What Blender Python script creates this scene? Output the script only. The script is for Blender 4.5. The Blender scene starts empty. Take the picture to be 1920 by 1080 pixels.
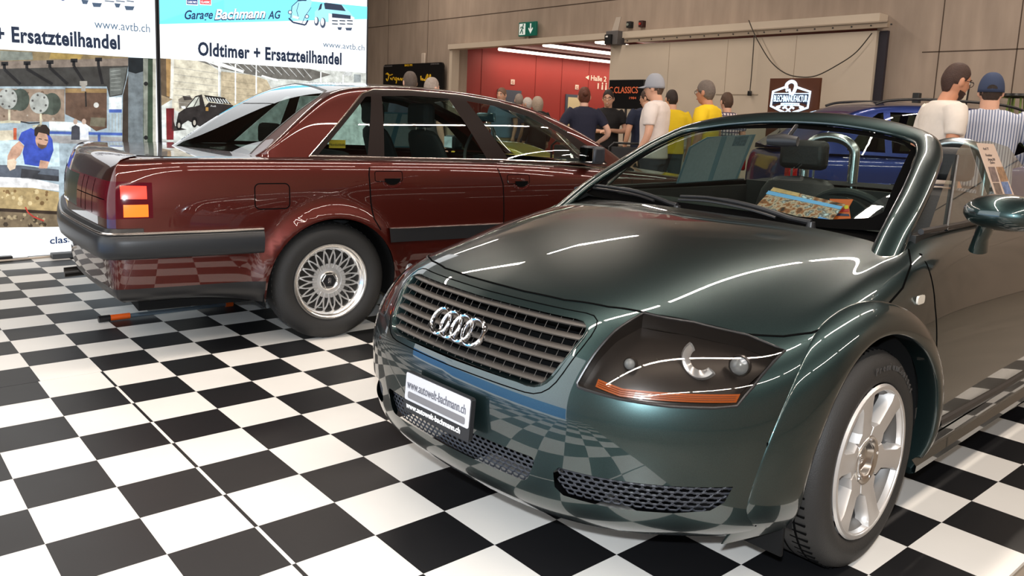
import bpy, bmesh, math, random
import numpy as np
from mathutils import Vector, Matrix
from mathutils.bvhtree import BVHTree
from mathutils.geometry import tessellate_polygon
PI = math.pi
SC = bpy.context.scene
COL = SC.collection
rnd = random.Random(7)

# ------------------------------------------------------------------ camera
F_PX, AZ, PITCH, ROLL = 1496.139, 2.42884, .143724, .0415114
CAM = np.array([4.402375, -0.910992, 1.229664])
PY = 440.0
FW = np.array([math.cos(AZ)*math.cos(PITCH), math.sin(AZ)*math.cos(PITCH), -math.sin(PITCH)])
_r = np.array([math.sin(AZ), -math.cos(AZ), 0.0]); _u = np.cross(_r, FW)
RT = math.cos(ROLL)*_r + math.sin(ROLL)*_u
UP = -math.sin(ROLL)*_r + math.cos(ROLL)*_u
cd = bpy.data.cameras.new('camera'); cam = bpy.data.objects.new('camera', cd); COL.objects.link(cam)
cd.sensor_fit = 'HORIZONTAL'; cd.sensor_width = 36.0; cd.lens = F_PX/1920*36
cd.shift_y = (PY-540)/1920; cd.clip_start = .05; cd.clip_end = 200
cam.matrix_world = Matrix(((RT[0], UP[0], -FW[0], CAM[0]), (RT[1], UP[1], -FW[1], CAM[1]),
                           (RT[2], UP[2], -FW[2], CAM[2]), (0, 0, 0, 1)))
SC.camera = cam
def ray(u, v): return FW + (u-960)/F_PX*RT - (v-PY)/F_PX*UP
def hit(u, v, p0, n):
    d = ray(u, v); n = np.asarray(n, float)
    return CAM + d*(((np.asarray(p0, float)-CAM)@n)/(d@n))
def floor_pt(u, v, z=0.0): return hit(u, v, (0, 0, z), (0, 0, 1))

# ------------------------------------------------------------------ view, world, lamps
vs = SC.view_settings
SC.display_settings.display_device = 'sRGB'
vs.view_transform = 'Standard'; vs.look = 'None'; vs.exposure = 2.0; vs.gamma = 1.0
vs.use_curve_mapping = False
wd = bpy.data.worlds.new('world'); SC.world = wd; wd.use_nodes = True
wd.node_tree.nodes['Background'].inputs[0].default_value = (1.0, .86, .74, 1)
wd.node_tree.nodes['Background'].inputs[1].default_value = .06
def area(name, loc, sx, sy, power, col, rot=(0, 0, 0), spread=None):
    l = bpy.data.lights.new(name, 'AREA'); l.shape = 'RECTANGLE'; l.size = sx; l.size_y = sy
    l.energy = power; l.color = col
    if spread: l.spread = spread
    o = bpy.data.objects.new(name, l); COL.objects.link(o); o.location = loc; o.rotation_euler = rot
    return o
WARM = (1.0, .87, .75)
HALL_H = 6.6
TUBES = [(6.1, -9.0, 10.4, 6.0), (1.6, -6.0, 10.4, 6.0), (-5.2, -5.0, 10.4, 6.0), (-11.5, -3.0, 10.4, 6.0), (11.0, -9.0, 10.4, 6.0)]
for x, y0, y1, z in TUBES:          # the hall's own strip lights, in runs along the hall
    n = int((y1-y0)/3.1)
    for k in range(n):
        a = y0+(y1-y0)*k/n
        area('strip_lamp', (x, a+1.5, z-.02), .10, 2.95, 26.0, WARM)
# the photographer's flash, above the lens
fl = bpy.data.lights.new('flash', 'AREA'); fl.shape = 'RECTANGLE'; fl.size = .06; fl.size_y = .04
fl.energy = 20.0; fl.color = (.86, .93, 1.0)
fo = bpy.data.objects.new('flash', fl); COL.objects.link(fo)
fo.matrix_world = cam.matrix_world @ Matrix.Translation((0, .13, .02))

# ------------------------------------------------------------------ materials
def lin(c):
    return tuple(((x/255)/12.92 if x/255 <= .04045 else ((x/255+.055)/1.055)**2.4) for x in c)
_M = {}
def mat(name, col, rough=.5, metal=0.0, coat=0.0, emit=None, es=1.0, alpha=None, trans=0.0, ior=1.45, bump=0.0,
        bscale=40.0, var=0.0, vscale=3.0, spec=None, coat_rough=.02):
    """principled material; var/bump add procedural noise to colour and relief"""
    if name in _M: return _M[name]
    m = bpy.data.materials.new(name); m.use_nodes = True
    nt = m.node_tree; b = nt.nodes['Principled BSDF']; I = b.inputs
    c = tuple(col)+(1,)
    I['Base Color'].default_value = c; I['Roughness'].default_value = rough; I['Metallic'].default_value = metal
    I['Coat Weight'].default_value = coat; I['Coat Roughness'].default_value = coat_rough
    I['IOR'].default_value = ior
    if spec is not None: I['Specular IOR Level'].default_value = spec
    if trans: I['Transmission Weight'].default_value = trans
    if alpha is not None: I['Alpha'].default_value = alpha
    if emit: I['Emission Color'].default_value = tuple(emit)+(1,); I['Emission Strength'].default_value = es
    if var or bump:
        tc = nt.nodes.new('ShaderNodeTexCoord')
        no = nt.nodes.new('ShaderNodeTexNoise'); no.inputs['Detail'].default_value = 5
        no.inputs['Scale'].default_value = vscale
        nt.links.new(tc.outputs['Object'], no.inputs['Vector'])
        if var:
            mr = nt.nodes.new('ShaderNodeMapRange')
            mr.inputs['From Min'].default_value = .3; mr.inputs['From Max'].default_value = .7
            mr.inputs['To Min'].default_value = 1-var; mr.inputs['To Max'].default_value = 1+var
            nt.links.new(no.outputs['Fac'], mr.inputs['Value'])
            mx = nt.nodes.new('ShaderNodeVectorMath'); mx.operation = 'SCALE'
            mx.inputs[0].default_value = tuple(col)
            nt.links.new(mr.outputs['Result'], mx.inputs['Scale']); nt.links.new(mx.outputs[0], I['Base Color'])
        if bump:
            n2 = nt.nodes.new('ShaderNodeTexNoise'); n2.inputs['Scale'].default_value = bscale
            nt.links.new(tc.outputs['Object'], n2.inputs['Vector'])
            bp = nt.nodes.new('ShaderNodeBump'); bp.inputs['Strength'].default_value = bump
            bp.inputs['Distance'].default_value = .01
            nt.links.new(n2.outputs['Fac'], bp.inputs['Height']); nt.links.new(bp.outputs[0], I['Normal'])
    _M[name] = m
    return m
def glass(name, tint=(.8, .9, .86), refl=.0, rough=0.0, dens=.85):
    """thin sheet of glass: mostly clear, with a fresnel reflection"""
    if name in _M: return _M[name]
    m = bpy.data.materials.new(name); m.use_nodes = True; nt = m.node_tree; nt.nodes.clear()
    out = nt.nodes.new('ShaderNodeOutputMaterial'); mix = nt.nodes.new('ShaderNodeMixShader')
    tr = nt.nodes.new('ShaderNodeBsdfTransparent'); gl = nt.nodes.new('ShaderNodeBsdfGlossy')
    fr = nt.nodes.new('ShaderNodeFresnel'); ge = nt.nodes.new('ShaderNodeNewGeometry'); io = nt.nodes.new('ShaderNodeMapRange')
    io.inputs['To Min'].default_value = 1.5; io.inputs['To Max'].default_value = 1/1.5      # same reflectance from both faces of the sheet
    nt.links.new(ge.outputs['Backfacing'], io.inputs['Value']); nt.links.new(io.outputs[0], fr.inputs[0])
    ad = nt.nodes.new('ShaderNodeMath'); ad.operation = 'MULTIPLY_ADD'; ad.use_clamp = True
    ad.inputs[1].default_value = 1.6; ad.inputs[2].default_value = refl
    tr.inputs[0].default_value = tuple(tint)+(1,); gl.inputs['Roughness'].default_value = rough
    gl.inputs[0].default_value = (1, 1, 1, 1)
    nt.links.new(fr.outputs[0], ad.inputs[0]); nt.links.new(ad.outputs[0], mix.inputs[0])
    nt.links.new(tr.outputs[0], mix.inputs[1]); nt.links.new(gl.outputs[0], mix.inputs[2])
    nt.links.new(mix.outputs[0], out.inputs[0])
    _M[name] = m
    return m
def paint(name, base, flake, rough=.32, metal=.75, coat=1.0):
    """metallic car paint under clear coat: base colour shifts to the flake colour face-on"""
    m = bpy.data.materials.new(name); m.use_nodes = True; nt = m.node_tree
    b = nt.nodes['Principled BSDF']; I = b.inputs
    lw = nt.nodes.new('ShaderNodeLayerWeight'); lw.inputs[0].default_value = .35
    mx = nt.nodes.new('ShaderNodeMix'); mx.data_type = 'RGBA'
    mx.inputs[6].default_value = tuple(flake)+(1,); mx.inputs[7].default_value = tuple(base)+(1,)
    nt.links.new(lw.outputs['Facing'], mx.inputs[0])
    tc = nt.nodes.new('ShaderNodeTexCoord'); no = nt.nodes.new('ShaderNodeTexNoise')
    no.inputs['Scale'].default_value = 900; no.inputs['Detail'].default_value = 1
    nt.links.new(tc.outputs['Object'], no.inputs['Vector'])
    mr = nt.nodes.new('ShaderNodeMapRange'); mr.inputs['From Min'].default_value = .3; mr.inputs['From Max'].default_value = .7
    mr.inputs['To Min'].default_value = .8; mr.inputs['To Max'].default_value = 1.2
    nt.links.new(no.outputs['Fac'], mr.inputs['Value'])
    vm = nt.nodes.new('ShaderNodeVectorMath'); vm.operation = 'SCALE'
    nt.links.new(mx.outputs[2], vm.inputs[0]); nt.links.new(mr.outputs['Result'], vm.inputs['Scale'])
    nt.links.new(vm.outputs[0], I['Base Color'])
    I['Metallic'].default_value = metal; I['Roughness'].default_value = rough
    I['Coat Weight'].default_value = coat; I['Coat Roughness'].default_value = .012; I['Coat IOR'].default_value = 1.6
    _M[name] = m
    return m

# ------------------------------------------------------------------ mesh building
class MB:
    def __init__(s): s.v = []; s.f = []; s.m = []; s.cur = 0
    def add(s, vs_, fs):
        k = len(s.v); s.v += [tuple(map(float, p)) for p in vs_]
        s.f += [tuple(i+k for i in f) for f in fs]; s.m += [s.cur]*len(fs); return s
    def box(s, c, size, R=None, taper=1.0):
        c = np.asarray(c, float); h = np.asarray(size, float)/2
        vs_ = []
        for dz in (-1, 1):
            for dx, dy in ((-1, -1), (1, -1), (1, 1), (-1, 1)):
                t = taper if dz > 0 else 1
                p = np.array([dx*h[0]*t, dy*h[1]*t, dz*h[2]])
                vs_.append(c + (R@p if R is not None else p))
        return s.add(vs_, [(3, 2, 1, 0), (4, 5, 6, 7), (0, 1, 5, 4), (1, 2, 6, 5), (2, 3, 7, 6), (3, 0, 4, 7)])
    def tube(s, pts, r, n=10, closed=False, caps=True, flat=None):
        P = [np.asarray(p, float) for p in pts]; m = len(P)
        rs = r if hasattr(r, '__len__') else [r]*m
        rings = []; ref = None
        for i in range(m):
            a = P[(i-1) % m] if (closed or i > 0) else P[i]; b = P[(i+1) % m] if (closed or i < m-1) else P[i]
            t = b-a; t = t/(np.linalg.norm(t)+1e-12)
            if ref is None:
                ref = np.array([0, 0, 1.0]) if abs(t[2]) < .9 else np.array([1.0, 0, 0])
            x = ref - t*(ref@t); x /= (np.linalg.norm(x)+1e-12); y = np.cross(t, x); ref = x
            fx, fy = flat if flat else (1, 1)
            rings.append([P[i]+rs[i]*(math.cos(2*PI*k/n)*x*fx+math.sin(2*PI*k/n)*y*fy) for k in range(n)])
        vs_ = [p for q in rings for p in q]; fs = []
        for i in range(m if closed else m-1):
            j = (i+1) % m
            for k in range(n):
                l = (k+1) % n; fs.append((i*n+k, i*n+l, j*n+l, j*n+k))
        if caps and not closed:
            fs.append(tuple(range(n-1, -1, -1))); fs.append(tuple((m-1)*n+k for k in range(n)))
        return s.add(vs_, fs)
    def cyl(s, a, b, r, r2=None, n=24, caps=True): return s.tube([a, b], [r, r if r2 is None else r2], n, caps=caps)
    def lathe(s, prof, c=(0, 0, 0), axis=(0, 0, 1), n=48, a0=0, a1=2*PI, close=False):
        """prof: (radius, height along axis)"""
        ax = np.asarray(axis, float); ax /= np.linalg.norm(ax)
        x = np.cross(ax, [0, 0, 1.0]) if abs(ax[2]) < .9 else np.array([1.0, 0, 0]); x /= np.linalg.norm(x)
        y = np.cross(ax, x); full = abs(a1-a0-2*PI) < 1e-6; c = np.asarray(c, float)
        nn = n if full else n+1; vs_ = []
        for k in range(nn):
            a = a0+(a1-a0)*k/n
            for r, h in prof: vs_.append(c+ax*h+r*(math.cos(a)*x+math.sin(a)*y))
        m = len(prof); fs = []
        for k in range(n):
            l = (k+1) % nn
            for i in range(m if close else m-1):
                j = (i+1) % m; fs.append((k*m+i, l*m+i, l*m+j, k*m+j))
        return s.add(vs_, fs)
    def grid(s, G, flip=False, closeu=False):
        G = np.asarray(G); a, b = G.shape[:2]; fs = []
        for i in range(a if closeu else a-1):
            for j in range(b-1):
                i2 = (i+1) % a
                q = (i*b+j, i2*b+j, i2*b+j+1, i*b+j+1); fs.append(q[::-1] if flip else q)
        return s.add(G.reshape(-1, 3), fs)
    def prism(s, poly, o=(0, 0, 0), x=(1, 0, 0), y=(0, 1, 0), h=.01, h0=0.0):
        """2-D outline in plane (o,x,y) extruded by h along x cross y"""
        o, x, y = (np.asarray(q, float) for q in (o, x, y)); z = np.cross(x, y); z /= np.linalg.norm(z)
        n = len(poly); A = sum(poly[i][0]*poly[(i+1) % n][1]-poly[(i+1) % n][0]*poly[i][1] for i in range(n))
        if A < 0: poly = poly[::-1]
        lo = [o+p[0]*x+p[1]*y+z*h0 for p in poly]; hi = [q+z*h for q in lo]
        tri = tessellate_polygon([[Vector((p[0], p[1], 0)) for p in poly]])
        fs = []
        for t in tri:
            a, b, c = t
            cr = (poly[b][0]-poly[a][0])*(poly[c][1]-poly[a][1])-(poly[c][0]-poly[a][0])*(poly[b][1]-poly[a][1])
            if cr < 0: a, b, c = a, c, b
            fs.append((a+n, b+n, c+n)); fs.append((c, b, a))
        for i in range(n):
            j = (i+1) % n; fs.append((i, j, j+n, i+n))
        return s.add(lo+hi, fs)
    def ball(s, c, r, n=16, m=10, R=None):
        c = np.asarray(c, float); r = np.asarray([r]*3 if not hasattr(r, '__len__') else r, float); vs_ = []
        for i in range(m+1):
            th = PI*i/m
            for k in range(n):
                p = r*np.array([math.sin(th)*math.cos(2*PI*k/n), math.sin(th)*math.sin(2*PI*k/n), math.cos(th)])
                vs_.append(c+(R@p if R is not None else p))
        fs = [(i*n+k, (i+1)*n+k, (i+1)*n+(k+1) % n, i*n+(k+1) % n) for i in range(m) for k in range(n)]
        return s.add(vs_, fs)
    def text(s, txt, o, x, y, size, sx=1.0, bold=0.0, depth=.001, align='LEFT', shear=0.0, width=None, track=1.0):
        """lettering standing on plane (o,x,y); width fixes the total width"""
        V, Fc, w = text_mesh(txt, bold, shear, track)
        k = size; kx = size*sx
        if width: kx = width/w
        off = {'LEFT': 0, 'CENTER': -w*kx/2, 'RIGHT': -w*kx}[align]
        o, x, y = (np.asarray(q, float) for q in (o, x, y)); z = np.cross(x, y)
        return s.add([o+x*(p[0]*kx+off)+y*p[1]*k+z*depth*(1 if p[2] > 0 else .0) for p in V], Fc)
    def build(s, name, m, parent=None, smooth=True, label=None, sharp=35, bevel=0, sub=0, solid=0):
        me = bpy.data.meshes.new(name); me.from_pydata(s.v, [], s.f)
        ms = m if isinstance(m, (list, tuple)) else [m]
        for q in ms: me.materials.append(q)
        if len(ms) > 1:
            for i, p in enumerate(me.polygons): p.material_index = s.m[i]
        bm = bmesh.new(); bm.from_mesh(me); bmesh.ops.remove_doubles(bm, verts=bm.verts, dist=1e-6)
        bmesh.ops.recalc_face_normals(bm, faces=bm.faces) if s.recalc else None
        bm.to_mesh(me); bm.free()
        if smooth:
            for p in me.polygons: p.use_smooth = True
            if sharp: me.set_sharp_from_angle(angle=math.radians(sharp))
        o = bpy.data.objects.new(name, me); COL.objects.link(o)
        if parent: o.parent = parent
        if label: o['label'] = label
        if bevel:
            b = o.modifiers.new('b', 'BEVEL'); b.width = bevel; b.segments = 2; b.limit_method = 'ANGLE'
        if sub:
            q = o.modifiers.new('s', 'SUBSURF'); q.levels = q.render_levels = sub
        if solid:
            q = o.modifiers.new('t', 'SOLIDIFY'); q.thickness = solid
        return o
    recalc = True
_T = {}
def text_mesh(txt, bold=0.0, shear=0.0, track=1.0):
    key = (txt, bold, shear, track)
    if key in _T: return _T[key]
    cu = bpy.data.curves.new('txt', 'FONT'); cu.body = txt; cu.size = 1.0; cu.offset = bold; cu.shear = shear
    cu.extrude = .5; cu.resolution_u = 3; cu.space_character = track
    ob = bpy.data.objects.new('txt', cu); COL.objects.link(ob)
    dg = bpy.context.evaluated_depsgraph_get(); me = ob.evaluated_get(dg).to_mesh()
    V = [tuple(v.co) for v in me.vertices]; Fc = [tuple(p.vertices) for p in me.polygons]
    ob.evaluated_get(dg).to_mesh_clear(); bpy.data.objects.remove(ob); bpy.data.curves.remove(cu)
    x0 = min(p[0] for p in V); w = max(p[0] for p in V)-x0
    V = [(p[0]-x0, p[1], p[2]) for p in V]
    _T[key] = (V, Fc, w); return _T[key]
def thing(name, label, cat, loc=(0, 0, 0), rz=0.0, group=None):
    o = bpy.data.objects.new(name, None); COL.objects.link(o); o.location = loc; o.rotation_euler = (0, 0, rz)
    o.empty_display_size = .1
    return tag(o, label, cat, group)
def tag(o, label, cat, group=None):
    o['label'] = label; o['category'] = cat
    if group: o['group'] = group
    return o
def struct(o): o['kind'] = 'structure'; return o
def bspline(P, n, closed=False):
    """uniform cubic B-spline through end points (clamped by repetition), n samples per span"""
    P = np.asarray(P, float)
    if closed: Q = np.concatenate([P[-1:], P, P[:2]])
    else: Q = np.concatenate([2*P[:1]-P[1:2], P, 2*P[-1:]-P[-2:-1]])
    out = []; L = len(Q)-3
    for i in range(L):
        for t in np.linspace(0, 1, n, endpoint=False):
            b = np.array([(1-t)**3, 3*t**3-6*t**2+4, -3*t**3+3*t**2+3*t+1, t**3])/6
            out.append(np.tensordot(b, Q[i:i+4], 1))
    if not closed: out.append(P[-1])
    return np.array(out)
def surf(G, nu, nv, cu=False, cv=False):
    A = bspline(G, nu, cu); B = bspline(np.swapaxes(A, 0, 1), nv, cv)
    return np.swapaxes(B, 0, 1)
def catmull(P, n, closed=False):
    P = np.asarray(P, float); m = len(P); out = []
    rng = range(m if closed else m-1)
    for i in rng:
        if closed: p = [P[(i+k-1) % m] for k in range(4)]
        else: p = [P[max(0, i-1)], P[i], P[i+1], P[min(m-1, i+2)]]
        for t in np.linspace(0, 1, n, endpoint=False):
            out.append(.5*((2*p[1])+(p[2]-p[0])*t+(2*p[0]-5*p[1]+4*p[2]-p[3])*t*t+(3*p[1]-p[0]-3*p[2]+p[3])*t**3))
    if not closed: out.append(P[-1])
    return np.array(out)
def rrect(w, h, r, n=5, cx=0, cy=0):
    o = []
    for qx, qy, a in ((1, 1, 0), (-1, 1, 90), (-1, -1, 180), (1, -1, 270)):
        for k in range(n+1):
            t = math.radians(a+90*k/n); o.append((cx+qx*(w/2-r)+r*math.cos(t), cy+qy*(h/2-r)+r*math.sin(t)))
    return o
# ================================================================== the hall
WALL_Y, RED_X, PX = 11.0, -12.25, -2.81
concrete = mat('concrete', lin((168, 151, 136)), .85)
def concrete_nodes(m, col):
    nt = m.node_tree; b = nt.nodes['Principled BSDF']; tc = nt.nodes.new('ShaderNodeTexCoord')
    mp = nt.nodes.new('ShaderNodeMapping'); mp.inputs['Scale'].default_value = (2.4, 2.4, .40)
    nt.links.new(tc.outputs['Object'], mp.inputs[0])
    n1 = nt.nodes.new('ShaderNodeTexNoise'); n1.inputs['Scale'].default_value = 2.2; n1.inputs['Detail'].default_value = 8
    n2 = nt.nodes.new('ShaderNodeTexNoise'); n2.inputs['Scale'].default_value = .55; n2.inputs['Detail'].default_value = 4
    nt.links.new(mp.outputs[0], n1.inputs['Vector']); nt.links.new(tc.outputs['Object'], n2.inputs['Vector'])
    ad = nt.nodes.new('ShaderNodeMath'); ad.operation = 'ADD'
    nt.links.new(n1.outputs['Fac'], ad.inputs[0]); nt.links.new(n2.outputs['Fac'], ad.inputs[1])
    mr = nt.nodes.new('ShaderNodeMapRange'); mr.inputs['From Min'].default_value = .75; mr.inputs['From Max'].default_value = 1.25
    mr.inputs['To Min'].default_value = .84; mr.inputs['To Max'].default_value = 1.12
    nt.links.new(ad.outputs[0], mr.inputs['Value'])
    vm = nt.nodes.new('ShaderNodeVectorMath'); vm.operation = 'SCALE'; vm.inputs[0].default_value = col
    nt.links.new(mr.outputs[0], vm.inputs['Scale']); nt.links.new(vm.outputs[0], b.inputs['Base Color'])
concrete_nodes(concrete, lin((168, 151, 136)))
grey_floor = mat('grey_floor', lin((120, 110, 98)), .6, var=.15, vscale=2)
ceil_m = mat('ceiling_paint', lin((70, 62, 56)), .8)
def checker(name, odd):
    m = bpy.data.materials.new(name); m.use_nodes = True; nt = m.node_tree; b = nt.nodes['Principled BSDF']
    tc = nt.nodes.new('ShaderNodeTexCoord'); ck = nt.nodes.new('ShaderNodeTexChecker')
    sh = nt.nodes.new('ShaderNodeMapping'); sh.inputs['Location'].default_value = (0, 0, .5)
    ck.inputs['Scale'].default_value = 1.0
    sh.inputs['Scale'].default_value = (4, 4, 0)
    nt.links.new(tc.outputs['Object'], sh.inputs[0]); nt.links.new(sh.outputs[0], ck.inputs['Vector'])
    A, B = (.72, .70, .66, 1), (.008, .008, .009, 1)
    ck.inputs['Color1'].default_value = A if odd else B; ck.inputs['Color2'].default_value = B if odd else A
    no = nt.nodes.new('ShaderNodeTexNoise'); no.inputs['Scale'].default_value = 3; no.inputs['Detail'].default_value = 6
    nt.links.new(tc.outputs['Object'], no.inputs['Vector'])
    mr = nt.nodes.new('ShaderNodeMapRange'); mr.inputs['To Min'].default_value = .93; mr.inputs['To Max'].default_value = 1.06
    nt.links.new(no.outputs['Fac'], mr.inputs['Value'])
    vm = nt.nodes.new('ShaderNodeVectorMath'); vm.operation = 'SCALE'
    nt.links.new(ck.outputs['Color'], vm.inputs[0]); nt.links.new(mr.outputs[0], vm.inputs['Scale'])
    nt.links.new(vm.outputs[0], b.inputs['Base Color'])
    m2 = nt.nodes.new('ShaderNodeMapRange'); m2.inputs['To Min'].default_value = .38; m2.inputs['To Max'].default_value = .52
    nt.links.new(no.outputs['Fac'], m2.inputs['Value']); nt.links.new(m2.outputs[0], b.inputs['Roughness'])
    b.inputs['Specular IOR Level'].default_value = .42
    return m
ck_a, ck_b = checker('checker_tiles', False), checker('checker_tiles_offset', True)
def slab(x0, x1, y0, y1, org, m, z=0.0, t=.012):
    mb = MB(); mb.box(((x0+x1)/2-org[0], (y0+y1)/2-org[1], z-t/2), (x1-x0, y1-y0, t))
    o = mb.build('floor', m, smooth=False); o.location = (org[0], org[1], 0); return struct(o)
slab(PX+.02, 3.75, 0, 6.0, (0, 0), ck_a)                    # main field
slab(PX+.02, .5, -3.0, -.0012, (0, -.003), ck_a)            # far left field
slab(.503, 3.75, -3.0, -.0012, (0, -.0125), ck_b)           # near left field, laid one tile out of step
slab(-24, 16, -12, 26, (0, 0), grey_floor, z=-.0125, t=.1)
DX0, DX1 = -11.75, -1.33         # door opening in the end wall (door leaf covers the right part)
def wall(name, x0, x1, y0, y1, z0, z1, m):
    mb = MB(); mb.box(((x0+x1)/2, (y0+y1)/2, (z0+z1)/2), (x1-x0, y1-y0, z1-z0)); return struct(mb.build(name, m, smooth=False))
dz = 2.90
wall('wall_back', -24, DX0, WALL_Y, WALL_Y+.35, 0, HALL_H, concrete)
wall('wall_back', DX0, DX1, WALL_Y, WALL_Y+.35, dz, HALL_H, concrete)
wall('wall_back', DX1, 16, WALL_Y, WALL_Y+.35, 0, HALL_H, concrete)
wall('wall_right', 16, 16.3, -12, 26, 0, HALL_H, concrete)
wall('wall_left', -24.3, -24, -12, 26, 0, HALL_H, concrete)
wall('wall_front', -24, 16, -12.3, -12, 0, HALL_H, concrete)
wall('ceiling', -24, 16, -12, WALL_Y+.3, HALL_H, HALL_H+.2, ceil_m)
# ================================================================== sheet-metal tools
AX = {'side': (0, 2, 1), 'front': (1, 2, 0), 'top': (0, 1, 2)}
def grid_bm(G, flip=False):
    G = np.asarray(G); a, b = G.shape[:2]; bm = bmesh.new()
    vs_ = [[bm.verts.new(G[i, j]) for j in range(b)] for i in range(a)]
    for i in range(a-1):
        for j in range(b-1):
            q = [vs_[i][j], vs_[i+1][j], vs_[i+1][j+1], vs_[i][j+1]]
            if flip: q.reverse()
            bm.faces.new(q)
    bmesh.ops.remove_doubles(bm, verts=bm.verts, dist=1e-5)
    return bm
def bm_join(*bs):
    me = bpy.data.meshes.new('tmp'); out = bmesh.new()
    for b in bs: b.to_mesh(me); out.from_mesh(me)
    bpy.data.meshes.remove(me); bmesh.ops.remove_doubles(out, verts=out.verts, dist=2e-5)
    return out
def mirror_y(bm):
    b = bm.copy()
    for v in b.verts: v.co.y = -v.co.y
    bmesh.ops.reverse_faces(b, faces=b.faces)
    o = bm_join(bm, b); b.free(); return o
def inside(p, poly):
    x, y = p; c = False; n = len(poly); j = n-1
    for i in range(n):
        xi, yi = poly[i]; xj, yj = poly[j]
        if (yi > y) != (yj > y) and x < (xj-xi)*(y-yi)/(yj-yi)+xi: c = not c
        j = i
    return c
def cut(bm, poly, proj, idx=0, dep=None, closed=True):
    """score the outline 'poly' into the mesh (seen along proj) and give the faces inside it the id idx;
    dep=(lo,hi) limits the depth coordinate"""
    a, b, d = AX[proj]; lay = bm.faces.layers.int.get('part') or bm.faces.layers.int.new('part')
    def ok(f):
        if dep is None: return True
        c = f.calc_center_median()[d]; return dep[0] <= c <= dep[1]
    n = len(poly)
    for i in range(n if closed else n-1):
        p, q = poly[i], poly[(i+1) % n]; L = math.hypot(q[0]-p[0], q[1]-p[1])
        if L < 1e-7: continue
        e = 1e-4
        x0, x1 = min(p[0], q[0])-e, max(p[0], q[0])+e; y0, y1 = min(p[1], q[1])-e, max(p[1], q[1])+e
        no = Vector((0, 0, 0)); no[a] = -(q[1]-p[1])/L; no[b] = (q[0]-p[0])/L
        co = Vector((0, 0, 0)); co[a] = p[0]; co[b] = p[1]
        fs = []
        for f in bm.faces:
            xs = [v.co[a] for v in f.verts]; ys = [v.co[b] for v in f.verts]
            if max(xs) < x0 or min(xs) > x1 or max(ys) < y0 or min(ys) > y1: continue
            if not ok(f): continue
            s = [(v.co-co).dot(no) for v in f.verts]
            if min(s) > 1e-6 or max(s) < -1e-6: continue
            fs.append(f)
        if fs:
            ge = set(fs)
            for f in fs: ge.update(f.edges); ge.update(f.verts)
            bmesh.ops.bisect_plane(bm, geom=list(ge), dist=1e-6, plane_co=co, plane_no=no)
    if idx is not None and closed:
        for f in bm.faces:
            if ok(f):
                c = f.calc_center_median()
                if inside((c[a], c[b]), poly): f[lay] = idx
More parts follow.
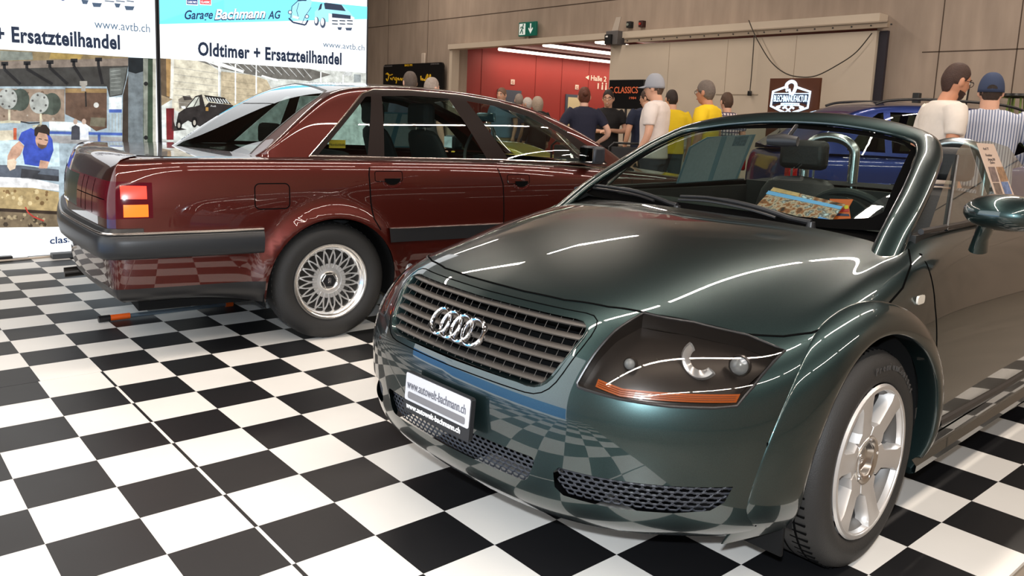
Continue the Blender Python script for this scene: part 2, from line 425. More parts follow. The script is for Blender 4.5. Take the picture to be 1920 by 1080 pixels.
class Skin:
    """a smooth master surface: pieces cut from it keep its true normals"""
    def __init__(s, bm):
        s.bm = bm; b = bm.copy(); bmesh.ops.triangulate(b, faces=b.faces); b.normal_update()
        s.V = [v.co.copy() for v in b.verts]; s.N = [v.normal.copy() for v in b.verts]
        s.T = [tuple(v.index for v in f.verts) for f in b.faces]
        b.verts.index_update(); s.T = [tuple(v.index for v in f.verts) for f in b.faces]
        s.bvh = BVHTree.FromPolygons(s.V, s.T); b.free()
        if not bm.faces.layers.int.get('part'): bm.faces.layers.int.new('part')
    def normal(s, co):
        p, n, i, d = s.bvh.find_nearest(co)
        if i is None: return Vector((0, 0, 1))
        a, b, c = s.T[i]; A, B, C_ = s.V[a], s.V[b], s.V[c]
        v0, v1, v2 = B-A, C_-A, p-A
        d00, d01, d11, d20, d21 = v0.dot(v0), v0.dot(v1), v1.dot(v1), v2.dot(v0), v2.dot(v1)
        q = d00*d11-d01*d01
        if abs(q) < 1e-16: return s.N[a]
        v = (d11*d20-d01*d21)/q; w = (d00*d21-d01*d20)/q; u = 1-v-w
        r = s.N[a]*u+s.N[b]*v+s.N[c]*w
        return r.normalized() if r.length > 1e-6 else n
    def cut(s, poly, proj, idx=0, dep=None, closed=True): cut(s.bm, poly, proj, idx, dep, closed)
    def piece(s, ids, name, m, parent=None, solid=0.0, off=0.0, label=None, drop=None):
        lay = s.bm.faces.layers.int['part']
        ids = (ids,) if isinstance(ids, int) else ids
        b = s.bm.copy(); l2 = b.faces.layers.int['part']
        bmesh.ops.delete(b, geom=[f for f in b.faces if f[l2] not in ids], context='FACES')
        if not len(b.faces): b.free(); return None
        bmesh.ops.triangulate(b, faces=[f for f in b.faces if len(f.verts) > 4])
        nn = [s.normal(v.co) for v in b.verts]
        if off:
            for v, n in zip(list(b.verts), nn): v.co = v.co+n*off
        me = bpy.data.meshes.new(name); b.to_mesh(me); b.free(); me.materials.append(m)
        for p in me.polygons: p.use_smooth = True
        me.normals_split_custom_set_from_vertices([tuple(n) for n in nn])
        o = bpy.data.objects.new(name, me); COL.objects.link(o)
        if parent: o.parent = parent
        if label: o['label'] = label
        if solid:
            q = o.modifiers.new('t', 'SOLIDIFY'); q.thickness = solid; q.offset = -1
        return o
    def at(s, a_, b_, proj, sign=1):
        """point and normal on the surface under 2-D position (a_,b_), looked at from +-depth"""
        a, b, d = AX[proj]; o = Vector((0, 0, 0)); o[a] = a_; o[b] = b_; o[d] = 4.0*sign
        dr = Vector((0, 0, 0)); dr[d] = -sign
        p, n, i, t = s.bvh.ray_cast(o, dr)
        if p is None:
            p, n, i, t = s.bvh.find_nearest(Vector([0.0 if k == d else o[k] for k in range(3)]) + dr*-.8)
        n = s.normal(p)
        return p, n
    def strip(s, mb, path, proj, sign=1, w=.01, h=.003, h0=-.002, closed=False, dense=.03, rnd_=False):
        """raised strip following the surface along a 2-D path"""
        P = [np.array(p, float) for p in path]
        if closed: P.append(P[0])
        Q = []
        for i in range(len(P)-1):
            k = max(1, int(np.linalg.norm(P[i+1]-P[i])/dense))
            for j in range(k): Q.append(P[i]+(P[i+1]-P[i])*j/k)
        if not closed: Q.append(P[-1])
        R = [s.at(q[0], q[1], proj, sign) for q in Q]
        m = len(R); rings = []
        for i in range(m):
            a = R[(i-1) % m][0] if (closed or i) else R[i][0]; b = R[(i+1) % m][0] if (closed or i < m-1) else R[i][0]
            t = (b-a).normalized(); n = R[i][1]; c = t.cross(n).normalized(); p = R[i][0]
            if rnd_:
                ring = [p+c*(w/2*math.cos(k*PI/4))+n*(h0+(h-h0)*math.sin(k*PI/4)) for k in range(5)]
            else:
                ring = [p+c*(w/2)+n*h0, p+c*(w/2)+n*h, p-c*(w/2)+n*h, p-c*(w/2)+n*h0]
            rings.append(ring)
        mb.grid(rings, closeu=closed); return mb
def sweep(mb, prof, path, closed=False, up=(0, 0, 1), caps=True):
    """sweep a profile [(out, up)] along a plan path; 'out' is to the right of travel"""
    P = [np.asarray(p, float) for p in path]; m = len(P); up = np.asarray(up, float); R = []
    for i in range(m):
        a = P[(i-1) % m] if (closed or i) else P[i]; b = P[(i+1) % m] if (closed or i < m-1) else P[i]
        t = b-a; t /= np.linalg.norm(t); o = np.cross(t, up); o /= np.linalg.norm(o)
        R.append([P[i]+o*q[0]+up*q[1] for q in prof])
    k = len(mb.v); mb.grid([r+[r[0]] for r in R], closeu=closed)
    if caps and not closed:
        n = len(prof)
        mb.add(R[0], [tuple(range(n))]); mb.add(R[-1], [tuple(range(n-1, -1, -1))])
    return mb
def circ(cx, cy, r, a0=0, a1=360, n=36):
    return [(cx+r*math.cos(math.radians(a0+(a1-a0)*k/n)), cy+r*math.sin(math.radians(a0+(a1-a0)*k/n))) for k in range(n+1 if a1-a0 < 360 else n)]

# ------------------------------------------------------------------ shared car materials
blk = mat('black_trim', (.012, .012, .013), .35)
blkm = mat('black_matt', (.008, .008, .008), .8, spec=.1)
dark = mat('dark_cavity', (.004, .004, .004), .9, spec=.0)
rubber = mat('tyre_rubber', (.018, .017, .016), .62, bump=.15, bscale=300)
chrome = mat('chrome', (.88, .88, .90), .10, metal=1)
alloy = mat('silver_alloy', (.66, .65, .64), .36, metal=.75)
alloy_p = mat('polished_alloy', (.88, .86, .83), .20, metal=.95)
car_glass = glass('car_glass', (.62, .74, .70), refl=.02)
tint_glass = glass('tinted_glass', (.30, .36, .34), refl=.03)
white_m = mat('white_print', (.85, .85, .85), .5)
# ================================================================== dark red saloon (seen from its right rear)
def car_frame(name, label, cat, o, ang):
    return thing(name, label, cat, (o[0], o[1], 0), ang)
red = paint('dark_red_paint', (.013, .0012, .0010), (.074, .0062, .0026), rough=.38, metal=.65)
V8A = math.radians(84.0)
_hub = floor_pt(619, 533, .320)*.6+.4*np.array([.466, 1.113, .32])
_y = np.array([-math.sin(V8A), math.cos(V8A), 0])
V8O = _hub+.865*_y
v8 = car_frame('saloon_car', 'dark red four-door saloon with silver mesh wheels, parked side-on in front of the lit banners', 'car', V8O, V8A)

def lattice_wheel(parent, x, y, sgn, R=.318):
    w = thing('wheel', 'x', 'x'); w.location = (x, y, R); w.parent = parent
    del w['label']; del w['category']
    if sgn > 0: w.rotation_euler = (0, 0, PI)
    ax = (0, -1, 0)                      # outer face looks to -y
    t = MB(); rr = .203; hw = .1
    t.lathe([(rr, -hw+.012), (rr+.012, -hw), (R-.045, -hw-.006), (R-.018, -hw+.008), (R-.004, -hw+.025), (R, -hw+.05), (R, hw-.05),
             (R-.004, hw-.025), (R-.018, hw-.008), (R-.045, hw+.006), (R-.07, hw+.008), (rr+.014, hw), (rr, hw-.008), (rr-.004, hw-.03), (rr-.004, -hw+.03)], axis=ax, n=72, close=True)
    t.build('tyre', rubber, w, sharp=40)
    g = MB()
    for k in range(60):                  # shallow tread blocks on the shoulder
        a = 2*PI*k/60; d = np.array([math.cos(a), 0, math.sin(a)])
        for s in (-1, 1):
            Rm = np.array([[d[0], -d[2], 0], [0, 0, 1], [d[2], d[0], 0]])
            g.box(d*(R-.0035)+np.array([0, s*(hw-.058), 0]), (.006, .012, .045), Rm)
    g.build('tread_blocks', rubber, w, smooth=False)
    r = MB()
    r.lathe([(rr-.002, -hw+.02), (rr-.008, -.03), (rr-.02, 0), (rr-.03, .03), (rr-.028, .055), (rr-.022, .072), (rr-.008, .085), (rr+.002, .094), (rr+.006, .100), (rr+.004, .104), (rr-.004, .103), (rr-.016, .094), (rr-.030, .080), (rr-.036, .060), (rr-.040, .03), (rr-.03, -.05)], axis=ax, n=72)
    r.build('rim', alloy_p, w, sharp=50)
    b = MB(); b.lathe([(.165, -.02), (.12, -.03), (.04, -.03)], axis=ax, n=40); b.build('brake_disc', mat('cast_iron', (.05, .045, .04), .6, metal=.6), w)
    s = MB(); n = 20; oy = -.062
    def P(r_, a, yy): return np.array([r_*math.cos(a), yy, r_*math.sin(a)])
    for k in range(n):
        a = 2*PI*k/n
        s.tube([P(.072, a, oy-.004), P(.098, a, oy-.006)], [.0075, .005], 6)
        for q in (-1, 1):                # crossing pairs make the lattice
            pts = [P(.092, a, oy-.006), P(.115, a+q*.035, oy-.006), P(.14, a+q*.085, oy-.006), P(.172, a+q*.165, oy+.004)]
            s.tube(pts, [.0052, .0048, .0044, .0048], 6)
        for q in (-1, 1):
            s.tube([P(.072, a+PI/n, oy-.002), P(.095, a+PI/n+q*.05, oy-.004)], [.006, .005], 6)
    s.lathe([(.05, oy*-1-.03), (.078, -oy-.012), (.076, -oy+.002), (.05, -oy+.006)], axis=ax, n=40)
    s.build('spoke_lattice', alloy, w)
    c = MB(); c.lathe([(.043, .058), (.043, .071), (.040, .074), (.037, .074)], axis=ax, n=6)
    c.lathe([(.056, .055), (.056, .066), (.050, .069), (.044, .066)], axis=ax, n=32)
    cc = c.build('centre_nut', alloy_p, w, sharp=25)
    d = MB(); d.lathe([(.0001, .0735), (.036, .0735)], axis=ax, n=32); d.build('black_disc', blk, cc)
    e = MB()
    for k in range(4):
        e.tube([(.0075*math.cos(t_), -.075, -.0105+.007*k+.0052*math.sin(t_)) for t_ in np.linspace(0, 2*PI, 17)[:-1]], .0009, 5, closed=True)
    e.build('ring_badge', chrome, cc)
    return w

# ---- plan of the body (right half), heights and insets
ST = [(3.66, 0), (3.655, -.3), (3.62, -.6), (3.53, -.78), (3.38, -.855), (3.1, -.885), (2.7, -.90), (2.2, -.905), (1.7, -.908), (1.2, -.91),
      (.7, -.91), (.25, -.908), (-.2, -.90), (-.55, -.892), (-.80, -.884), (-.94, -.877), (-1.015, -.868), (-1.048, -.845), (-1.062, -.80), (-1.080, -.64), (-1.110, -.34), (-1.125, -.1), (-1.128, 0)]
def deck_z(x, y):
    e = (abs(y)/.8)**2
    if x < .6: return .998-.016*e
    t = min(1, max(0, (x-1.9)/1.7))
    return .960-.030*e-.15*t**1.3-.02*t*e
def zt_(x): return deck_z(x, .8) if (x < -.1 or x > 2.0) else float(np.interp(x, [-.1, .6, 1.2, 2.0], [.982, .978, .966, deck_z(2.0, .8)]))
def shell_rows():
    S = np.array(ST, float); m = len(S); G = []
    for i, (x, y) in enumerate(ST):
        t = S[min(m-1, i+1)]-S[max(0, i-1)]; t /= np.linalg.norm(t); o = np.array([-t[1], t[0]])   # travel front->rear on the right side
        if i in (0, m-1): o = np.array([1.0 if i == 0 else -1.0, 0])
        if o@np.array([x-1.2, y]) < 0: o = -o
        rear = 1.0 if x < -.98 else (max(0, (-.8-x)/.18) if x < -.8 else 0)
        front = 1.0 if x > 3.5 else 0.0
        zt = zt_(x) if x > -.8 else deck_z(x, y)
        k = 1+.6*rear
        rz = 1.0 if x < -.33 else 0.0
        lv = [(.20+.085*rz, .09), (.27+.03*rz, .045), (.345+.015*rz, .022), (.48, .004), (.60, 0), (.70, 0), (.80, .003), (.87, .010+.012*rear),
              (zt-.050, .020*k+.012*rear), (zt-.020, .034*k+.015*rear), (zt-.002, .062*k+.02*rear), (zt+.003, .105+.06*rear)]
        if front: lv = [(.20, .06), (.27, .0), (.345, -.01), (.45, -.01), (.52, .02), (.58, .03), (.66, .035), (.72, .045), (zt-.05, .06), (zt-.03, .075), (zt-.004, .10), (zt+.003, .16)]
        G.append([(x-o[0]*q[1], y-o[1]*q[1], q[0]) for q in lv])
    return G
G = np.array(shell_rows(), float)
G[:, :, 1] = np.where(np.abs(G[:, :, 1]) < 1e-6, 0, G[:, :, 1]); G[0, :, 1] = 0; G[-1, :, 1] = 0
A = surf(G, 9, 5)
for hx, hr in ((.03, .36), (2.73, .36)):               # swollen wheel-arch lips
    d = np.hypot(A[..., 0]-hx, A[..., 2]-.315); k = np.exp(-((d-hr)/.055)**2)*(A[..., 1] < -.6)
    A[..., 1] -= .030*k
bm = mirror_y(grid_bm(A, flip=False)); bmesh.ops.recalc_face_normals(bm, faces=bm.faces)
sh = Skin(bm)
for hx in (.03, 2.73):
    arch = circ(hx, .315, .357, -35, 215, 44)
    sh.cut(arch, 'side', 9)
sh.cut([(-.86, .700), (-.86, .866), (-1.25, .872), (-1.25, .694)], 'side', 2, dep=None)      # lamp clusters, side part
fr = [(-.80, .694), (.80, .694), (.80, .872), (-.80, .872)]
sh.cut([(p[0], p[1]) for p in fr], 'front', 3) if False else None
lay = sh.bm.faces.layers.int['part']
# full-width lamp band across the tail: cut at y=+-.50 (lamp | panel) and y=+-.23 (plate recess)
def fcut(poly, idx, xlo, xhi):
    def proj(b):
        cut(b, poly, 'front', None)
    a, b_, d = AX['front']
    n = len(poly)
    for i in range(n):
        p, q = poly[i], poly[(i+1) % n]; L = math.hypot(q[0]-p[0], q[1]-p[1])
        no = Vector((0, -(q[1]-p[1])/L, (q[0]-p[0])/L)); co = Vector((0, p[0], p[1])); fs = []
        for f in sh.bm.faces:
            c = f.calc_center_median()
            if not xlo < c.x < xhi: continue
            ys = [v.co.y for v in f.verts]; zs = [v.co.z for v in f.verts]
            if max(ys) < min(p[0], q[0])-1e-4 or min(ys) > max(p[0], q[0])+1e-4 or max(zs) < min(p[1], q[1])-1e-4 or min(zs) > max(p[1], q[1])+1e-4: continue
            s_ = [(v.co-co).dot(no) for v in f.verts]
            if min(s_) > 1e-6 or max(s_) < -1e-6: continue
            fs.append(f)
        if fs:
            ge = set(fs)
            for f in fs: ge.update(f.edges); ge.update(f.verts)
            bmesh.ops.bisect_plane(sh.bm, geom=list(ge), dist=1e-6, plane_co=co, plane_no=no)
    for f in sh.bm.faces:
        c = f.calc_center_median()
        if xlo < c.x < xhi and inside((c.y, c.z), poly): f[lay] = idx
fcut([(-.86, .696), (.86, .696), (.86, .870), (-.86, .870)], 2, -1.3, -.955)
fcut([(-.47, .696), (.47, .696), (.47, .870), (-.47, .870)], 3, -1.3, -.955)
fcut([(-.275, .700), (.275, .700), (.275, .862), (-.275, .862)], 4, -1.3, -.955)
for s in (1, -1):   # bright lens windows on the flanks
    dp = (.5, 1) if s > 0 else (-1, -.5)
    sh.cut([(-.884, .790), (-.884, .850), (-.995, .852), (-.995, .790)], 'side', 5, dep=dp)
    sh.cut([(-.880, .706), (-.880, .764), (-.985, .764), (-.985, .706)], 'side', 6, dep=dp)
    sh.cut([(-.335, .19), (-.335, .358), (-1.3, .362), (-1.3, .19)], 'side', 7, dep=dp)
for f in sh.bm.faces:
    c = f.calc_center_median()
    if c.x < -.9 and c.z < .360: f[lay] = 7
body = sh.piece((0,), 'body_shell', red, v8)
sh.piece((7,), 'rear_skirt', blk, v8)
lens_dk = mat('dark_red_lens', (.075, .004, .009), .10, spec=.45)
lens_red = mat('red_lens', (.75, .02, .015), .2, coat=1.0, emit=(1, .05, .02), es=.35)  # unlit lens: emission stands in for the flash it throws back
lens_or = mat('orange_lens', (.85, .10, .01), .2, coat=1.0, emit=(1, .16, .01), es=.35)  # flash return put into the emission here too
for s, nm in ((1, 'l'), (-1, 'r')):
    tl = None
    b = sh.bm.copy(); l2 = b.faces.layers.int['part']
    keep = sh.bm
    for ids, name_, m_, par in ((2, 'tail_lamp', lens_dk, v8), (5, 'stop_lens', lens_red, 'tl'), (6, 'indicator_lens', lens_or, 'tl')):
        sk = sh.bm; sh.bm = sk.copy(); l3 = sh.bm.faces.layers.int['part']
        bmesh.ops.delete(sh.bm, geom=[f for f in sh.bm.faces if f.calc_center_median().y*s < 0], context='FACES')
        o = sh.piece((ids,), name_, m_, v8 if par is v8 else tl)
        sh.bm.free(); sh.bm = sk
        if par is v8: tl = o
    b.free()
rp = sh.piece((3,), 'reflector_panel', lens_dk, v8)
pr_ = sh.piece((4,), 'plate_recess', mat('plate_recess', (.012, .02, .012), .35), v8)
ln = MB()
for yy in (-.60, -.47, -.38, .38, .47, .60):
    sh.strip(ln, [(yy, .702), (yy, .866)], 'front', -1, w=.004, h=.0012)
for yy in ((-.80, -.285), (.285, .80)): sh.strip(ln, [(yy[0], .783), (yy[1], .783)], 'front', -1, w=.004, h=.0012)
ln.build('panel_joints', dark, v8)
lt = MB(); p, n = sh.at(0, .712, 'front', -1)
lt.text('www.autowelt-bachmann.ch', (p.x-.004, .10, .706), (0, -1, 0), (0, 0, 1), .02, width=.2, depth=.0015); lt.build('plate_lettering', white_m, v8)

# ---- trunk lid and bonnet (crowned decks)
def deck(x0, x1, inset_, nm, pad=.095):
    xs = np.linspace(x0, x1, 40); ys = np.linspace(-.86, .86, 50)
    g = np.array([[(x, y, deck_z(x, y)+.001) for y in ys] for x in xs])
    b = grid_bm(g); bmesh.ops.recalc_face_normals(b, faces=b.faces)
    for f in b.faces:
        if f.normal.z < 0: f.normal_flip()
    sk = Skin(b)
    L = [tuple(q) for q in np.array(A[:, -1, :2])]
    poly = [q for q in L if x0 <= q[0] <= x1]
    poly = poly+[(q[0], -q[1]) for q in poly[::-1]]
    sk.cut(poly, 'top', 1)
    return sk.piece((1,), nm, red, v8)
deck(-1.10, .1, .1, 'trunk_lid'); deck(1.9, 3.62, .1, 'bonnet')

# ---- greenhouse
GH = [  # rail (x,y,z), belt (x,y,z), centre (x,z)
    ((-.345, -.715, .982), (-.345, -.735, .982), (-.60, .996)),
    ((-.28, -.700, 1.03), (-.27, -.792, .985), (-.51, 1.06)),
    ((-.16, -.675, 1.13), (-.15, -.797, .985), (-.33, 1.19)),
    ((-.03, -.655, 1.235), (.0, -.80, .985), (-.13, 1.305)),
    ((.09, -.640, 1.325), (.12, -.80, .985), (.04, 1.375)),
    ((.22, -.630, 1.368), (.25, -.80, .984), (.22, 1.408)),
    ((.45, -.628, 1.388), (.50, -.80, .980), (.50, 1.418)),
    ((.80, -.628, 1.388), (.85, -.80, .975), (.85, 1.418)),
    ((1.10, -.630, 1.370), (1.15, -.80, .968), (1.15, 1.405)),
    ((1.35, -.638, 1.330), (1.42, -.80, .960), (1.42, 1.375)),
    ((1.60, -.655, 1.262), (1.62, -.80, .955), (1.72, 1.285)),
    ((1.84, -.680, 1.160), (1.84, -.80, .948), (2.02, 1.165)),
    ((2.08, -.710, 1.035), (2.08, -.80, .938), (2.26, 1.045)),
    ((2.27, -.740, .935), (2.25, -.79, .930), (2.46, .945))]
rows = []
for Rl, Bl, Ce in GH:
    Rl = np.array(Rl); Bl = np.array(Bl); ys_ = lambda z: -(.80-.405*(z-.982)+.014*math.sin(PI*min(1, max(0, (z-.982)/.4))))
    if Rl[2] > 1.0: Rl[1] = ys_(Rl[2])
    Cc = np.array([Ce[0], 0, Ce[1]]); r = []
    for t, bu in ((0, 0), (.33, .012), (.66, .016), (.93, .006)):
        q = Bl+(Rl-Bl)*t; q[1] = ys_(q[2]) if (Rl[2] > 1.0 and q[2] > .984) else q[1]; r.append(q)
    for t in (.02, .10, .35, .7, 1.0):
        q = Rl+(Cc-Rl)*t; q[2] = Rl[2]+(Cc[2]-Rl[2])*math.sin(t*PI/2)**.9 if Ce[1] > Rl[2] else q[2]
        q[0] = Rl[0]+(Cc[0]-Rl[0])*t**1.6; r.append(q)
    rows.append(r)
GA = surf(np.array(rows), 8, 6)
gh = Skin(mirror_y(grid_bm(GA))); bmesh.ops.recalc_face_normals(gh.bm, faces=gh.bm.faces)
if gh.bvh.ray_cast(Vector((.6, 0, 5)), Vector((0, 0, -1)))[1].z < 0: bmesh.ops.reverse_faces(gh.bm, faces=gh.bm.faces)
gh = Skin(gh.bm)
DLO = [(-.075, .988), (.285, 1.338), (.36, 1.364), (.60, 1.372), (.92, 1.364), (1.20, 1.336), (1.46, 1.272), (1.70, 1.160), (1.93, 1.035), (2.02, .955), (1.1, .974)]
Q1 = [(-.02, 1.002), (.30, 1.318), (.315, 1.322), (.335, 1.322), (.262, 1.0)]
Q2 = [(.402, 1.328), (.60, 1.340), (.842, 1.336), (1.045, .985), (.362, .992)]
Q3 = [(.968, 1.326), (1.16, 1.306), (1.41, 1.250), (1.66, 1.140), (1.82, 1.010), (1.85, .962), (1.205, .980)]
Q4 = []
for s in (1, -1):
    dp = (.5, 1) if s > 0 else (-1, -.5)
    gh.cut(DLO, 'side', 1 if s > 0 else 6, dep=dp)
    for i_, q in enumerate((Q1, Q2, Q3)): gh.cut(q, 'side', 20+i_+(5 if s > 0 else 0), dep=dp)
bl = [(-.355, -.60), (-.33, -.62), (.10, -.575), (.145, -.52), (.145, .52), (.10, .575), (-.33, .62), (-.355, .60), (-.56, .35), (-.60, 0), (-.56, -.35)]
gh.cut([(-.30, -.655), (.045, -.60), (.105, -.55), (.135, 0), (.105, .55), (.045, .60), (-.30, .655), (-.7, .655), (-.7, -.655)], 'top', 3, dep=(.9, 1.4))
for f in gh.bm.faces:
    l = gh.bm.faces.layers.int['part']
    if f[l] == 3 and abs(f.calc_center_median().y) > .66: f[l] = 0
gh.cut([(1.43, 0), (1.40, -.52), (1.52, -.585), (2.24, -.68), (2.5, -.66), (2.5, .66), (2.24, .68), (1.52, .585), (1.40, .52)], 'top', 4, dep=(.9, 1.5))
gh.piece((0,), 'roof_panel', red, v8)
frame_m = mat('window_frame', (.012, .007, .006), .4, spec=.12)
for i_ in (1, 6): gh.piece((i_,), 'window_frame', frame_m, v8, off=.001)
for i_ in (20, 21, 22, 25, 26, 27): gh.piece((i_,), 'side_glass', car_glass, v8, off=-.004)
gh.piece((3,), 'rear_window', tint_glass, v8, off=-.002)
gh.piece((4,), 'windscreen', car_glass, v8, off=-.002)
# chrome around the side windows and along the belt
for s in (1, -1):
    ch = MB(); gh.strip(ch, DLO[:8], 'side', s, w=.010, h=.005, rnd_=True)
    gh.strip(ch, [(-.075, .990), (1.1, .977), (2.0, .955)], 'side', s, w=.016, h=.009, rnd_=True)
    ch.build('window_trim', mat('trim_steel', (.55, .50, .47), .22, metal=1), v8)
bd = MB(); gh.strip(bd, [(-.34, -.66), (.05, -.605), (.115, -.55), (.142, 0), (.115, .55), (.05, .605), (-.34, .66)], 'top', 1, w=.016, h=.003, rnd_=True)
bd.build('rear_window_seal', blk, v8)

# ---- panel gaps, doors, fuel flap
for s in (1, -1):
    gp = MB(); sh.strip(gp, [(.240, .972), (.228, .90), (.235, .75), (.250, .66), (.285, .60)], 'side', s, w=.007, h=.0012)
    sh.strip(gp, [(1.065, .965), (1.07, .93), (1.10, .84), (1.11, .66), (1.11, .24)], 'side', s, w=.007, h=.0012)
    sh.strip(gp, [(2.12, .925), (2.16, .85), (2.17, .24)], 'side', s, w=.006, h=.0012)
    sh.strip(gp, [(.34, .24), (2.17, .235)], 'side', s, w=.006, h=.0012)
    gp.build('panel_gaps', dark, v8)
gp = MB()
sh.strip(gp, [(p_[0]+(-.30), p_[1]+.793) for p_ in rrect(.176, .128, .025)], 'side', -1, w=.0055, h=.0012, closed=True)
gp.build('fuel_flap', dark, v8)
for s in (1, -1):
    for x_, z_ in ((.345, .885), (1.215, .862)):
        h = MB(); sh.strip(h, [(q[0]+x_, q[1]+z_+.005) for q in rrect(.165, .055, .012)], 'side', s, w=.004, h=.001, closed=True)
        hd = h.build('door_handle', dark, v8)
        p_, n_ = sh.at(x_+.02, z_-.022, 'side', s); c = MB()
        c.tube([p_+Vector((.052*math.cos(t_), 0, .030*math.sin(t_)-.004))+n_*.002 for t_ in np.linspace(PI, 2*PI, 12)], .006, 6)
        c.build('grip', mat('grip_red', (.05, .006, .005), .2, coat=1), hd)
        c = MB(); c.prism([(x_-.03+(q[0])*1, q[1]+z_-.018) for q in [(.0, .012)]+[(.05+.048*math.cos(t_), .012+.036*math.sin(t_)) for t_ in np.linspace(PI, 2*PI, 12)]],
                          (0, p_.y+(.004*s), 0), (1, 0, 0), (0, 0, 1), .002)
        c.build('grip_recess', dark, hd)
# ---- bumper, side rails, chrome line
def off_path(x0, x1, z, d):
    """plan path along the right side and round the tail to the left side"""
    pts = []
    L = np.array(A[:, 25 if z > .5 else 12, :])
    lv = int(np.argmin(np.abs(A[30, :, 2]-z))); L = A[:, lv, :]
    for q in L:
        if q[0] <= x1: pts.append((q[0], q[1], z))
    pts = pts+[(q[0], -q[1], z) for q in pts[::-1] if abs(q[1]) > 1e-4]
    return pts
bpth = off_path(0, -.345, .57, 0)
prof = [(-.02, -.062), (.022, -.060), (.036, -.048), (.042, -.02), (.042, .02), (.036, .044), (.024, .056), (-.02, .060)]
b = MB(); sweep(b, [(-q[0], q[1]) for q in prof], bpth); bumper = b.build('rear_bumper', mat('bumper_plastic', (.014, .015, .017), .38), v8, sharp=50)
b = MB(); sweep(b, [(.02, .057), (-.029, .057), (-.031, .062), (-.028, .067), (.02, .068)], bpth); b.build('bumper_chrome_strip', mat('trim_steel', 0), bumper)
b = MB(); rear_only = [q for q in bpth if q[0] < -.9]
sweep(b, [(-.0, .066), (-.022, .066), (-.010, .082), (.03, .088)], rear_only, caps=False); b.build('bumper_ledge', blk, bumper)
for s in (1, -1):
    m_ = MB(); sh.strip(m_, [(.335, .565), (2.24, .56)], 'side', s, w=.078, h=.016, h0=-.004, dense=.1); rl_ = m_.build('side_moulding', blk, v8, sharp=30)
    m_ = MB(); sh.strip(m_, [(.335, .602), (2.24, .597)], 'side', s, w=.010, h=.020, rnd_=True, dense=.1); m_.build('moulding_strip', mat('trim_steel', 0), rl_)
b = MB(); fpth = [(q[0], q[1], .50) for q in A[:, 16, :] if q[0] > 3.12]; fpth = [(q[0], -q[1], .5) for q in fpth[1:]][::-1]+fpth
sweep(b, [(q[0], q[1]) for q in prof], fpth[::-1]); b.build('front_bumper', mat('bumper_plastic', 0), v8, sharp=50)
for s in (1, -1):
    l_ = MB(); l_.grid([[sh.at(s*(.42+.36*i/8), z_, 'front', 1)[0]+Vector((.004, 0, 0)) for z_ in np.linspace(.60, .72, 4)] for i in range(9)]); l_.build('headlamp', mat('headlamp_clear', (.5, .52, .55), .1, coat=1), v8)
l_ = MB(); l_.grid([[sh.at(-.38+.76*i/8, z_, 'front', 1)[0]+Vector((.004, 0, 0)) for z_ in np.linspace(.60, .72, 4)] for i in range(9)]); l_.build('grille', blk, v8)
# wheel housings, floor pan, cabin
for hx in (.03, 2.73):
    for s in (1, -1):
        hs = MB(); hs.lathe([(.372, .46), (.372, .875)], (hx, 0, .315), (0, s, 0), 40, PI-.3, 2*PI+.3); hs.lathe([(.372, .46), (.01, .46)], (hx, 0, .315), (0, s, 0), 40, PI-.3, 2*PI+.3)
        hs.build('wheel_housing', blkm, v8)
fp = MB(); fp.box((1.3, 0, .24), (4.4, 1.35, .06)); fp.build('floor_pan', blkm, v8)
cloth = mat('saloon_seat_cloth', (.018, .019, .020), .85, bump=.2, bscale=200)
it = MB(); it.box((1.1, 0, .70), (2.6, 1.50, .02)); it.box((2.10, 0, .86), (.42, 1.45, .13)); it.box((-.17, 0, .955), (.42, 1.32, .02)); it.build('dashboard_and_shelf', mat('cabin_plastic', (.02, .021, .022), .6), v8)
def seat(parent, x, y, w=.50, top=1.20, head=True, m=None, z0=.5, lean=.22, hz=.12):
    b = MB(); hh = top-z0; pts = []
    G_ = []
    for i, t in enumerate(np.linspace(0, 1, 6)):
        z = z0+hh*t; ww = w*(1-.18*t**2)*.5; th = .11*(1-.35*t); xx = x-lean*(t)
        G_.append([(xx+th*math.cos(a)*.6, y+ww*math.copysign(abs(math.sin(a))**.6, math.sin(a)), z) for a in np.linspace(0, 2*PI, 17)[:-1]])
    g = np.array(G_); b.grid([[q for q in row]+[row[0]] for row in G_]); n = 16
    b.add([tuple(g[-1].mean(0)+[0, 0, .02])]+[tuple(q) for q in g[-1]], [(0, 1+k, 1+(k+1) % n) for k in range(n)])
    b.box((x+.22, y, z0+.02), (.50, w*.95, .13)); o = b.build('seat', m or cloth, parent, sub=1)
    if head:
        h = MB(); xx = x-lean-.01; h.box((xx, y, top+hz), (.085, .25, .15)); h.build('headrest', m or cloth, o, bevel=.03, sharp=60)
        h = MB()
        for k in (-.06, .06): h.cyl((xx, y+k, top-.04), (xx, y+k, top+hz), .006, n=8)
        h.build('headrest_post', chrome, o)
    return o
for s in (1, -1): seat(v8, 1.05, .36*s, top=1.13, hz=.10)
b_ = MB(); b_.box((.17, 0, .80), (.14, 1.3, .42)); b_.build('rear_bench', cloth, v8, bevel=.04)
for s in (1, -1):
    h = MB(); h.box((.08, .33*s, 1.07), (.09, .27, .14)); h.build('rear_headrest', cloth, v8, bevel=.03)
t_ = MB(); t_.tube([(1.73+.06*math.sin(a), .38+.19*math.cos(a), 1.0+.18*math.sin(a)) for a in np.linspace(0, 2*PI, 33)[:-1]], .013, 8, closed=True)
t_.build('steering_wheel', blk, v8)
